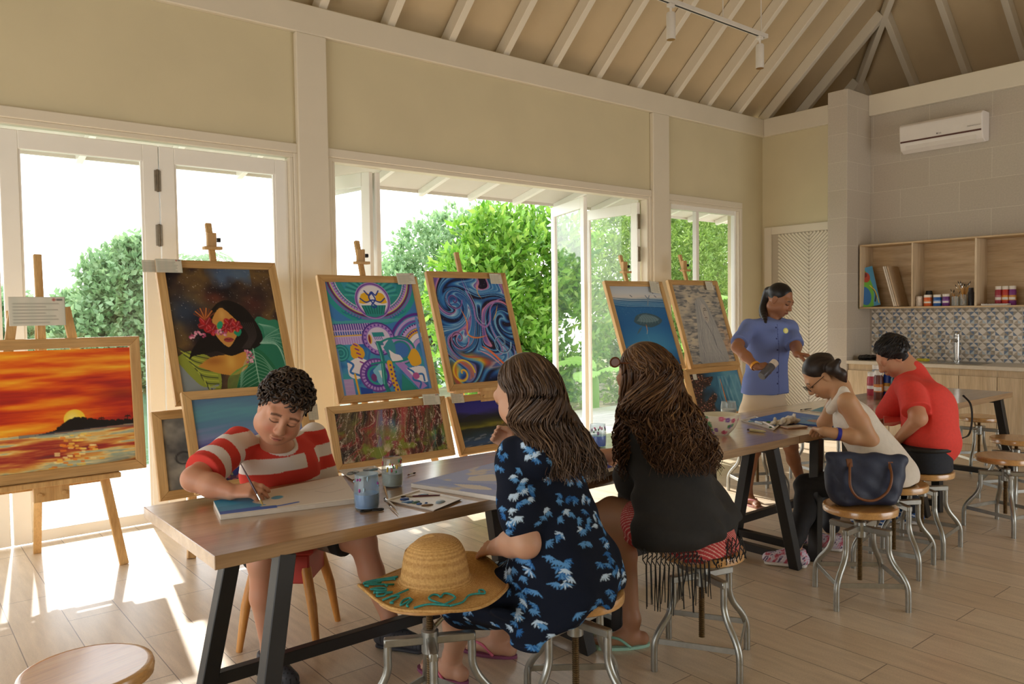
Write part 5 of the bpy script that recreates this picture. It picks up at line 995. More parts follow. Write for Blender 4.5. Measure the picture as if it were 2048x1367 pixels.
def floral():
    base = V(1.93, 2.03, 0); pel = V(1.92, 2.03, .56); C = at(1046, 786, Y=2.10); nk = at(1082, 880, Y=2.04); fw = nrm(V(-.30, .95, 0)); rt = np.cross(fw, UP)
    shL = at(1030, 915, Y=2.13); shR = shL+rt*.28+UP*.0; chest = (shL+shR)/2-UP*.13-fw*.03; elL = at(1052, 1086, Y=2.03); haL = at(972, 1096, Y=2.27); elR = V(2.06, 2.38, .82); wrR = at(1026, 892, Y=2.60)
    Rh = frame(nrm(V(-.16, .92, -.40)), V(-.05, .25, 1)); s = 1.06; sd = SDF(); head(sd, C, Rh, s, neck=nk, nr=.05); sk = skin('c99a7e')
    sd.eco(pel, chest, rt, (.18, .15), (.14, .10), .04); sd.eco(chest, (shL+shR)/2-UP*.02, rt, (.15, .155), (.10, .06), .04); sd.cap(chest, nk, .07, .05, .04)
    limb(sd, [shL, elL], [.055, .048], .03); wl = elL+(haL-elL)*.72; limb(sd, [elL, (elL+wl)/2+UP*.006, wl], [.05, .046, .031]); hand(sd, wl, nrm(haL-elL), V(.5, .2, -.8), -1, .95, (.3, .35, .4, .45)); limb(sd, [shR, elR, wrR], [.055, .045, .03], .03); hand(sd, wrR, V(-.6, .4, .55), V(-.4, -.8, 0), 1, .95, (1.1, 1.2, 1.3, 1.3))
    kL, aL = at(912, 1205, Y=2.40), at(905, 1310, Z=.10); kR, aR = V(2.02, 2.44, .45), at(1000, 1265, Z=.10)
    for k, a, sg in ((kL, aL, -1), (kR, aR, 1)): hip = pel+rt*.09*sg; limb(sd, [hip, k], [.10, .068], .03); limb(sd, [k, k*.62+a*.38-fw*.02, a], [.064, .060, .034], .02)
    foot(sd, aL, V(-.25, .95, 0), 1.05); foot(sd, aR, V(-.45, .85, 0), 1.05)
    def col(P): c = sk(P); face_paint(P, c, C, Rh, s, 'a85c50'); return c
    b = solid('person', sd, .005, M['skin'], None, col, loc=base); tag(b, 'woman with long brown hair in a navy dress printed with blue flowers', 'person')
    flipflop(b, aL-base, V(-.25, .95, 0), '8a4a6a', 'd86a86'); flipflop(b, aR-base, V(-.45, .85, 0), '8a4a6a', 'd86a86')
    an = MB(); an.tube([aR-base+UP*.015+V(math.cos(t), math.sin(t), .12*math.cos(t))*.036 for t in np.linspace(0, 2*PI, 20)], .0025, 6); an.build('anklet', plain('gold chain', 'b99a4c', .3, .1, 30, 1), b, smooth=True)
    t = SDF(); t.eco(pel-UP*.04, chest, rt, (.215, .185), (.175, .135), .05); t.eco(chest, (shL+shR)/2-UP*.005, rt, (.185, .175), (.13, .078), .05); t.cap(chest, nk-UP*.035, .09, .07, .05); [t.cap(nk-UP*.05, q+UP*.0, .055, .06, .05) for q in (shL, shR)]
    eL = shL+(elL-shL)*.66; t.cap(shR, elR, .075, .085, .04)
    t.cap(shL, eL, .070, .088, .016)
    lap = at(955, 1180, Y=2.34); hem = at(1048, 1290, Y=1.98); side = at(1090, 1200, Y=2.02)
    t.cap(pel+rt*-.10-UP*.02, kL-fw*.03, .125, .088, .05); t.cap(pel+rt*.1-UP*.02, kR-fw*.02, .125, .09, .05); t.cap(pel-UP*.02+fw*.1, (kL+kR)/2-fw*.05, .12, .09, .06)
    t.eco(pel-UP*.05-rt*.06+fw*.03, side-UP*.02, fw, (.17, .13), (.10, .05), .06); t.eco(side+UP*.03, hem, fw, (.14, .055), (.045, .016), .04); t.eco(kL-fw*.08-UP*.02, hem+UP*.09+fw*.06, fw, (.06, .05), (.03, .02), .05)
    t.ell(nk+UP*.075+fw*.02, (.085, .085, .085), None, .008, 'sub'); sr = .185; c0 = V(base[0], base[1], .49-.30)
    t._add(lambda X, Y, Z: np.maximum(np.sqrt((X-base[0])**2+(Y-base[1])**2)-sr-.004, Z-.494), V(base[0]-.2, base[1]-.2, -.1), V(base[0]+.2, base[1]+.2, .5), .004, 'sub')
    t.disp(lambda X, Y, Z: .004*np.sin(((X-1.9)*rt[0]+(Y-2.0)*rt[1])*42+4*np.sin(Z*7))*np.clip((.95-Z)*2.2, .15, 1)); t.disp(lambda X, Y, Z: .003*np.sin(Z*46+X*25+Y*12))
    ax = lambda P: (.24*np.arctan2((P-chest) @ rt+.06, -((P-chest) @ fw)+.10), P[:, 2]*1.0)
    solid('dress', t, .0038, M['cloth'], b, lambda P: flower_paint(P, None, '0f1626', 4, .092, scale=.78, axes=ax)).location = -base
    M['hair_br'] = hair_mat('long brown hair', '2a1d16', '4d3a2d', '7f6650'); T = lambda x, y, z: C+Rh @ (V(x, y, z)*s); t = SDF(); t.ell(T(0, -.030, .040), V(.084, .096, .088)*s, Rh, .02)
    t.ell(T(0, .092, -.03), V(.085, .075, .112)*s, Rh, .02, 'sub'); e1 = at(1104, 868, Y=2.0); e2 = at(1135, 910, Y=1.97); t.eco(T(0, -.06, .0), e1, IR, (.085, .095), (.07, .05), .03); t.eco(e1, e2, IR, (.095, .09), (.045, .03), .03)
    h = solid('hair', t, .006, M['hair_br'], b, lambda P: np.full((len(P), 3), .3)); h.location = -base
    R_ = lambda v: Rh @ V(*v)*s; lp = at(1030, 800, Y=2.06)
    secs = [(T(0, -.02, .125), R_((.012, 0, 0)), R_((0, .02, 0))), (T(0, -.03, .10), R_((.060, 0, 0)), R_((0, .07, 0))), (T(0, -.04, .05), R_((.092, 0, 0)), R_((0, .094, .01))), (T(0, -.055, -.02), R_((.098, 0, 0)), R_((0, .082, .03))), (at(1084, 838, Y=2.03), IR*.112, AW*.085), (at(1116, 880, Y=1.985), IR*.108, AW*.065), (at(1140, 920, Y=1.955), IR*.112, AW*.05), (at(1150, 962, Y=1.945), IR*.11, AW*.045)]
    o = long_hair('hair_strands', [(c-base, u, v) for c, u, v in secs], 1800, M['hair_br'], h, .0033, .013, 2.6, (PI*.60, PI*2.40), seed=3); o.location = base
floral()
# ======== woman in the black fringed shawl
def shawl():
    base = V(2.688, 2.045, 0); pel = V(2.68, 2.04, .56); C = at(1283, 752, Y=2.16); nk = at(1318, 838, Y=2.09); fw = nrm(V(-.42, .90, 0)); rt = np.cross(fw, UP); shL = at(1290, 862, Y=2.16); shR = shL+rt*.28; chest = (shL+shR)/2-UP*.13-fw*.03; elL = at(1270, 955, Y=2.25); wrL = at(1245, 925, Y=2.50); elR = V(2.78, 2.45, .82); wrR = V(2.62, 2.66, .80)
    Rh = frame(nrm(V(-.35, .86, -.42)), V(-.05, .25, 1)); s = 1.04; sd = SDF(); head(sd, C, Rh, s, neck=nk, nr=.05); sk = skin('b28466')
    sd.eco(pel, chest, rt, (.17, .14), (.13, .095), .04); sd.eco(chest, (shL+shR)/2-UP*.02, rt, (.14, .15), (.095, .06), .04); sd.cap(chest, nk, .07, .05, .04)
    limb(sd, [shL, elL, wrL], [.05, .042, .028], .03); limb(sd, [shR, elR, wrR], [.05, .042, .028], .03); hand(sd, wrL, V(-.2, .9, -.3), V(.2, 0, -1), 1, .9); hand(sd, wrR, V(-.3, .9, -.3), V(0, 0, -1), -1, .9, (.9, 1, 1, 1))
    kL, aL = at(1224, 1022, Y=2.44), at(1264, 1238, Y=2.33); kR, aR = V(2.50, 2.52, .55), V(2.49, 2.60, .12)
    for k, a, sg in ((kL, aL, -1), (kR, aR, 1)): hip = pel+rt*.085*sg; limb(sd, [hip, k], [.095, .066], .03); limb(sd, [k, k*.6+a*.4-fw*.02, a], [.062, .056, .033], .02)
    foot(sd, aL, V(-.80, .6, 0)); foot(sd, aR, V(-.4, .9, 0))
    b = solid('person', sd, .005, M['skin'], None, sk, loc=base); tag(b, 'woman with very long curly hair in a sheer black fringed shawl', 'person')
    flipflop(b, aL-base, V(-.80, .6, 0), 'a9d8c6', '8fc4b2'); flipflop(b, aR-base, V(-.4, .9, 0), 'a9d8c6', '8fc4b2')
    # striped skirt
    t = SDF(); t.eco(pel-UP*.05, pel+UP*.04, rt, (.185, .15), (.155, .12), .04); e = pel-rt*.085+(kL-pel+rt*.085)*.62; d = nrm(kL-pel); t.cap(pel-rt*.085, e, .118, .098, .03); t.cap(pel+rt*.085-UP*.02, pel+rt*.06+(kR-pel)*.6-UP*.03, .11, .095, .03)
    t.eco(e-UP*.03-fw*.05, e-UP*.115-fw*.03, fw, (.07, .04), (.04, .012), .04); t._add(lambda X, Y, Z: np.maximum(np.sqrt((X-base[0])**2+(Y-base[1])**2)-.188, Z-.494), V(base[0]-.2, base[1]-.2, -.1), V(base[0]+.2, base[1]+.2, .5), .004, 'sub')
    def kc(P): st = ((P @ nrm(V(.55, .35, .75)))*95+.3*np.sin(P[:, 2]*30)) % 1 < .26; return np.where(st[:, None], L3('e6b9ac'), L3('bd4447'))
    solid('striped_skirt', t, .004, M['cloth'], b, kc).location = -base
    # shawl
    t = SDF(); bk = -fw; t.eco(pel+UP*.03+bk*.02, chest, rt, (.19, .175), (.15, .12), .05); t.eco(chest, (shL+shR)/2+UP*.0, rt, (.20, .165), (.12, .075), .05); t.cap(chest, nk-UP*.03, .09, .066, .05); [t.cap(nk-UP*.05, q, .055, .058, .05) for q in (shL, shR)]; t.cap(shL, elL, .066, .085, .04); t.cap(elL, elL+(wrL-elL)*.45-UP*.02, .085, .075, .04); t.cap(shR, elR, .07, .08, .04)
    hm = at(1300, 1085, Y=2.02); t.eco(at(1305, 900, Y=2.12), hm, fw, (.08, .07), (.05, .03), .05); t.eco(at(1355, 960, Y=2.04), at(1372, 1068, Y=1.94), IR, (.135, .150), (.10, .07), .05)
    pl = at(1280, 1112, Y=2.05); p2 = at(1465, 1056, Y=1.88); p3 = pl+fw*.5-UP*.05; t.cut((pl+p2)/2, nrm(np.cross(p2-pl, p3-pl))*(-1 if np.cross(p2-pl, p3-pl)[2] > 0 else 1))
    gp = at(1320, 972, Y=1.99); gd = nrm(gp-CAM_C); t.ell(nk+UP*.075+fw*.02, (.085, .085, .085), None, .008, 'sub')
    t.disp(lambda X, Y, Z: .004*np.sin(((X-2.6)*rt[0]+(Y-2.0)*rt[1])*52+3*np.sin(Z*9))*np.clip((1.0-Z)*2, .2, 1)); t.disp(lambda X, Y, Z: .0025*np.sin(Z*52+X*31))
    M['shawl'] = plain('sheer black shawl cloth', '232221', .8, .12, 60, bump=.2); sw = solid('shawl', t, .005, M['shawl'], b, '232221'); sw.location = -base
    # knotted net and fringe under the hem
    pts = []; N_ = 24; a0, a1 = at(1279, 1108, Y=2.03), at(1482, 1080, Y=1.86)
    for i in range(N_): q = i/(N_-1); p = a0*(1-q)+a1*q+UP*(.025-.03*math.sin(q*PI)+.05*q*0); pts.append(p)
    net = MB(); row = [pts]
    for r in range(1, 4):
        row.append([pts[i]+(pts[min(i+1, N_-1)]-pts[i])*.5*(r % 2)-UP*.022*r+bk*.004*r-fw*.002*r for i in range(N_)])
    for r in range(3):
        for i in range(N_):
            net.tube([row[r][i], row[r+1][i]], .0022, 5); j = i+1 if r % 2 == 0 else i-1
            if 0 <= j < N_: net.tube([row[r][j] if r % 2 == 0 else row[r][i], row[r+1][i] if r % 2 == 0 else row[r+1][j]], .0022, 5)
    net.build('fringe_net', M['shawl'], sw).location = V(0, 0, 0)
    rng = np.random.default_rng(2); P_ = []; R2 = []; 
    for i in range(N_):
        if i > 14: L = .03
        else: L = rng.uniform(.13, .20)*(1.15-.02*i)
        for k in range(2):
            t_ = np.linspace(0, 1, 8)[:, None]; st = row[3][i]; dx = rng.normal(size=3)*V(.006, .006, 0); P_.append(st+V(0, 0, -1)*L*t_+dx*t_*1.5+V(.003, .003, 0)*np.sin(t_*9+i)); R2.append(np.linspace(.0035, .0018, 8))
    fr = tubes('fringe', np.array(P_), np.array(R2), np.zeros(len(P_)), M['shawl'], sw); 
    M['hair_cu'] = hair_mat('long curly brown hair', '2a1a10', '5a3d27', '94704a'); T = lambda x, y, z: C+Rh @ (V(x, y, z)*s); t = SDF(); t.ell(T(0, -.030, .040), V(.088, .098, .090)*s, Rh, .02); t.ell(T(0, .092, -.03), V(.082, .07, .112)*s, Rh, .02, 'sub')
    t.eco(T(0, -.06, .0), at(1335, 845, Y=2.04), IR, (.09, .12), (.07, .055), .03); t.eco(at(1335, 845, Y=2.04), at(1362, 905, Y=1.99), IR, (.12, .115), (.055, .032), .03)
    h = solid('hair', t, .006, M['hair_cu'], b, lambda P: np.full((len(P), 3), .3)); h.location = -base; R_ = lambda v: Rh @ V(*v)*s
    secs = [(T(0, -.02, .128), R_((.012, 0, 0)), R_((0, .02, 0))), (T(0, -.03, .10), R_((.066, 0, 0)), R_((0, .07, 0))), (T(0, -.04, .05), R_((.098, 0, 0)), R_((0, .098, .01))), (T(0, -.055, -.02), R_((.110, 0, 0)), R_((0, .09, .03))), (at(1316, 815, Y=2.07), IR*.145, AW*.10), (at(1342, 858, Y=2.02), IR*.138, AW*.08), (at(1364, 900, Y=1.98), IR*.142, AW*.06), (at(1374, 950, Y=1.965), IR*.13, AW*.05)]
    o = long_hair('hair_strands', [(c-base, u, v) for c, u, v in secs], 1900, M['hair_cu'], h, .0036, .017, 5.5, (PI*.55, PI*2.42), seed=8); o.location = base
    s2 = [(T(-.06, .0, .07), R_((.02, 0, 0)), R_((0, .04, 0))), (T(-.088, .005, .0), R_((.02, 0, 0)), R_((0, .05, 0))), (at(1256, 840, Y=2.20), rt*.035, fw*.05), (at(1252, 900, Y=2.21), rt*.04, fw*.05), (at(1258, 960, Y=2.21), rt*.045, fw*.04)]
    o = long_hair('hair_front_lock', [(c-base, u, v) for c, u, v in s2], 170, M['hair_cu'], h, .0045, .013, 5.0, seed=9, fill=.1); o.location = base
    g = MB(); q = T(-.082, .045, .078); lens = [q+R_((-.012, .020*math.cos(a), .018*math.sin(a)+.004)) for a in np.linspace(0, 2*PI, 18, endpoint=False)]; q2 = q+R_((.006, 0, 0)); l2 = [p+R_((.004, 0, 0)) for p in lens]; n = 18
    g.add([p-base for p in lens+l2], [tuple(range(n)), tuple(range(n, 2*n))[::-1]]+[(i, (i+1) % n, n+(i+1) % n, n+i) for i in range(n)]); g.tube([p-base for p in lens+lens[:1]], .0035, 6); g.tube([q-base, T(-.092, -.02, .05)-base], .003, 6)
    g.build('sunglasses', plain('amber sunglasses', '6a3a1c', .35, .1, 30, spec=.4), b, smooth='auto')
shawl()
# ======== standing workshop leader in the blue shirt
def leader():
    base = V(5.20, 3.47, 0); C = at(1560, 600, Y=3.38); fw = nrm(V(-.08, -1, 0)); fw = nrm(V(-.45, -.89, 0)); rt = np.cross(fw, UP); pel = at(1528, 800, Y=3.44); chest = at(1536, 700, Y=3.42)+UP*.02; nk = at(1545, 634, Y=3.44)
    shR, shL = at(1496, 654, Y=3.46), at(1580, 656, Y=3.32); elR = at(1474, 694, Y=3.38); wrR = at(1512, 733, Y=3.18); elL = at(1592, 694, Y=3.20); wrL = at(1594, 708, Y=3.05); Rh = frame(nrm(V(.06, -.86, -.42)), V(.10, -.1, 1)); s = 1.02
    sd = SDF(); head(sd, C, Rh, s, jaw=.92, neck=nk-UP*.01, nr=.048); sk = skin('996849'); sd.eco(pel, chest, rt, (.145, .13), (.10, .09), .04); sd.eco(chest, (shR+shL)/2-UP*.02, rt, (.14, .16), (.09, .06), .04); sd.cap(chest, nk, .07, .05, .04)
    limb(sd, [shR, elR], [.05, .04], .03); limb(sd, [elR, elR*.5+wrR*.5, wrR], [.041, .038, .026]); limb(sd, [shL, elL], [.05, .041], .03); limb(sd, [elL, wrL], [.04, .026])
    bd = nrm(at(1556, 716, Y=3.12)-at(1517, 757, Y=3.14)); bc = at(1537, 738, Y=3.12); hand(sd, wrR, nrm(bc-wrR+V(.01, .02, .02)), nrm(V(.25, .6, -.75)), 1, .95, (.55, .65, .75, .85), .10, (.5, .8)); hand(sd, wrL, nrm(V(.2, -.9, -.1)), nrm(V(-.3, .2, -.9)), -1, .95, (.9, 1.0, 1.1, 1.2), .05, (.8, .8))
    feet = [(V(4.98, 3.52, .09), -1), (V(5.25, 3.46, .09), 1)]; fr = at(1488, 1012, Y=3.50); fl = at(1598, 985, Y=3.42)
    for a, sg in ((V(fr[0], 3.47, .09), 1), (V(fl[0], 3.40, .09), -1)):
        hip = pel+rt*.085*sg-UP*.04; kn = hip*.48+a*.52+fw*.03; limb(sd, [hip, kn], [.09, .058], .03); limb(sd, [kn, kn*.62+a*.38-fw*.02, a], [.055, .052, .032], .02); foot(sd, a, fw+V(.1*sg, 0, 0), .95)
    def col(P): c = sk(P); face_paint(P, c, C, Rh, s, '8a4a44', brow='120c0a', browt=.0032, smile=.12); return c
    b = solid('person', sd, .005, M['skin'], None, col, loc=base); tag(b, 'standing woman in a blue short-sleeved shirt tipping out a grey paint bottle', 'person')
    for a, sg in ((V(fr[0], 3.47, .09), 1), (V(fl[0], 3.40, .09), -1)): flipflop(b, V(a[0], a[1], 0)-V(*base), fw+V(.1*sg, 0, 0), 'b98f8a', 'd98a96', .95)
    t = SDF(); t.eco(pel-UP*.07, chest, rt, (.185, .155), (.135, .125), .05); t.eco(chest, (shR+shL)/2-UP*.01, rt, (.155, .17), (.125, .072), .04); t.cap(chest, nk-UP*.03, .08, .058, .05); [t.cap(nk-UP*.045, q+UP*.005, .046, .05, .05) for q in (shR, shL)]; t.eco(pel+UP*.12, pel+UP*.05, rt, (.165, .18), (.125, .135), .03)
    eR = shR+(elR-shR)*.80; eL = shL+(elL-shL)*.86; t.cap(shR, eR, .054, .066, .03); t.cap(shL, eL, .054, .066, .03)
    t.trim(eR, elR-shR, .08); t.trim(eL, elL-shL, .08)
    t.ell(nk+UP*.045+fw*.045, (.056, .056, .085), frame(fw, UP), .006, 'sub'); t.cut(pel+UP*.055, -UP)
    t.disp(lambda X, Y, Z: .003*np.sin(X*30+Z*34+2*np.sin(Z*18))*np.sin(Y*26+Z*11)); blue = L3('7080b6')
    def tc(P):
        c = np.tile(blue, (len(P), 1)); u = (P-chest) @ rt; v = (P-chest) @ fw; ctr = u+.015; f = v > .02; c[f & (np.abs(ctr) < .0022) & (P[:, 2] < nk[2]-.05)] = L3('454f82')
        for z in np.arange(pel[2]-.03, nk[2]-.06, .085): c[f & (np.hypot(ctr-.012, P[:, 2]-z) < .0065)] = L3('2a2f58')
        return c
    sh = solid('shirt', t, .0045, M['cloth'], b, tc); sh.location = -base
    cl = MB(); M['bluecloth'] = plain('blue shirt cotton', '7080b6', .85, .06, 60)
    for q in (-1, 1): a = nk+rt*.045*q+UP*.025+fw*.01; cl.add([a, nk+rt*.062*q+UP*.015-fw*.03, nk+rt*.075*q-UP*.035+fw*.075, nk+rt*.012*q-UP*.055+fw*.082, a+UP*-.008, nk+rt*.060*q+UP*.008-fw*.028, nk+rt*.073*q-UP*.042+fw*.068, nk+rt*.012*q-UP*.062+fw*.075], [(0, 1, 2, 3), (7, 6, 5, 4), (0, 4, 5, 1), (1, 5, 6, 2), (2, 6, 7, 3), (3, 7, 4, 0)])
    cl.build('collar', M['bluecloth'], sh); bp = at(1571, 661, Y=3.235); bg_ = MB(); nrm_b = nrm(fw+V(.1, 0, .1)); bg_.lathe([(.0, .0), (.021, .0), (.021, .005), (.0, .006)], 20, bp, nrm_b, cap=False); o = bg_.build('badge', plain('yellow-green badge', 'c9c83a', .3, .1, 200), sh)
    e = MB(); e.lathe([(0, .0062), (.014, .006)], 16, bp, nrm_b, cap=False); e.build('badge_face', plain('yellow badge face', 'e6d85a', .3, .2, 160), o)
    t = SDF(); t.eco(pel-UP*.12, pel+UP*.04, rt, (.192, .165), (.15, .118), .04)
    for sg in (-1, 1): t.cap(pel+rt*.085*sg-UP*.10, pel+rt*.10*sg-UP*.34, .112, .105, .03)
    t.cut(pel-UP*.36, -UP); solid('shorts', t, .006, M['cloth'], b, 'd9c8ae').location = -base
    w = MB(); wv = nrm(wrR-elR); x = nrm(np.cross(wv, UP)); y = np.cross(wv, x); c0 = wrR-wv*.012; w.lathe([(.032, -.009), (.036, -.009), (.036, .009), (.032, .009), (.032, -.009)], 24, c0, wv, cap=False); w.build('wristband', plain('orange silicone band', 'e09a2a', .45, .05, 40), b, loc=None, smooth='auto').location = -base
    M['hair_bk'] = hair_mat('sleek black hair', '0d0b0b', '1c1817', '3d3633'); T = lambda x, y, z: C+Rh @ (V(x, y, z)*s); t = SDF(); t.ell(T(0, -.024, .044), V(.081, .094, .083)*s, Rh, .02); t.ell(T(0, .098, -.02), V(.085, .085, .122)*s, Rh, .015, 'sub'); t.ell(T(0, -.07, -.09), V(.07, .06, .06)*s, Rh, .02, 'sub')
    P = [T(0, -.095, .03), T(-.02, -.125, .01), at(1530, 610, Y=3.50), at(1527, 628, Y=3.47), at(1531, 644, Y=3.38)]; t.chain([np.asarray(p) for p in smooth_path(P, 4)], list(np.interp(np.linspace(0, 1, 17), [0, .2, .6, 1], [.028, .030, .034, .012])), .02)
    h = solid('hair', t, .004, M['hair_bk'], b, lambda P: np.repeat(np.clip(.35+.5*(fbm(P[:, 0]*60, P[:, 2]*14+P[:, 1]*20, 3, 4)-.5), 0, 1)[:, None], 3, 1)); h.location = -base
    secs = [(p-base, rt*r, UP*.0+fw*r) for p, r in zip(P, (.02, .028, .032, .028, .008))]; o = long_hair('ponytail_strands', secs, 90, M['hair_bk'], h, .003, .004, 1.5, seed=4, fill=.8); o.location = base
    # bottle in her hand (its own thing)
    q = MB(); bl = .175; a = bc-bd*bl/2; q.lathe([(.0, 0), (.028, 0), (.030, .004), (.030, .120), (.027, .128)], 24, (0, 0, 0), bd, cap=False); o = empty('paint_bottle', a, label='grey paint bottle with a pale cap held by the standing woman', cat='paint bottle', group='squeeze bottles of paint'); q.build('bottle_body', plain('dark grey paint bottle', '55555c', .35, .1, 60), o, smooth='auto')
    q = MB(); q.lathe([(.029, .128), (.029, .172), (.026, .175), (0, .175)], 24, (0, 0, 0), bd); q.build('cap', plain('ivory bottle cap', 'ded2c4', .4, .03, 60), o, smooth='auto')
leader()
# ======== woman in the white tank top
def tank():
    base = V(4.50, 2.07, 0); pel = V(4.47, 2.08, .56); C = at(1642, 752, Y=2.46); nk = at(1680, 774, Y=2.36); shL = at(1695, 803, Y=2.20); fw = nrm(V(-.50, .86, 0)); rt = np.cross(fw, UP); shR = shL+rt*.30+V(0, .04, .0); chest = (shL+shR)/2-UP*.13-fw*.06
    elL = at(1741, 880, Y=2.11)+UP*.0; wrL = at(1648, 862, Z=.80); elR = shR+V(.02, .10, -.18); wrR = at(1690, 815, Z=.83)
    Rh = frame(nrm(V(-.55, .55, -.75)), V(-.5, .6, .7)); s = 1.05; sd = SDF(); head(sd, C, Rh, s, neck=nk, nr=.046); sk = skin('c89872'); sd.eco(pel, chest, rt, (.15, .13), (.11, .09), .04); sd.eco(chest, (shL+shR)/2-UP*.015, rt, (.135, .15), (.09, .055), .04); sd.cap(chest, nk, .07, .05, .04)
    limb(sd, [shL, shL*.5+elL*.5, elL], [.055, .053, .044], .02); limb(sd, [elL, elL*.6+wrL*.4, wrL], [.042, .041, .027]); limb(sd, [shR, elR, wrR], [.05, .04, .026], .03)
    hand(sd, wrL, nrm(at(1604, 846, Z=.79)-wrL), nrm(V(-.1, .15, -1)), -1, .98, (.45, .5, .6, .65), .10, (.6, .3)); hand(sd, wrR, nrm(V(-.5, .5, .2)), nrm(V(-.3, -.2, -.9)), -1, .95, (.9, 1., 1.1, 1.2), .05, (.9, .8))
    kL, aL = at(1614, 972, Y=2.53), at(1590, 1090, Y=2.44); kR, aR = at(1655, 968, Y=2.62), at(1662, 1068, Y=2.46)
    aL[2] = .09; aR[2] = .09
    for k, a, sg in ((kL, aL, -1), (kR, aR, 1)): hip = pel+rt*.085*sg; limb(sd, [hip, k], [.09, .06], .03); limb(sd, [k, k*.6+a*.4-fw*.015, a], [.056, .05, .03], .02); sd.cap(a, V(a[0], a[1], .05)+fw*.06, .032, .03, .02)
    def col(P): c = sk(P); face_paint(P, c, C, Rh, s, 'a8604e', browt=.0035); return c
    b = solid('person', sd, .005, M['skin'], None, col, loc=base); tag(b, 'woman in a white tank top and glasses bending low over a painting', 'person')
    t = SDF(); t.eco(pel-UP*.02, chest, rt, (.188, .150), (.150, .110), .05); t.eco(chest, (shL+shR)/2-UP*.035-fw*.01, rt, (.148, .118), (.108, .066), .04)
    for q in (-1, 1): m = (shL+shR)/2+rt*q*.09; t.chain([m-UP*.06+fw*.07, m+UP*.055, m-UP*.05-fw*.075], [.024, .022, .034], .02)
    t.ell(nk+UP*.01-fw*.0, (.068, .085, .07), frame(fw, UP), .01, 'sub')
    for q, sh in ((-1, shL), (1, shR)): t.ell(sh+rt*q*.05-UP*.035, (.078, .09, .13), frame(fw, UP), .012, 'sub')
    t.cut(pel-UP*.06, -UP); t.disp(lambda X, Y, Z: .004*np.sin(((X-4.4)*rt[0]+(Y-2.1)*rt[1])*30+Z*30)*np.clip((.85-Z)*3, .05, 1)); M['knit'] = plain('white ribbed cotton', 'e4dbce', .85, .04, 50, bump=.2); solid('tank_top', t, .005, M['knit'], b, 'd6ccbd').location = -base
    t = SDF(); t.eco(pel-UP*.065, pel-UP*.02, rt, (.165, .15), (.13, .11), .04)
    for k, a, sg in ((kL, aL, -1), (kR, aR, 1)): hip = pel+rt*.075*sg-UP*.03; t.cap(hip, k, .088, .074, .03); t.chain([k, k*.6+a*.4-fw*.015, a+UP*.055], [.074, .064, .048], .02)
    t.seat(base[0], base[1], .493, .192); t.disp(lambda X, Y, Z: .003*np.sin(Z*60+X*20)*(Z < .45)); M['blackpants'] = plain('black trouser cotton', '1b1a1c', .8, .15, 40, bump=.2); solid('trousers', t, .006, M['blackpants'], b, '1b1a1c').location = -base
    def fl(P):
        n = fbm(P[:, 0]*70, P[:, 1]*70+P[:, 2]*50, 3, 4); c = np.tile(L3('d9cfe0'), (len(P), 1)); c[n > .54] = L3('d993a6'); c[n > .63] = L3('c0566a'); c[n < .42] = L3('efe6ec'); c[n < .36] = L3('b9a6c8'); c[n < .30] = L3('5a4a6a'); return c
    for a in (aL, aR): sneaker(b, a-base*V(1, 1, 0), fw, fl, .98)
    M['hair_tk'] = hair_mat('tied-back dark brown hair', '15100f', '2b211d', '51423a'); T = lambda x, y, z: C+Rh @ (V(x, y, z)*s); t = SDF(); t.ell(T(0, -.024, .042), V(.083, .096, .085)*s, Rh, .02); t.ell(T(0, .105, -.03), V(.085, .085, .115)*s, Rh, .015, 'sub'); t.ell(T(0, -.075, -.10), V(.075, .055, .06)*s, Rh, .02, 'sub')
    bn = at(1664, 737, Y=2.36); t.chain([T(0, -.10, .05), bn, at(1676, 722, Y=2.33)], [.026, .030, .018], .02); t.chain([bn, at(1682, 748, Y=2.33), at(1690, 762, Y=2.32)], [.032, .030, .012], .02)
    h = solid('hair', t, .004, M['hair_tk'], b, lambda P: np.repeat(np.clip(.42+1.1*(fbm(((P-C) @ Rh[:, 0])*80, ((P-C) @ Rh[:, 1])*9, 3, 4)-.5), 0, 1)[:, None], 3, 1)); h.location = -base
    g = MB(); 
    for q in (-1, 1): g.tube([T(q*.034+.024*math.cos(a), .106, .0+.018*math.sin(a)) for a in np.linspace(0, 2*PI, 18)], .0018, 6); g.tube([T(q*.058, .10, .004), T(q*.083, .0, .005)], .002, 6)
    g.tube([T(-.010, .108, .003), T(.010, .108, .003)], .0018, 6); g.build('spectacles', plain('dark spectacle wire', '3a3430', .3, .1, 30, .6), b).location = -base
    w = MB(); wv = nrm(wrL-elL); c0 = elL*.30+wrL*.70; w.lathe([(.033, -.010), (.037, -.010), (.037, .010), (.033, .010), (.033, -.010)], 24, c0, wv, cap=False); w.build('wristband', plain('royal blue silicone band', '2b2f9e', .4, .05, 40), b, smooth='auto').location = -base
    return wrR, nrm(V(-.5, .5, .2))
TK_W, TK_D = tank()
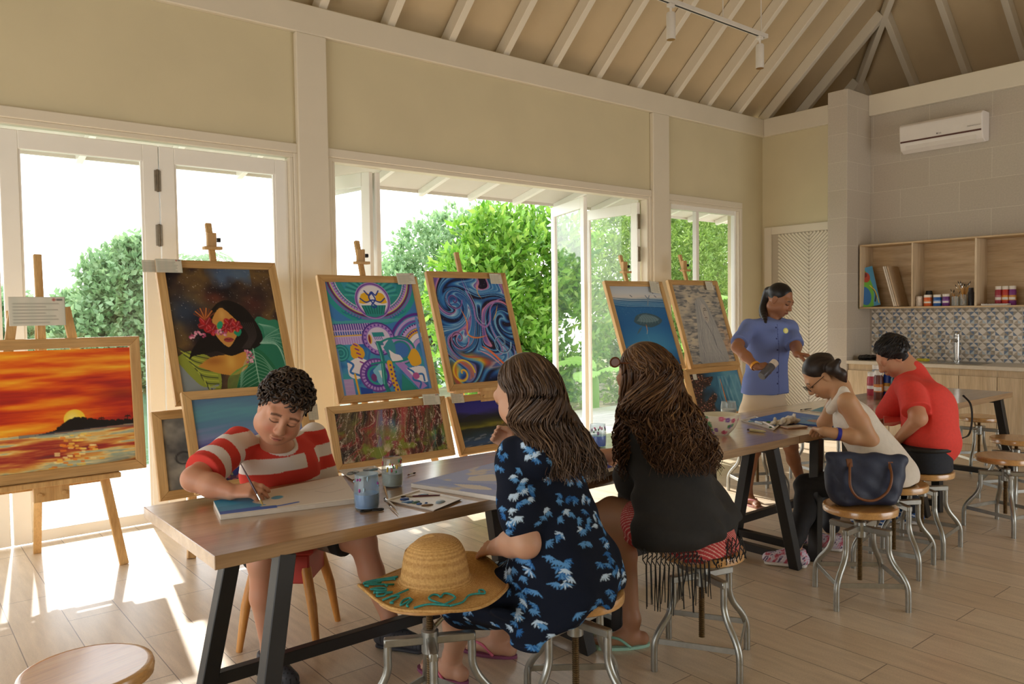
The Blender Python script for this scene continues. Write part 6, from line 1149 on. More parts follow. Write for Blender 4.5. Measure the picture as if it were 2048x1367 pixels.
# ======== man in the red polo shirt
def red():
    base = V(4.98, 2.12, 0); pel = V(5.0, 2.11, .57); C = at(1786, 712, Y=2.40); nk = at(1822, 742, Y=2.30); base = V(4.98, 2.12, 0); fw = nrm(V(-.45, .89, 0)); rt = np.cross(fw, UP); shL = at(1822, 784, Y=2.15); shR = shL+rt*.40+UP*.01; chest = (shL+shR)/2-UP*.13-fw*.09+rt*.02; elL = at(1837, 836, Y=2.06); wrL = at(1797, 878, Y=2.22); elR = shR+V(.02, .12, -.2); wrR = at(1790, 818, Z=.80)
    Rh = frame(nrm(V(-.52, .62, -.62)), V(-.4, .45, .8)); s = 1.08; sd = SDF(); head(sd, C, Rh, s, neck=nk, nr=.058); sk = skin('ca9676'); sd.eco(pel, chest, rt, (.17, .17), (.13, .12), .04); sd.eco(chest, (shL+shR)/2-UP*.02, rt, (.18, .19), (.12, .07), .04); sd.cap(chest, nk, .08, .06, .04)
    limb(sd, [shL, elL], [.06, .048], .03); limb(sd, [elL, wrL], [.046, .030]); limb(sd, [shR, elR, wrR], [.06, .046, .03], .03); hand(sd, wrL, nrm(V(-.5, .7, -.35)), V(0, -.2, -1), -1, 1.0); hand(sd, wrR, nrm(V(-.6, .4, .1)), nrm(V(-.2, -.2, -.9)), -1, 1.0, (.9, 1., 1.1, 1.2), .05, (.9, .8))
    kL, aL = at(1800, 925, Y=2.58), at(1822, 1028, Y=2.40); aL[2] = .09; kR, aR = kL+rt*.22, V(5.25, 2.50, .09)
    for k, a, sg in ((kL, aL, -1), (kR, aR, 1)): hip = pel+rt*.095*sg; limb(sd, [hip, k], [.1, .066], .03); limb(sd, [k, k*.6+a*.4, a], [.06, .055, .033], .02); sd.cap(a, V(a[0], a[1], .05)+fw*.06, .032, .03, .02)
    b = solid('person', sd, .006, M['skin'], None, sk, loc=base); tag(b, 'man in a bright red polo shirt hunched over his painting', 'person')
    t = SDF(); bk = -fw; t.eco(pel+UP*.09+bk*.03+rt*.02, chest+bk*.02, rt, (.222, .232), (.168, .155), .06); t.eco(chest+bk*.02, (shL+shR)/2-UP*.005, rt, (.21, .20), (.14, .085), .05); t.cap(chest+bk*.04, nk-UP*.02+bk*.02, .10, .078, .06); t.cap(nk-UP*.02, nk+UP*.012, .072, .066, .02)
    eL = shL+(elL-shL)*.72; dL = nrm(elL-shL); t.cap(shL, eL, .078, .084, .025); t.trim(eL, dL, .095); t.cap(shR, elR, .085, .09, .04)
    hd = nrm(C-nk); t.ell(nk+hd*.075, (.075, .075, .06), frame(fw, UP), .006, 'sub'); t.cut(pel-UP*.008, -UP-IR*.26); t.disp(lambda X, Y, Z: .004*np.sin(((X-5)*rt[0]+(Y-2.1)*rt[1])*24+Z*26)*np.clip((.9-Z)*3, .1, 1)); M['redknit'] = plain('red polo cotton', 'e6443a', .8, .05, 60, bump=.2); solid('polo_shirt', t, .006, M['redknit'], b, 'd4362f').location = -base
    t = SDF(); t.eco(pel-UP*.06, pel+UP*.11, rt, (.195, .192), (.152, .150), .04); t.cut(pel+UP*.078, UP); M['denim'] = plain('dark denim', '20242e', .8, .2, 80, bump=.25)
    for k, a, sg in ((kL, aL, -1), (kR, aR, 1)): hip = pel+rt*.085*sg-UP*.03; t.cap(hip, k, .095, .082, .03); t.chain([k, k*.6+a*.4, a+UP*.03], [.082, .074, .062], .02)
    t.seat(base[0], base[1], .493, .192); j = solid('jeans', t, .006, M['denim'], b, '20242e'); j.location = -base
    bl = MB(); P = [pel+UP*.062+rt*.193*math.cos(a)+fw*.150*math.sin(a) for a in np.linspace(0, 2*PI, 40)]; bl.tube(P, .014, 8); bl.build('belt', M['rubberblack'], j).location = V(0, 0, 0)
    def bs(P): n = np.sin(P[:, 0]*90+P[:, 2]*160); c = np.tile(L3('2d5c9c'), (len(P), 1)); c[n > .75] = L3('dfe3ea'); return c
    for a in (aL, aR): sneaker(b, a-base*V(1, 1, 0), fw, bs, 1.05, 'e6e2dc')
    T = lambda x, y, z: C+Rh @ (V(x, y, z)*s); t = SDF(); t.ell(T(0, -.022, .044), V(.086, .099, .088)*s, Rh, .02); t.ell(T(0, .108, -.035), V(.09, .085, .115)*s, Rh, .015, 'sub'); t.ell(T(0, -.07, -.105), V(.08, .06, .06)*s, Rh, .02, 'sub')
    for q in (-1, 1): t.ell(T(q*.072, -.03, .0), V(.016, .04, .045)*s, Rh, .02)
    t.disp(lambda X, Y, Z: .003*np.sin(X*160+Y*60)*np.sin(Z*150+Y*80)); h = solid('hair', t, .0045, M['hair_bk'], b, lambda P: np.repeat(np.clip(.35+1.2*(fbm(((P-C) @ Rh[:, 0])*90, ((P-C) @ Rh[:, 1])*16, 3, 4)-.5), 0, 1)[:, None], 3, 1)); h.location = -base
    rng = np.random.default_rng(6); Pp = []; 
    for i in range(420):
        d = nrm(rng.normal(size=3)); 
        if d[2] < -.3 or d[1] > .6: continue
        p0 = V(0, -.022, .044)+d*V(.086, .098, .087); a = np.linspace(0, 1, 5)[:, None]; tg = nrm(V(.15, .8, -.35)-d*np.dot(V(.15, .8, -.35), d)); Pp.append(C+((p0+(tg*.04+d*.006*np.sin(a*PI))*a)*s) @ Rh.T-base)
    o = tubes('hair_strands', np.array(Pp), np.tile(np.linspace(.003, .001, 5), (len(Pp), 1)), np.clip(rng.normal(.5, .25, len(Pp)), 0, 1), M['hair_bk'], h); o.location = base
    return wrR
RD_W = red()
# ---------------------------------------------------------------- kitchen corner
M['oak'] = wood('light oak board', ('b0916a', 'caad86', 'dbc29b'), 1, 1, .5, 10); M['oakv'] = wood('light oak cabinet front', ('c2a986', 'd6bf9e', 'e2cfb2'), 2, 1, .5, 10)
M['counter'] = plain('beige stone worktop', 'd0c6b5', .35, .04, 40); M['steel'] = plain('brushed steel', 'b7b5ae', .25, .06, 40, 1); M['chrome'] = plain('chrome', 'c9c9c6', .1, .03, 10, 1)
e = empty('wall_shelf', (XE, 3.2, 1.472), label='long open oak wall shelf with upright dividers above the sink', cat='shelf'); X0, X1 = 8.85-XE, -.001; Ya, Yb = 4.48-3.2, 1.96-3.2; H = .734
def bxp(name, lo, hi, m, par, ch=.002, **k): q = MB(); q.box(lo, hi, ch=ch); return q.build(name, m, par, **k)
bxp('shelf_board', (X0, Yb, 0), (X1, Ya, .018), M['oak'], e); bxp('shelf_board', (X0, Yb, H-.018), (X1, Ya, H), M['oak'], e); bxp('back_panel', (-.012, Yb, .018), (X1, Ya, H-.018), M['oak'], e)
for y in (Ya-.018, 3.888-3.2-.009, 3.249-3.2-.009, 2.61-3.2, Yb): bxp('divider', (X0, y, .018), (-.012, y+.018, H-.018), M['oakv'], e)
# backsplash of triangle tiles
PAL = {'w': 'e2dbd0', 'b': '6d7f98', 'g': '9c9486', 't': 'b5a896', 'l': 'bcc7cc'}
ny, nz = 470, 112; yy, zz = np.linspace(1.96, 4.48, ny), np.linspace(.885, 1.48, nz); Yg, Zg = np.meshgrid(yy, zz); cell = .165; u = (4.48-Yg)/cell*4; v = (Zg-.885)/cell*4
iu, iv = np.floor(u).astype(int) % 4, np.floor(v).astype(int) % 4; fu, fv = u % 1, v % 1
PAT = [['w/g w', 'b\\w', 'w/b', 'w\\g'], ['g\\w', 'w/w', 'w\\w', 'w/g'], ['t/w', 'w\\t', 'l/b', 'b\\g'], ['w\\b', 'w/l', 'g\\b', 't/w']]
TRI = [[('w', '/', 'g'), ('g', '\\', 'w'), ('w', '/', 'b'), ('b', '\\', 'w')], [('g', '\\', 'w'), ('w', '/', 't'), ('t', '\\', 'w'), ('w', '/', 'b')], [('t', '/', 'w'), ('w', '\\', 'l'), ('l', '/', 'b'), ('g', '\\', 't')], [('w', '\\', 'b'), ('t', '/', 'w'), ('b', '\\', 'g'), ('w', '/', 'g')]]
cols = np.zeros((nz, ny, 3))
for a in range(4):
    for b_ in range(4):
        c1, d, c2 = TRI[a][b_]; m = (iv == a) & (iu == b_); hi = (fu+fv > 1) if d == '\\' else (fu > fv); cols[m & hi] = L3(PAL[c1]); cols[m & ~hi] = L3(PAL[c2])
gr = (np.abs((u/2+.5) % 1-.5) < .02) | (np.abs((v/2+.5) % 1-.5) < .02); cols[gr] = L3('cfc8bc')
vs = np.stack([np.full(Yg.size, XE-.004), Yg.ravel(), Zg.ravel()], 1); i = np.arange((nz-1)*ny).reshape(nz-1, ny)[:, :-1].ravel()
o = link('wall_backsplash', fast_mesh('wall_backsplash', vs, np.stack([i, i+ny, i+ny+1, i+1], 1), cols.reshape(-1, 3)), vcol('patterned tiles', .35, .4), kind='structure')
sdm = o.modifiers.new('thick', 'SOLIDIFY'); sdm.thickness = .004; sdm.offset = -1
q = MB(); q.box((8.585, 1.9, .845), (XE-.006, 4.497, .885), ch=.004); tag(q.build('worktop', M['counter'], loc=(8.87, 3.2, .845)), 'beige stone kitchen worktop running along the tiled wall', 'worktop')
ys = [4.497, 4.02, 3.665, 3.31, 2.955, 2.6, 2.245, 1.9]
for i in range(7):
    y1, y0 = ys[i], ys[i+1]; e = empty('base_cabinet', (8.87, (y0+y1)/2, 0), label=('oak base cabinet beside the tiled pillar', 'oak base cabinet second from the tiled pillar', 'oak base cabinet under the sink, third from the pillar', 'oak base cabinet fourth from the tiled pillar', 'oak base cabinet fifth from the tiled pillar', 'oak base cabinet sixth from the tiled pillar', 'oak base cabinet at the far right end of the run')[i], cat='cabinet', group='oak base cabinets under the worktop'); h = (y1-y0)/2
    bxp('body', (-.24, -h+.001, .0), (.27, h-.001, .843), M['oakv'], e); bxp('door', (-.262, -h+.003, .08), (-.242, h-.003, .775), M['oakv'], e)
sy = 3.42; e = empty('kitchen_sink', (8.87, sy, .885), label='stainless steel inset sink in the worktop', cat='sink'); bxp('sink_rim', (-.20, -.27, .0005), (.18, .27, .005), M['steel'], e); bxp('basin', (-.16, -.24, .005), (.10, .05, .007), plain('sink basin shade steel', '77756f', .3, .1, 30, .9), e)  # basin is a flat plate, its shade put into the darker steel
e = empty('faucet', (9.03, 3.49, .8905), label='tall chrome mixer tap behind the sink', cat='tap'); q = MB(); q.lathe([(.032, 0), (.032, .012), (.026, .016), (.026, .27), (.02, .276)], 24); q.build('faucet_body', M['chrome'], e, smooth='auto'); q = MB(); q.tube([(0, 0, .22), (-.09, 0, .235), (-.155, 0, .228), (-.16, 0, .205)], [.02, .017, .016, .014], 12); q.build('spout', M['chrome'], e, smooth='auto')
q = MB(); q.lathe([(.023, .276), (.025, .30), (.018, .312)], 20); q.beam((0, 0, .30), (-.10, .0, .325), .022, .012, ch=.003); q.build('lever', M['chrome'], e, smooth='auto')
q = MB(); q.box((-.03, -.06, 0), (.03, .06, .03), ch=.006); o = q.build('sponge', plain('yellow sponge', 'c9bd3e', .9, .15, 90, bump=.4)); o.location = (8.93, 3.80, .8855); tag(o, 'yellow-green sponge on the worktop beside the sink', 'sponge')
sd = SDF(); rg = np.random.default_rng(3)
for i in range(16): sd.ell((8.80+rg.uniform(-.09, .09), 4.27+rg.uniform(-.17, .17), .905+rg.uniform(0, .02)), (rg.uniform(.03, .06), rg.uniform(.03, .07), rg.uniform(.015, .03)), None, .02)
sd.cut((0, 0, .8856), (0, 0, -1)); sd.disp(lambda X, Y, Z: .006*np.sin(X*90+Y*40)*np.sin(Y*95)); o = solid('black_plastic_bag', sd, .007, plain('crumpled black plastic', '171719', .35, .1, 60), None, '171719', loc=(8.8, 4.27, .8856)); tag(o, 'crumpled black plastic bag lying on the worktop by the pillar', 'bag')
# air conditioner
e = empty('air_conditioner', (XE, 3.66, 3.2), label='white wall-mounted air conditioner on the grey tiles', cat='air conditioner'); M['acw'] = plain('warm white plastic', 'e4dcd6', .35, .02, 10)
def acprof(P, name, m): q = MB(); q.prism([(x, z) for x, z in P], -.425, .425, Matrix(((1, 0, 0, 0), (0, 0, 1, 0), (0, 1, 0, 0), (0, 0, 0, 1)))); return q.build(name, m, e, bevel=.012 if name == 'body' else .004)
bd_ = acprof([(-.002, .02), (-.10, .0), (-.165, .03), (-.185, .10), (-.20, .29), (-.17, .318), (-.002, .318)], 'body', M['acw'])
q = MB(); q.box((-.1915, -.412, .110), (-.178, .412, .127)); q.build('intake_strip', plain('brown gloss strip', '5b3a34', .3, .1, 20), e); q = MB(); q.beam((-.192, 0, .10), (-.163, 0, .024), .72, .012, up=(0, 1, 0)); 
q = MB(); q.box((-.178, -.36, .028), (-.164, .36, .105)); q.build('louver', M['acw'], e)
def text(name, body, size, m, parent, loc, rot, ext=.0006):
    t = bpy.data.curves.new(name, 'FONT'); t.body = body; t.size = size; t.extrude = ext; o = bpy.data.objects.new(name, t); COL.objects.link(o); bpy.context.view_layer.update()
    me = bpy.data.meshes.new_from_object(o.evaluated_get(bpy.context.evaluated_depsgraph_get())); bpy.data.objects.remove(o); q = link(name, me, m, parent); q.location = loc; q.rotation_euler = rot; return q
text('logo', '\u25cf LG', .022, plain('grey print', '7a7272', .5, .02, 5), e, (-.1965, .03, .145), (PI/2, 0, -PI/2))
text('print', 'Dualcool Inverter', .018, plain('pale grey print', '9a9290', .5, .02, 5), e, (-.1985, -.28, .165), (PI/2, 0, -PI/2))
# track lights
e = empty('track_light', (5.6, 4.03, 3.9), label='white ceiling track with spot heads hanging below the rafters', cat='track light'); M['tw'] = plain('white lamp metal', 'd9d2c8', .4, .03, 10)
bxp('track_rail', (-1.0, -.022, 0), (.66, .022, .035), M['tw'], e); bxp('track_slot', (-1.0, -.008, -.002), (.62, .008, .0), M['rubberblack'], e, ch=0)
for x in (-.62, .02, .58):
    q = MB(); zr = ZB+(YW-4.03)*RT-3.9; q.tube([(x, 0, .035), (x, 0, zr)], .005, 6); q.build('suspension_rod', M['tw'], e)
for x in (-.66, .56):
    q = MB(); q.box((x-.03, -.02, -.03), (x+.03, .02, 0), ch=.004); q.tube([(x, 0, -.03), (x, 0, -.07)], .01, 8); q.lathe([(.036, -.28), (.036, -.08), (.03, -.07)], 24, (x, 0, 0)); o = q.build('spot_head', M['tw'], e, smooth='auto'); q = MB(); q.lathe([(.034, -.2805), (.022, -.279)], 20, (x, 0, 0), cap=True); q.build('reflector', plain('brass reflector', '9a6c2c', .35, .1, 20, .8), o)
# ---------------------------------------------------------------- paint bottles, jars, shelf things
def pbottle(loc, col, label, r=.032, h=.15, cap='e6dfd4', band='e0a23a', group='squeeze bottles of paint', name='paint_bottle', capr=.8, caph=.03):
    e = empty(name, loc, label=label, cat='paint bottle', group=group); q = MB(); q.lathe([(0, 0), (r*.94, 0), (r, .004), (r, h*.88), (r*capr, h*.96), (r*capr, h)], 24, cap=False); q.build('bottle_body', plain('paint '+col, col, .35, .06, 30), e, smooth='auto')
    q = MB(); q.lathe([(r*1.012, h*.30), (r*1.012, h*.62)], 24, cap=False); o = q.build('label_band', plain('label '+band, band, .5, .25, 40), e, smooth=True)
    q = MB(); a = np.linspace(PI*.75, PI*1.35, 8); P = [(r*1.02*math.cos(t), r*1.02*math.sin(t)) for t in a]; q.add([(x, y, z) for z in (h*.34, h*.5) for x, y in P], [(i, i+1, 9+i, 8+i) for i in range(7)]); q.build('label_panel', plain('white label panel', 'e8e2da', .5, .1, 60), o, smooth=True)
    q = MB(); q.lathe([(r*(capr+.06), h-.004), (r*(capr+.06), h+caph), (r*capr*.9, h+caph+.003), (0, h+caph+.003)], 24, cap=False); q.build('cap', plain('cap '+cap, cap, .45, .03, 30), e, smooth='auto')
SZ = 1.4905; sx = 8.93
def sh(px, x=sx): p = at(px, 612, X=x); return (x, p[1], SZ)
pbottle(sh(1856), 'd8622a', 'orange poster paint jar on the middle shelf', .042, .10, band='d98a4a', capr=.92, caph=.022); pbottle(sh(1875), '1f5ca6', 'blue poster paint jar on the middle shelf', .042, .10, band='8fb0d8', capr=.92, caph=.022); pbottle(sh(1892), '6a2f7c', 'purple poster paint jar on the middle shelf', .036, .105, band='9a6ab0', capr=.92, caph=.022)
for px, c, bn, l in ((1997, 'a03040', 'b8707a', 'dark red paint bottle, leftmost of three on the right shelf'), (2011, 'c0392f', 'd98a2a', 'scarlet paint bottle, middle of three on the right shelf'), (2025, '7a2f7c', 'c98a3a', 'purple paint bottle, rightmost of three on the right shelf')): pbottle(sh(px, 9.0), c, l, .034, .165, band=bn, capr=.85)
e = empty('mug', sh(1839), label='pale patterned mug at the left end of the middle shelf', cat='mug'); q = MB(); q.lathe([(0, 0), (.036, 0), (.038, .005), (.038, .11), (.034, .11), (.034, .01), (0, .01)], 24, cap=False); q.build('body', plain('speckled mug', 'cfc2b4', .4, .3, 45), e, smooth='auto'); q = MB(); q.tube(smooth_path([(0, -.036, .09), (0, -.062, .08), (0, -.062, .04), (0, -.036, .025)], 4), .006, 8); q.build('handle', plain('brown mug handle', '6a4a3a', .4, .1, 30), e, smooth=True)
def brushpot(loc, r, h, n, label, glass=True, spread=.25, L=.20, seed=1):
    e = empty('brush_jar', loc, label=label, cat='jar'); q = MB(); q.lathe([(0, 0), (r, 0), (r, h), (r*.92, h), (r*.9, .006), (0, .006)], 24, cap=False); q.build('jar', M['jarglass'] if glass else plain('white label jar', 'd9d4da', .4, .1, 40), e, smooth='auto'); rg = np.random.default_rng(seed)
    for i in range(n):
        a = rg.uniform(0, 2*PI); t = V(math.cos(a), math.sin(a), 0)*rg.uniform(.2, 1); b0 = t*r*-.5+UP*.008; b1 = t*(r*.7+spread*.2)+UP*L*rg.uniform(.85, 1.1); o = empty('paint_brush', V(*loc), label='thin paint brush standing bristles-up in '+label, cat='brush', group='brushes in '+label)
        q = MB(); q.tube([b0, b0*.3+b1*.7, b1], [.0022, .0034, .0026], 6); q.build('handle', plain('yellow brush wood', 'c08a3c', .4, .1, 40) if i == 0 and seed == 1 else bpy.data.materials['yellow brush wood'], o)
        d = nrm(b1-b0); q = MB(); q.tube([b1, b1+d*.018], .0032, 6); q.build('ferrule', M['chrome'], o); q = MB(); q.tube([b1+d*.018, b1+d*.032, b1+d*.048], [.0036, .0042, .0006], 6); q.build('bristles', plain('dark bristle', '2c221c', .7, .2, 60) if i == 0 and seed == 1 else bpy.data.materials['dark bristle'], o)
M['jarglass'] = glass_mat('clear jar glass', (.93, .95, .95), .10)
brushpot(sh(1927), .034, .12, 13, 'the white-rimmed jar on the middle shelf', seed=1); brushpot(sh(1911), .04, .10, 4, 'the short glass jar on the middle shelf', L=.13, seed=2)
q = MB(); q.lathe([(0, 0), (.030, 0), (.030, .14), (.024, .15), (.024, .19), (0, .19)], 20, cap=False); o = q.build('paint_bottle', plain('smoky dark bottle', '3a3a40', .3, .2, 30), smooth='auto'); o.location = sh(1942, 9.06); tag(o, 'dark bottle behind the brush jar on the middle shelf', 'paint bottle')
q = MB(); q.lathe([(0, 0), (.036, 0), (.036, .14), (.03, .17), (0, .17)], 18, cap=False); o = q.build('paint_bottle', plain('matt black bottle', '17181c', .5, .2, 30), smooth='auto'); o.location = sh(1858, 9.06); tag(o, 'black bottle standing behind the orange jar on the middle shelf', 'paint bottle')
e = empty('spiral_notebook', (8.93, at(1995, 605, X=8.93)[1], SZ), label='white spiral notebook lying in front of the three bottles', cat='notebook'); q = MB(); q.box((-.07, -.11, 0), (.07, .13, .018), ch=.002); q.build('pages', plain('white pages', 'ddd8d2', .6, .04, 40), e); q = MB(); [q.tube([(-.07+.0, -.10+.014*k, .009), (-.078, -.10+.014*k, .016), (-.074, -.10+.014*k, .022)], .0015, 5) for k in range(16)]; q.build('spiral_binding', M['rubberblack'], e)
c = Cv(60, 1.7, '6cb43a'); c.poly([(0, 0), (.32, 0), (.2, .8), (.0, 1.7)], 'e0a040'); c.poly([(.62, 0), (1, 0), (1, 1.7), (.7, 1.7), (.85, .9)], '4f9ac8', 1, 3); c.ell(.42, 1.2, .26, .40, '2f6fb0'); c.ell(.62, .42, .18, .22, 'b5452c'); c.ell(.6, .32, .1, .1, '7a2a20'); c.line([(.8, .9), (.9, 1.2), (.8, 1.5)], .06, '2a2030'); c.line([(.72, .8), (.9, 1.1), (.95, 1.6)], .04, 'e8c83a')
for k in range(6): c.line([(.1+.02*k, .5+.1*k), (.2+.02*k, .56+.1*k)], .03, 'c0392f', 1, 0)
e = empty('painted_canvas', (8.93, 4.40, SZ), label='green and blue children\'s painting leaning in the left end of the shelf', cat='painting'); vs, fs, cs = canvas_mesh(c.out()); pz = at(1735, 523, X=8.87); Mx = Matrix.Rotation(-.22, 4, 'X') @ Matrix.Rotation(-PI/2+.35, 4, 'Z')
me = fast_mesh('canvas', np.array([Mx @ Vector(((x-.5)*.24, .0, z*.46)) for x, y, z in vs]), fs, cs); link('canvas', me, M['paintcanvas'], e, smooth=True); q = MB(); q.box((-.12, .001, 0), (.12, .018, .46), Mx); q.build('stretcher_frame', M['cardback'], e)
for k in range(3):
    q = MB(); q.box((-.12, -.008, 0), (.12, .008, .47), Matrix.Rotation(-.27, 4, 'X'), ch=.002); o = q.build('blank_canvas', plain('primed canvas', ('ddd2c4', 'cdbfae', 'b89f82')[k], .7, .05, 30)); o.location = (8.98, 4.055+.0-.022*k+.03, SZ+.003); tag(o, ('blank white canvas, outermost of three leaning in the left shelf bay', 'blank cream canvas, middle of three leaning in the left shelf bay', 'brown-backed canvas, innermost of three leaning in the left shelf bay')[k], 'canvas', 'blank canvases leaning on the shelf')
# ---------------------------------------------------------------- on the tables
def T(px, py, dz=0): return at(px, py, Z=TZ)+UP*dz
TB = TZ+.0006
for px, py, c, bn, l, hh in ((1743, 790, 'b03a4a', 'a0404c', 'raspberry red paint bottle beside the brown one on the table', .165), (1757, 798, '6a3a30', 'd0803a', 'brown paint bottle with a white cap on the table', .20), (1776, 798, '1f3f9a', 'd9a23a', 'blue paint bottle next to the brown one on the table', .215), (1790, 800, '24444a', 'c9a23a', 'dark green paint bottle nearest the red-shirted man', .19), (1752, 782, '8a8f98', 'b0b4ba', 'white-capped paint bottle standing behind the brown one', .20)):
    p = T(px, py); pbottle((p[0], p[1], TB), c, l, .036, hh, band=bn, cap='e9e4dc' if c != '1f3f9a' else '2f55b0')
def glass(px, py, r, h, water, lvl, label, name='water_jar', dabs=(), top=1.0, belly=1.1, tint=(.90, .93, .94), haze=.08):
    p = T(px, py); e = empty(name, (p[0], p[1], TB), label=label, cat='jar', group='jars of paint water'); pr = lambda z: r*(1-(1-belly)*math.sin(PI*min(1, z/h*1.0+.1))*1.0)*(.92 if z < .004 else 1)
    zs = np.linspace(0, h, 12); q = MB(); q.lathe([(0, 0)]+[(pr(z), z) for z in zs]+[(pr(z)-.0025, z) for z in zs[::-1][:-1]]+[(pr(0)-.004, .006), (0, .006)], 28, cap=False); q.build('glass', glass_mat(name+' glass '+water, tint, haze), e, smooth='auto')
    q = MB(); zs = np.linspace(.007, h*lvl, 8); q.lathe([(0, .007)]+[(pr(z)-.003, z) for z in zs]+[(0, h*lvl)], 28, cap=False); t = NT('paint water '+water); t.set(Roughness=.15, Base_Color=(*lin(water), 1)); t.l(t.ramp(t.noise(t.coord(), 20), [(.3, (*np.array(lin(water))*.9, 1)), (.7, (*lin(water), 1))]), t.b.inputs['Base Color']); q.build('paint_water', t.m, e, smooth='auto')
    if dabs:
        q = None; rg = np.random.default_rng(len(label))
        for c in dabs:
            q = MB()
            for k in range(4): a = rg.uniform(PI*.9, PI*1.75); z = h*rg.uniform(lvl+.08, .93); rr = pr(z)+.0006; q.ell((rr*math.cos(a), rr*math.sin(a), z), (.004, .004, rg.uniform(.004, .011)), 8, 6)
            q.build('paint_smears', plain('paint smear '+c, c, .5, .1, 50), e, smooth=True)['kind'] = 'stuff'
    return e
glass(734, 1016, .045, .135, '8fa9cc', .44, 'cloudy blue jar of paint water with a hair tie at its foot', dabs=('b04aa0', '9fc0d8'), tint=(.80, .90, .98), haze=.10); glass(785, 972, .042, .125, 'a9b3ae', .46, 'clear tumbler of greyish water with yellow and red smears', dabs=('d9b93a', '4a8a5a', 'b8505a'))
glass(1196, 893, .042, .125, '3a78f0', .5, 'rounded jar half full of vivid blue water by the shawled woman', dabs=('c86a8a', '5a8a5a', '8a6a9a')); glass(1457, 826, .050, .085, 'b8bcb6', .35, 'short ribbed tumbler of water holding a paint brush', haze=.2)
def board(P, label, img=None, th=.018, edge='e6dfd4', name='canvas_board', cat='canvas', z=TB, c=None):
    """flat stretched canvas on the table with corners P (near-left, near-right, far-right, far-left in pixels)"""
    Q = np.array([at(*p, Z=TZ+th) for p in P]); o0 = Q.mean(0); o0[2] = z; e = empty(name, o0, label=label, cat=cat); Q = Q-o0; q = MB(); B = Q.copy(); B[:, 2] = 0; Tp = Q.copy(); Tp[:, 2] = th-.0006
    q.add(np.vstack([B, Tp]), [(3, 2, 1, 0), (4, 5, 6, 7)]+[(i, (i+1) % 4, 4+(i+1) % 4, 4+i) for i in range(4)]); q.build('stretcher_frame', plain('canvas edge '+edge, edge, .7, .04, 20), e)
    vs, fs, cs = canvas_mesh(img.out()); s_, t_ = vs[:, :1], vs[:, 2:]; P2 = Q[0]*(1-s_)*(1-t_)+Q[1]*s_*(1-t_)+Q[2]*s_*t_+Q[3]*(1-s_)*t_; P2[:, 2] = th; link('canvas', fast_mesh('canvas', P2, fs, cs), M['paintcanvas'], e, smooth=True); return e
c = Cv(160, .42, 'd5c9bc'); A = .42; c.blend((c.X < .30+.05*np.sin(c.Y*22))*(c.Y > .12)*.95, '2f8fc4'); c.blend((c.X < .24)*(c.Y < .2), '3fa0d0'); c.blend((c.Y > .33)*(c.X < .40), '1f5cb8'); c.line([(.2, .37), (.4, .372), (.56, .35)], .02, '2457b4'); c.ell(.43, .20, .045, .035, '4a9ac4'); c.line([(.30, .33), (.40, .34)], .025, 'd9cdb0'); c.line([(.72, .2), (.82, .26), (.95, .24)], .004, 'a79c90'); c.line([(.6, .1), (.7, .16), (.9, .13)], .004, 'b0a598'); c.blend((c.Y > .405)*1., 'e9e4dc')
board([(441, 1030), (716, 997), (684, 950), (427, 1001)], 'long white canvas the boy paints blue from its left end', c)
c = Cv(150, .75, 'cbbdb0'); A = .75; n = fbm(c.X*5, c.Y*8, 4, 3); c.blend(np.clip((n-.33)*7, 0, 1)*.9, '8e9ad0'); c.poly([(.28, .44), (.42, .30), (.55, .33), (.75, .22), (.98, .20), (.88, .33), (.70, .40), (.52, .48), (.38, .52)], 'cfc4b6', 1, 4); c.poly([(.0, .58), (.3, .60), (.6, .52), (1, .46), (1, .58), (.5, .66), (.2, .70), (0, .72)], '7f8ecb', 1, 3); c.poly([(.35, .64), (.6, .58), (.8, .62), (.6, .68)], 'd5cbbd', 1, 3)
board([(822, 966), (1003, 994), (1090, 945), (1003, 921)], 'canvas with pale shark shape on lavender blue beside the navy-dressed woman', c)
c = Cv(80, .9, 'd9d2c6'); c.blend((c.Y < .42)*(c.X > .1), 'cfc04a'); c.blend((c.Y < .2), '2a4fb0'); c.blend((c.Y > .45)*(c.Y < .78), '4a56c0'); [c.line([(.2+.15*k, .5), (.3+.15*k, .75)], .06, 'dcd6e4', 1, 0) for k in range(4)]
board([(1176, 957), (1290, 920), (1262, 890), (1168, 905)], 'blue and yellow canvas in front of the shawled woman', c)
c = Cv(130, .5, '4a78cc'); c.blend(np.clip((c.X-.35)*3, 0, 1)*.8, '6fb0d8'); c.blend(np.clip((fbm(c.X*4, c.Y*14, 4, 2)-.5)*5, 0, 1)*.5, '2f56b8'); c.poly([(.58, .28), (.70, .22), (.92, .24), (.98, .32), (.8, .38), (.62, .36)], 'b08a80', 1, 4); c.line([(.55, .30), (.75, .40), (1, .38)], .012, '4a5a9a'); c.line([(.42, .18), (.6, .21)], .012, '9ac8dc')
board([(1500, 838), (1672, 852), (1690, 838), (1575, 822)], 'big sky-blue canvas the tank-topped woman is painting', c, th=.01, edge='4a6fc0')
c = Cv(60, .6, '5fa6c4'); c.line([(0, .1), (1, .1)], .08, 'cfc9b8'); board([(1621, 821), (1668, 826), (1676, 814), (1650, 811)], 'small turquoise canvas board past the sky-blue canvas', c, th=.006)
c = Cv(80, .8, 'c4463c'); c.blend((c.Y < .35), 'd8b4a4'); c.poly([(.1, .1), (.4, .05), (.6, .2), (.3, .3)], '8a6a5a', 1, 3); c.line([(0, .5), (1, .6)], .03, 'e0a090')
board([(1768, 846), (1850, 836), (1838, 805), (1766, 812)], 'red and cream canvas under the red-shirted man', c)
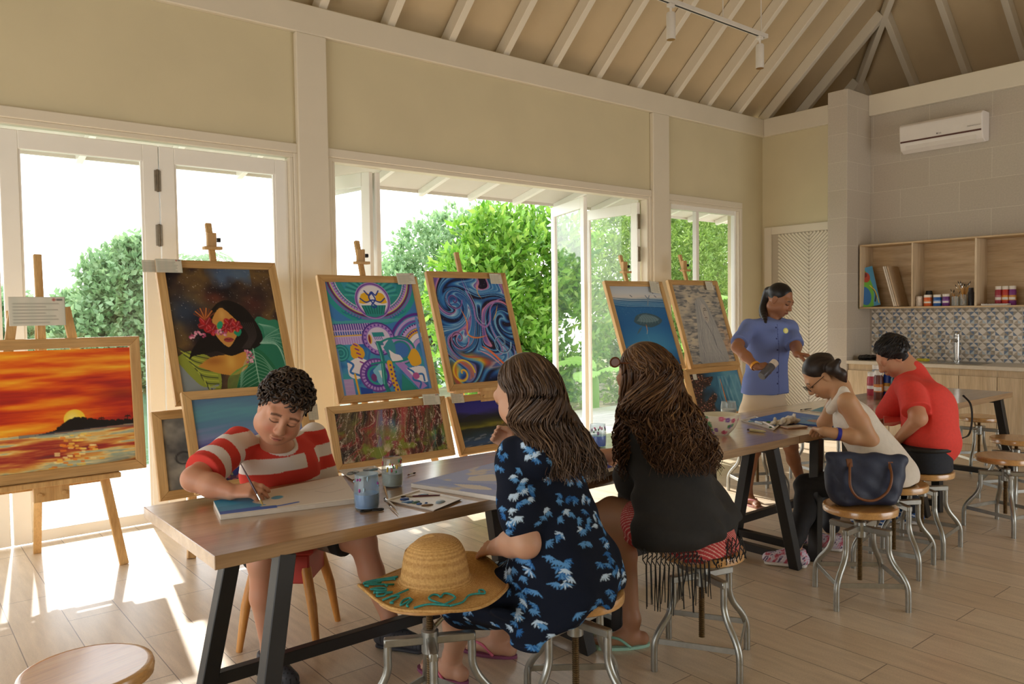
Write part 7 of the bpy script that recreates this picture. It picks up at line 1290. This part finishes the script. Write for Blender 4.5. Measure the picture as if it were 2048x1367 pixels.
# palettes, tubes, brushes, tissue, phone
def palette(P, label, seed, cols, th=.008):
    rg = np.random.default_rng(seed); Q = np.array([T(*p) for p in P]); o0 = Q.mean(0); o0[2] = TB; e = empty('paint_palette', o0, label=label, cat='palette', group='white mixing palettes'); Q = Q-o0; q = MB(); B = Q*.93; B[:, 2] = 0; Tp = Q.copy(); Tp[:, 2] = th; In = Q*.90; In[:, 2] = th; Fl = Q*.86; Fl[:, 2] = .003
    q.add(np.vstack([B, Tp, In, Fl]), [(3, 2, 1, 0)]+[(i, (i+1) % 4, 4+(i+1) % 4, 4+i) for i in range(4)]+[(4+i, 4+(i+1) % 4, 8+(i+1) % 4, 8+i) for i in range(4)]+[(8+i, 8+(i+1) % 4, 12+(i+1) % 4, 12+i) for i in range(4)]+[(12, 13, 14, 15)]); q.build('tray', plain('white palette plastic', 'dedad6', .35, .05, 20), e)
    for k, c in enumerate(cols):
        s, t = rg.uniform(.08, .92), rg.uniform(.1, .9); p = Fl[0]*(1-s)*(1-t)+Fl[1]*s*(1-t)+Fl[2]*s*t+Fl[3]*(1-s)*t; sd = SDF(); r = rg.uniform(.008, .018)
        for j in range(4): sd.ell(p+V(*rg.normal(size=2)*.008, .002), (r*rg.uniform(.6, 1.4), r*rg.uniform(.5, 1), .0035), None, .006)
        solid('paint_dab', sd, .003, plain('wet paint '+c, c, .25, .1, 60), e, c)
palette([(770, 1003), (868, 1024), (925, 1000), (838, 982)], 'white palette with blue and brown paint near the table edge', 3, ['2a4f9a', '4f7fb8', '6a8fb4', '3a5f96', '7a5a3a', '4a6a5a', '8fa6b8'])
palette([(704, 962), (772, 948), (750, 934), (676, 943)], 'grey-smeared white palette behind the cloudy blue jar', 5, ['6a7480', '8a94a0', '3a4048', 'a8b0b8', '5a7a8a'])
palette([(1480, 842), (1548, 862), (1562, 850), (1510, 834)], 'small white palette with green paint beside the flowery bowl', 7, ['3f7a4a', '2f6a4a', '6a9ac0', '3a6ab0', '8fb0d0'])
def brush(a, b, label, hc='5a2430', r=.0032, world=False, L=None, bc='3a2a22'):
    """paint brush from bristle tip a to handle end b"""
    a, b = (np.asarray(a), np.asarray(b)) if world else (T(*a, .006), T(*b, .006)); d = nrm(b-a); o0 = a.copy(); e = empty('paint_brush', o0, label=label, cat='brush', group='loose paint brushes'); L = np.linalg.norm(b-a)
    q = MB(); q.tube([d*0, d*.010, d*.024], [.0006, r*1.25, r], 8); q.build('bristles', plain('bristle '+bc, bc, .7, .1, 60), e); q = MB(); q.tube([d*.024, d*.05], [r, r*.95], 8); q.build('ferrule', M['chrome'], e); q = MB(); q.tube([d*.05, d*(.05+(L-.05)*.25), d*L], [r*1.0, r*1.35, r*.5], 8); q.build('handle', plain('lacquer '+hc, hc, .3, .1, 40), e); return e
brush((800, 996), (892, 992), 'dark red brush lying across the palette near the table edge'); brush((768, 998), (793, 1018), 'short white-handled brush lying against the near palette', 'd8d0c4'); brush((832, 947), (815, 952), 'brown brush tip lying past the clear tumbler', '6a3a30', L=.1); brush((766, 960), (776, 1000), 'wooden brush leaning by the clear tumbler', 'b08850'); brush((778, 1012), (797, 1031), 'thin wooden stick brush at the table edge', 'a8865a', .002)
brush((1517, 838), (1556, 846), 'dark brush lying on the sky-blue canvas', '2a2028'); brush((1600, 821), (1623, 818), 'black brush lying by the turquoise board', '2c2422')
q_ = T(1457, 824); brush(q_+UP*.03, at(1440, 757, Y=q_[1]+.02), 'orange-handled brush standing in the short ribbed tumbler', 'b8743a', world=True)
W_, D_ = BOY[2], BOY[3]; tip = at(526, 1010, Z=TZ+.022); end = at(481, 926, Y=2.99); brush(tip, end, 'slim dark brush in the boy\'s right hand', '4a2028', .0035, True, bc='b99a5a')
brush(at(1646, 838, Z=TZ+.014), at(1660, 805, Y=2.56), 'red and white brush in the tank-topped woman\'s hand', 'a83a40', .004, True); brush(at(1783, 824, Z=TZ+.02), at(1787, 802, Y=2.5), 'pink brush in the red-shirted man\'s hand', 'b0808a', .004, True)
for i, (a, b, cc) in enumerate((((1500, 862), (1532, 866), 'd8d0a0'), ((1530, 848), (1550, 858), 'e0d6d0'), ((1512, 846), (1526, 850), 'c8d0d8'))):
    p, r_ = T(*a, .009), T(*b, .009); d = r_-p; e = empty('paint_tube', p, label=('squeezed cream paint tube at the near rim of the small palette', 'white paint tube right of the small palette', 'pale blue paint tube across the small palette')[i], cat='paint tube', group='paint tubes by the small palette'); q = MB(); q.tube([d*0, d*.15, d*.85, d], [.009, .009, .008, .003], 10); q.build('tube', plain('tube '+cc, cc, .4, .1, 40), e, smooth='auto'); q = MB(); q.tube([d*-.16, d*0], [.006, .006], 10); q.build('cap', plain('tube cap '+cc, ('5a4a3a', 'e8e4e0', '3a6ab0')[i], .4, .1, 40), e)
sd = SDF(); rg = np.random.default_rng(12); p0 = T(1576, 850)
for i in range(22): sd.ell(p0+V(rg.uniform(-.10, .09), rg.uniform(-.03, .05), rg.uniform(.012, .045)), (rg.uniform(.012, .035), rg.uniform(.01, .03), rg.uniform(.006, .022)), frame(rg.normal(size=3), UP+V(.1, .2, 0)), .008)
sd.cut((0, 0, TB), (0, 0, -1)); sd.disp(lambda X, Y, Z: .004*np.sin(X*150+Y*60)*np.sin(Y*140+Z*120)); o = solid('tissue', sd, .004, plain('white tissue', 'ddd6c8', .9, .04, 40), None, 'ddd6c8', loc=(p0[0], p0[1], TB)); tag(o, 'crumpled white tissue beside the woman\'s hand and phone', 'tissue')
e = empty('phone', T(1588, 855)*V(1, 1, 0)+UP*TB, -.35, label='white phone in a pink-gold case under the woman\'s hand', cat='phone'); bxp('case', (-.075, -.038, 0), (.075, .038, .010), plain('pink gold case', 'c09a84', .35, .05, 20), e, .003); bxp('screen', (-.071, -.034, .0101), (.071, .034, .0112), plain('white phone front', 'dad6d2', .15, .02, 10), e, 0)
p = T(744, 1022, .004); q = MB(); q.tube([p+V(.02*math.sin(t), .0, 0)*1.0+IR*.026*math.sin(t)+AW*.012*math.sin(2*t)+UP*.001 for t in np.linspace(0, 2*PI, 30)], .0028, 6); o = q.build('hair_tie', M['rubberblack'], loc=tuple(p), smooth=True); tag(o, 'black elastic hair tie at the foot of the cloudy blue jar', 'hair tie')
# flowered bowl
p = T(1440, 868); prof = [(.05, 0), (.055, .006), (.085, .04), (.105, .085), (.110, .118)]; n = 72; zs = np.linspace(0, 1, 40); pr_ = smooth_path(np.array([[r, z, 0] for r, z in prof]), 8); rr = np.interp(zs, np.linspace(0, 1, len(pr_)), pr_[:, 0]); hz = np.interp(zs, np.linspace(0, 1, len(pr_)), pr_[:, 1]); a = np.linspace(0, 2*PI, n, endpoint=False); Av, Zv = np.meshgrid(a, np.arange(40)); vs = np.stack([rr[Zv]*np.cos(Av), rr[Zv]*np.sin(Av), hz[Zv]], -1).reshape(-1, 3)
i = np.arange(39)[:, None]*n+np.arange(n)[None]; j = np.arange(39)[:, None]*n+(np.arange(n)[None]+1) % n; fs = np.stack([i, j, j+n, i+n], -1).reshape(-1, 4); cs = np.tile(L3('e4dccb'), (len(vs), 1)); rg = np.random.default_rng(5); uu, vv = Av.ravel()*.10, hz[Zv].ravel()
for k in range(46):
    cu, cv, c_ = rg.uniform(0, .63), rg.uniform(.012, .112), rg.choice(['c23a6a', '7a4aa0', 'd8628a', '3a6a9a', '4a8a5a', '5a9a6a']); R0 = rg.uniform(.008, .017)
    for m_ in range(6): an = m_*1.05; d = ((uu-cu-R0*.6*math.cos(an))/(R0*.5))**2+((vv-cv-R0*.6*math.sin(an))/(R0*.4))**2; w_ = np.clip(1.5-d, 0, 1)[:, None]*.9; cs = cs*(1-w_)+L3(c_)*w_
e = empty('flowered_bowl', (p[0], p[1], TB), label='white plastic bowl printed with pink and purple flowers', cat='bowl'); link('bowl_wall', fast_mesh('bowl_wall', vs, fs, cs), vcol('glazed printed bowl', .25, .5), e, smooth=True); q = MB(); q.lathe([(.110, .118), (.113, .121), (.107, .122), (.10, .085), (.08, .042), (.05, .008), (0, .008)], 48, cap=False); q.lathe([(0, .0005), (.05, .0)], 32, cap=False); q.build('bowl_inside', plain('cream bowl inside', 'e8e0c8', .3, .03, 20), e, smooth=True)
# ---------------------------------------------------------------- straw hat on its stool
hc = V(1.45, 2.255, .0)+IR*.022; HZ = .563; e = empty('straw_hat', (hc[0], hc[1], HZ), label='wide-brimmed straw hat with turquoise stitched lettering on a stool', cat='hat')
nr_, na = 40, 150; a = np.linspace(0, 2*PI, na, endpoint=False); prof = smooth_path(np.array([[.0, .166, 0], [.045, .163, 0], [.082, .148, 0], [.104, .112, 0], [.114, .062, 0], [.122, .024, 0], [.142, .010, 0], [.18, .008, 0], [.22, .006, 0], [.256, .000, 0]]), 7); K = len(prof); Av, Kv = np.meshgrid(a, np.arange(K)); r_ = prof[Kv, 0]; z_ = prof[Kv, 1]; tb = np.clip((r_-.13)/.13, 0, 1); z_ = z_+tb**1.5*(.018*np.sin(2*Av+.9)+.014*np.sin(3*Av-.4)+.007*np.sin(5*Av)); r_ = r_*(1+.03*tb*np.sin(3*Av+1)); z_ = z_-.012*np.exp(-((Av-2.2)/.5)**2)*(r_ < .1)
top = np.stack([r_*np.cos(Av), r_*np.sin(Av), z_], -1).reshape(-1, 3); i = np.arange(K-1)[:, None]*na+np.arange(na)[None]; j = np.arange(K-1)[:, None]*na+(np.arange(na)[None]+1) % na; me = fast_mesh('hat_body', top, np.stack([i, i+na, j+na, j], -1).reshape(-1, 4)); t = NT('woven straw'); v = t.coord(); w1 = t.n('TexWave', wave_type='RINGS', rings_direction='Z'); w1.inputs['Scale'].default_value = 55; w1.inputs['Distortion'].default_value = 1.5; t.l(v, w1.inputs[0]); t.l(t.mix(.5, t.ramp(w1.outputs['Fac'], [(.2, 'b58544'), (.8, 'd9ab66')]), t.ramp(t.noise(v, 140, 2), [(.3, 'a87a3c'), (.7, 'dcb272')])), t.b.inputs['Base Color']); t.set(Roughness=.75); t.bump(t.noise(v, 260, 2), .4, .002); M['straw'] = t.m
o = link('hat_body', me, t.m, e, smooth=True); sm = o.modifiers.new('thick', 'SOLIDIFY'); sm.thickness = .004; q = MB(); q.tube(np.vstack([top[-na:], top[-na:-na+1]])+UP*.0, .0055, 6, cap=False); q.build('brim_edge', M['straw'], e, smooth=True)
def brimpt(ang, r): k = np.interp(r, prof[:, 0], np.arange(K)); i = int(k); f = k-i; jj = int(round(ang/(2*PI)*na)) % na; G = top.reshape(K, na, 3); return (G[min(i, K-1), jj]*(1-f)+G[min(i+1, K-1), jj]*f)+UP*.0055
# letters written round the brim, as (s, h) strokes: s advances along the brim, h from rim to crown
LET = {'N': [[(.0, 0), (.1, .95), (.25, 1), (.35, .45), (.5, 0), (.62, .9), (.85, 1.05)]], 'a': [[(.62, .55), (.35, .68), (.12, .4), (.3, .08), (.58, .3), (.64, .6), (.62, .15), (.85, .05)]], 't': [[(.3, 1.0), (.28, .2), (.5, .03), (.7, .12)], [(.0, .66), (.66, .74)]], 's': [[(.0, .1), (.45, .72), (.3, .42), (.55, .25), (.3, .0), (.05, .12)]], 'h': [[(.1, .0), (.2, 1.1)], [(.13, .35), (.42, .6), (.5, .3), (.5, .05), (.8, .1)]]}
th = MB(); am = math.atan2(-hc[1]+0, -hc[0]); a0 = am-1.95; s0 = 0
def stitch(P): th.tube(smooth_path(np.array([brimpt((a0+s*.58) % (2*PI), .247-.104*h) for s, h in P]), 3), 0.0034, 6)
s = 0
for ch_ in 'Natasha':
    wd = {'N': .62, 'a': .40, 't': .36, 's': .34, 'h': .42}[ch_]
    for st in LET[ch_]: stitch([(s+x*wd, y*(1.0 if ch_ in 'Nth' else .9)) for x, y in st])
    s += wd*.94
s += .12; hs = [(0, .0), (.25, .18), (.5, .22), (.9, .12)]; stitch([(s+x*.9, y) for x, y in hs]); stitch([(s+.55+x, y) for x, y in [(.1, .20), (-.25, .62), (-.18, .95), (.02, .92), (.12, .72), (.26, .98), (.48, .92), (.5, .6), (.25, .3), (.12, .18)]]); stitch([(s+.8+x, y) for x, y in [(.0, .1), (.35, .25), (.7, .55), (1.0, .45), (1.15, .3), (1.3, .45), (1.2, .58), (1.05, .45)]])
th.build('stitched_lettering', plain('turquoise yarn', '2f9490', .7, .25, 60), e, smooth=True)
# ---------------------------------------------------------------- navy handbag on its stool
bz = .4915; p = V(3.845, 1.955, bz)+IR*.035; e = empty('handbag', p, label='navy nylon tote bag with brown leather handles on a stool', cat='bag'); sd = SDF(); ax_ = IR; dp = AW
def bagpt(x, z, d=0): return ax_*x+dp*d+UP*z
sd.eco(bagpt(-.125, .035), bagpt(.120, .035), UP, (.034, .034), (.080, .080), .03); sd.eco(bagpt(-.115, .10), bagpt(.115, .10), UP, (.075, .075), (.072, .072), .05); sd.eco(bagpt(-.155, .19), bagpt(.165, .18), UP, (.055, .055), (.036, .036), .07); sd.eco(bagpt(-.185, .252), bagpt(.205, .225), UP, (.014, .014), (.012, .012), .05)
sd.cut((0, 0, .001), -UP); sd.disp(lambda X, Y, Z: .004*np.sin((X*.776-Y*.631)*45+Z*20)*np.sin(Z*40+X*10)); b_ = solid('bag_body', sd, .005, plain('navy nylon', '222a42', .55, .1, 40, bump=.15), e, '222a42')
M['leather'] = plain('tan leather', '7a4a28', .45, .12, 40); q = MB()
for sgn, nm in ((-1, 'handle'), (1, 'handle')):
    q = MB()
    if sgn == -1: P = smooth_path([bagpt(-.085, .225, -.03), bagpt(-.105, .17, -.075), bagpt(-.11, .11, -.098), bagpt(-.075, .06, -.105), bagpt(-.0, .045, -.107), bagpt(.07, .085, -.10), bagpt(.10, .15, -.085), bagpt(.115, .215, -.03)], 5)
    else: P = smooth_path([bagpt(-.085, .225, .03), bagpt(-.10, .17, .075), bagpt(-.0, .05, .107), bagpt(.10, .15, .085), bagpt(.115, .215, .03)], 5)
    q.tube(P, .0065, 8); q.build('handle', M['leather'], e, smooth=True)
q = MB(); q.beam(bagpt(-.07, .247, -.016), bagpt(.075, .237, -.016), .022, .006, up=dp, ch=.002); q.build('flap', M['leather'], e)
for x, z in ((-.09, .228), (.118, .212)): q = MB(); q.beam(bagpt(x, z+.012, -.03), bagpt(x, z-.028, -.042), .030, .008, up=dp, ch=.003); q.build('handle_tab', M['leather'], e)
q = MB(); q.tube([bagpt(.165+.012*math.cos(t), .215+.009*math.sin(t), -.022) for t in np.linspace(0, 2*PI, 14)], .003, 6); q.tube([bagpt(.17, .222, -.022), bagpt(.195, .232, -.02)], .004, 6); q.build('zip_pull', plain('brass zip pull', 'c9a040', .3, .1, 30, 1), e, smooth=True)
# black shoulder strap of the bag slung behind the red-shirted man
P = smooth_path([at(1926, 790, Y=2.10), at(1941, 808, Y=2.08), at(1944, 840, Y=2.07), at(1938, 868, Y=2.07), at(1924, 876, Y=2.07)], 6); q = MB()
for i in range(len(P)-1): q.beam(P[i], P[i+1]+nrm(P[i+1]-P[i])*.002, .003, .012, up=(-.6, .8, 0))
o = q.build('shoulder_strap', M['rubberblack'], loc=tuple(P[0])); tag(o, 'black webbing shoulder strap hanging behind the red-shirted man', 'strap')
# ---------------------------------------------------------------- light, sky, camera
W = bpy.data.worlds.new('sky'); SC.world = W; W.use_nodes = True; wn = W.node_tree; bg = wn.nodes['Background']
tc = wn.nodes.new('ShaderNodeTexCoord'); sp = wn.nodes.new('ShaderNodeSeparateXYZ'); wn.links.new(tc.outputs['Generated'], sp.inputs[0])
rp = wn.nodes.new('ShaderNodeValToRGB'); rp.color_ramp.elements[0].position = 0; rp.color_ramp.elements[0].color = (1, .985, .95, 1)
rp.color_ramp.elements[1].position = .9; rp.color_ramp.elements[1].color = (.72, .84, 1.0, 1); wn.links.new(sp.outputs[2], rp.inputs[0]); wn.links.new(rp.outputs[0], bg.inputs[0])
bg.inputs[1].default_value = SKY
sd = bpy.data.lights.new('sun', 'SUN'); sd.energy = SUN; sd.angle = math.radians(1.2); sd.color = (1, .95, .86); so = bpy.data.objects.new('sun', sd); COL.objects.link(so)
so.rotation_euler = Vector((-.14, -1, -.74)).to_track_quat('-Z', 'Y').to_euler(); so.location = (6, 20, 15)
def portal(c, sx, sz, rot):
    l = bpy.data.lights.new('daylight_portal', 'AREA'); l.shape = 'RECTANGLE'; l.size = sx; l.size_y = sz; l.cycles.is_portal = True
    o = bpy.data.objects.new('daylight_portal', l); COL.objects.link(o); o.location = c; o.rotation_euler = rot
portal((-.1, 6.3, 1.4), 5.6, 2.8, (-PI/2, 0, 0)); portal((4.9, 6.3, 1.4), 4.0, 2.8, (-PI/2, 0, 0)); portal((7.9, 6.3, 1.5), 1.5, 2.5, (-PI/2, 0, 0))
portal((XL-.2, 2.0, 1.37), 5.2, 2.75, (PI/2, 0, -PI/2)); portal((6.55, YB-.2, 1.37), 4.7, 2.75, (PI/2, 0, 0))
cd = bpy.data.cameras.new('camera'); cd.sensor_width = 36; cd.lens = FPX/2048*36; cd.clip_start = .05; cd.clip_end = 400
co = bpy.data.objects.new('camera', cd); COL.objects.link(co); R = np.stack([CAM_R, -CAM_D, -CAM_F], 1)
co.matrix_world = Matrix([[*R[i], CAM_C[i]] for i in range(3)]+[[0, 0, 0, 1]]); SC.camera = co
vs = SC.view_settings; vs.view_transform = 'Standard'; vs.look = 'None'; vs.gamma = 1; vs.use_curve_mapping = False; vs.exposure = EXPO
cy = SC.cycles; cy.use_denoising = True; cy.max_bounces = 7; cy.diffuse_bounces = 4; cy.glossy_bounces = 3; cy.transmission_bounces = 4; cy.transparent_max_bounces = 12
cy.sample_clamp_indirect = 6; cy.use_adaptive_sampling = True; cy.adaptive_threshold = .02; cy.caustics_reflective = False; cy.caustics_refractive = False
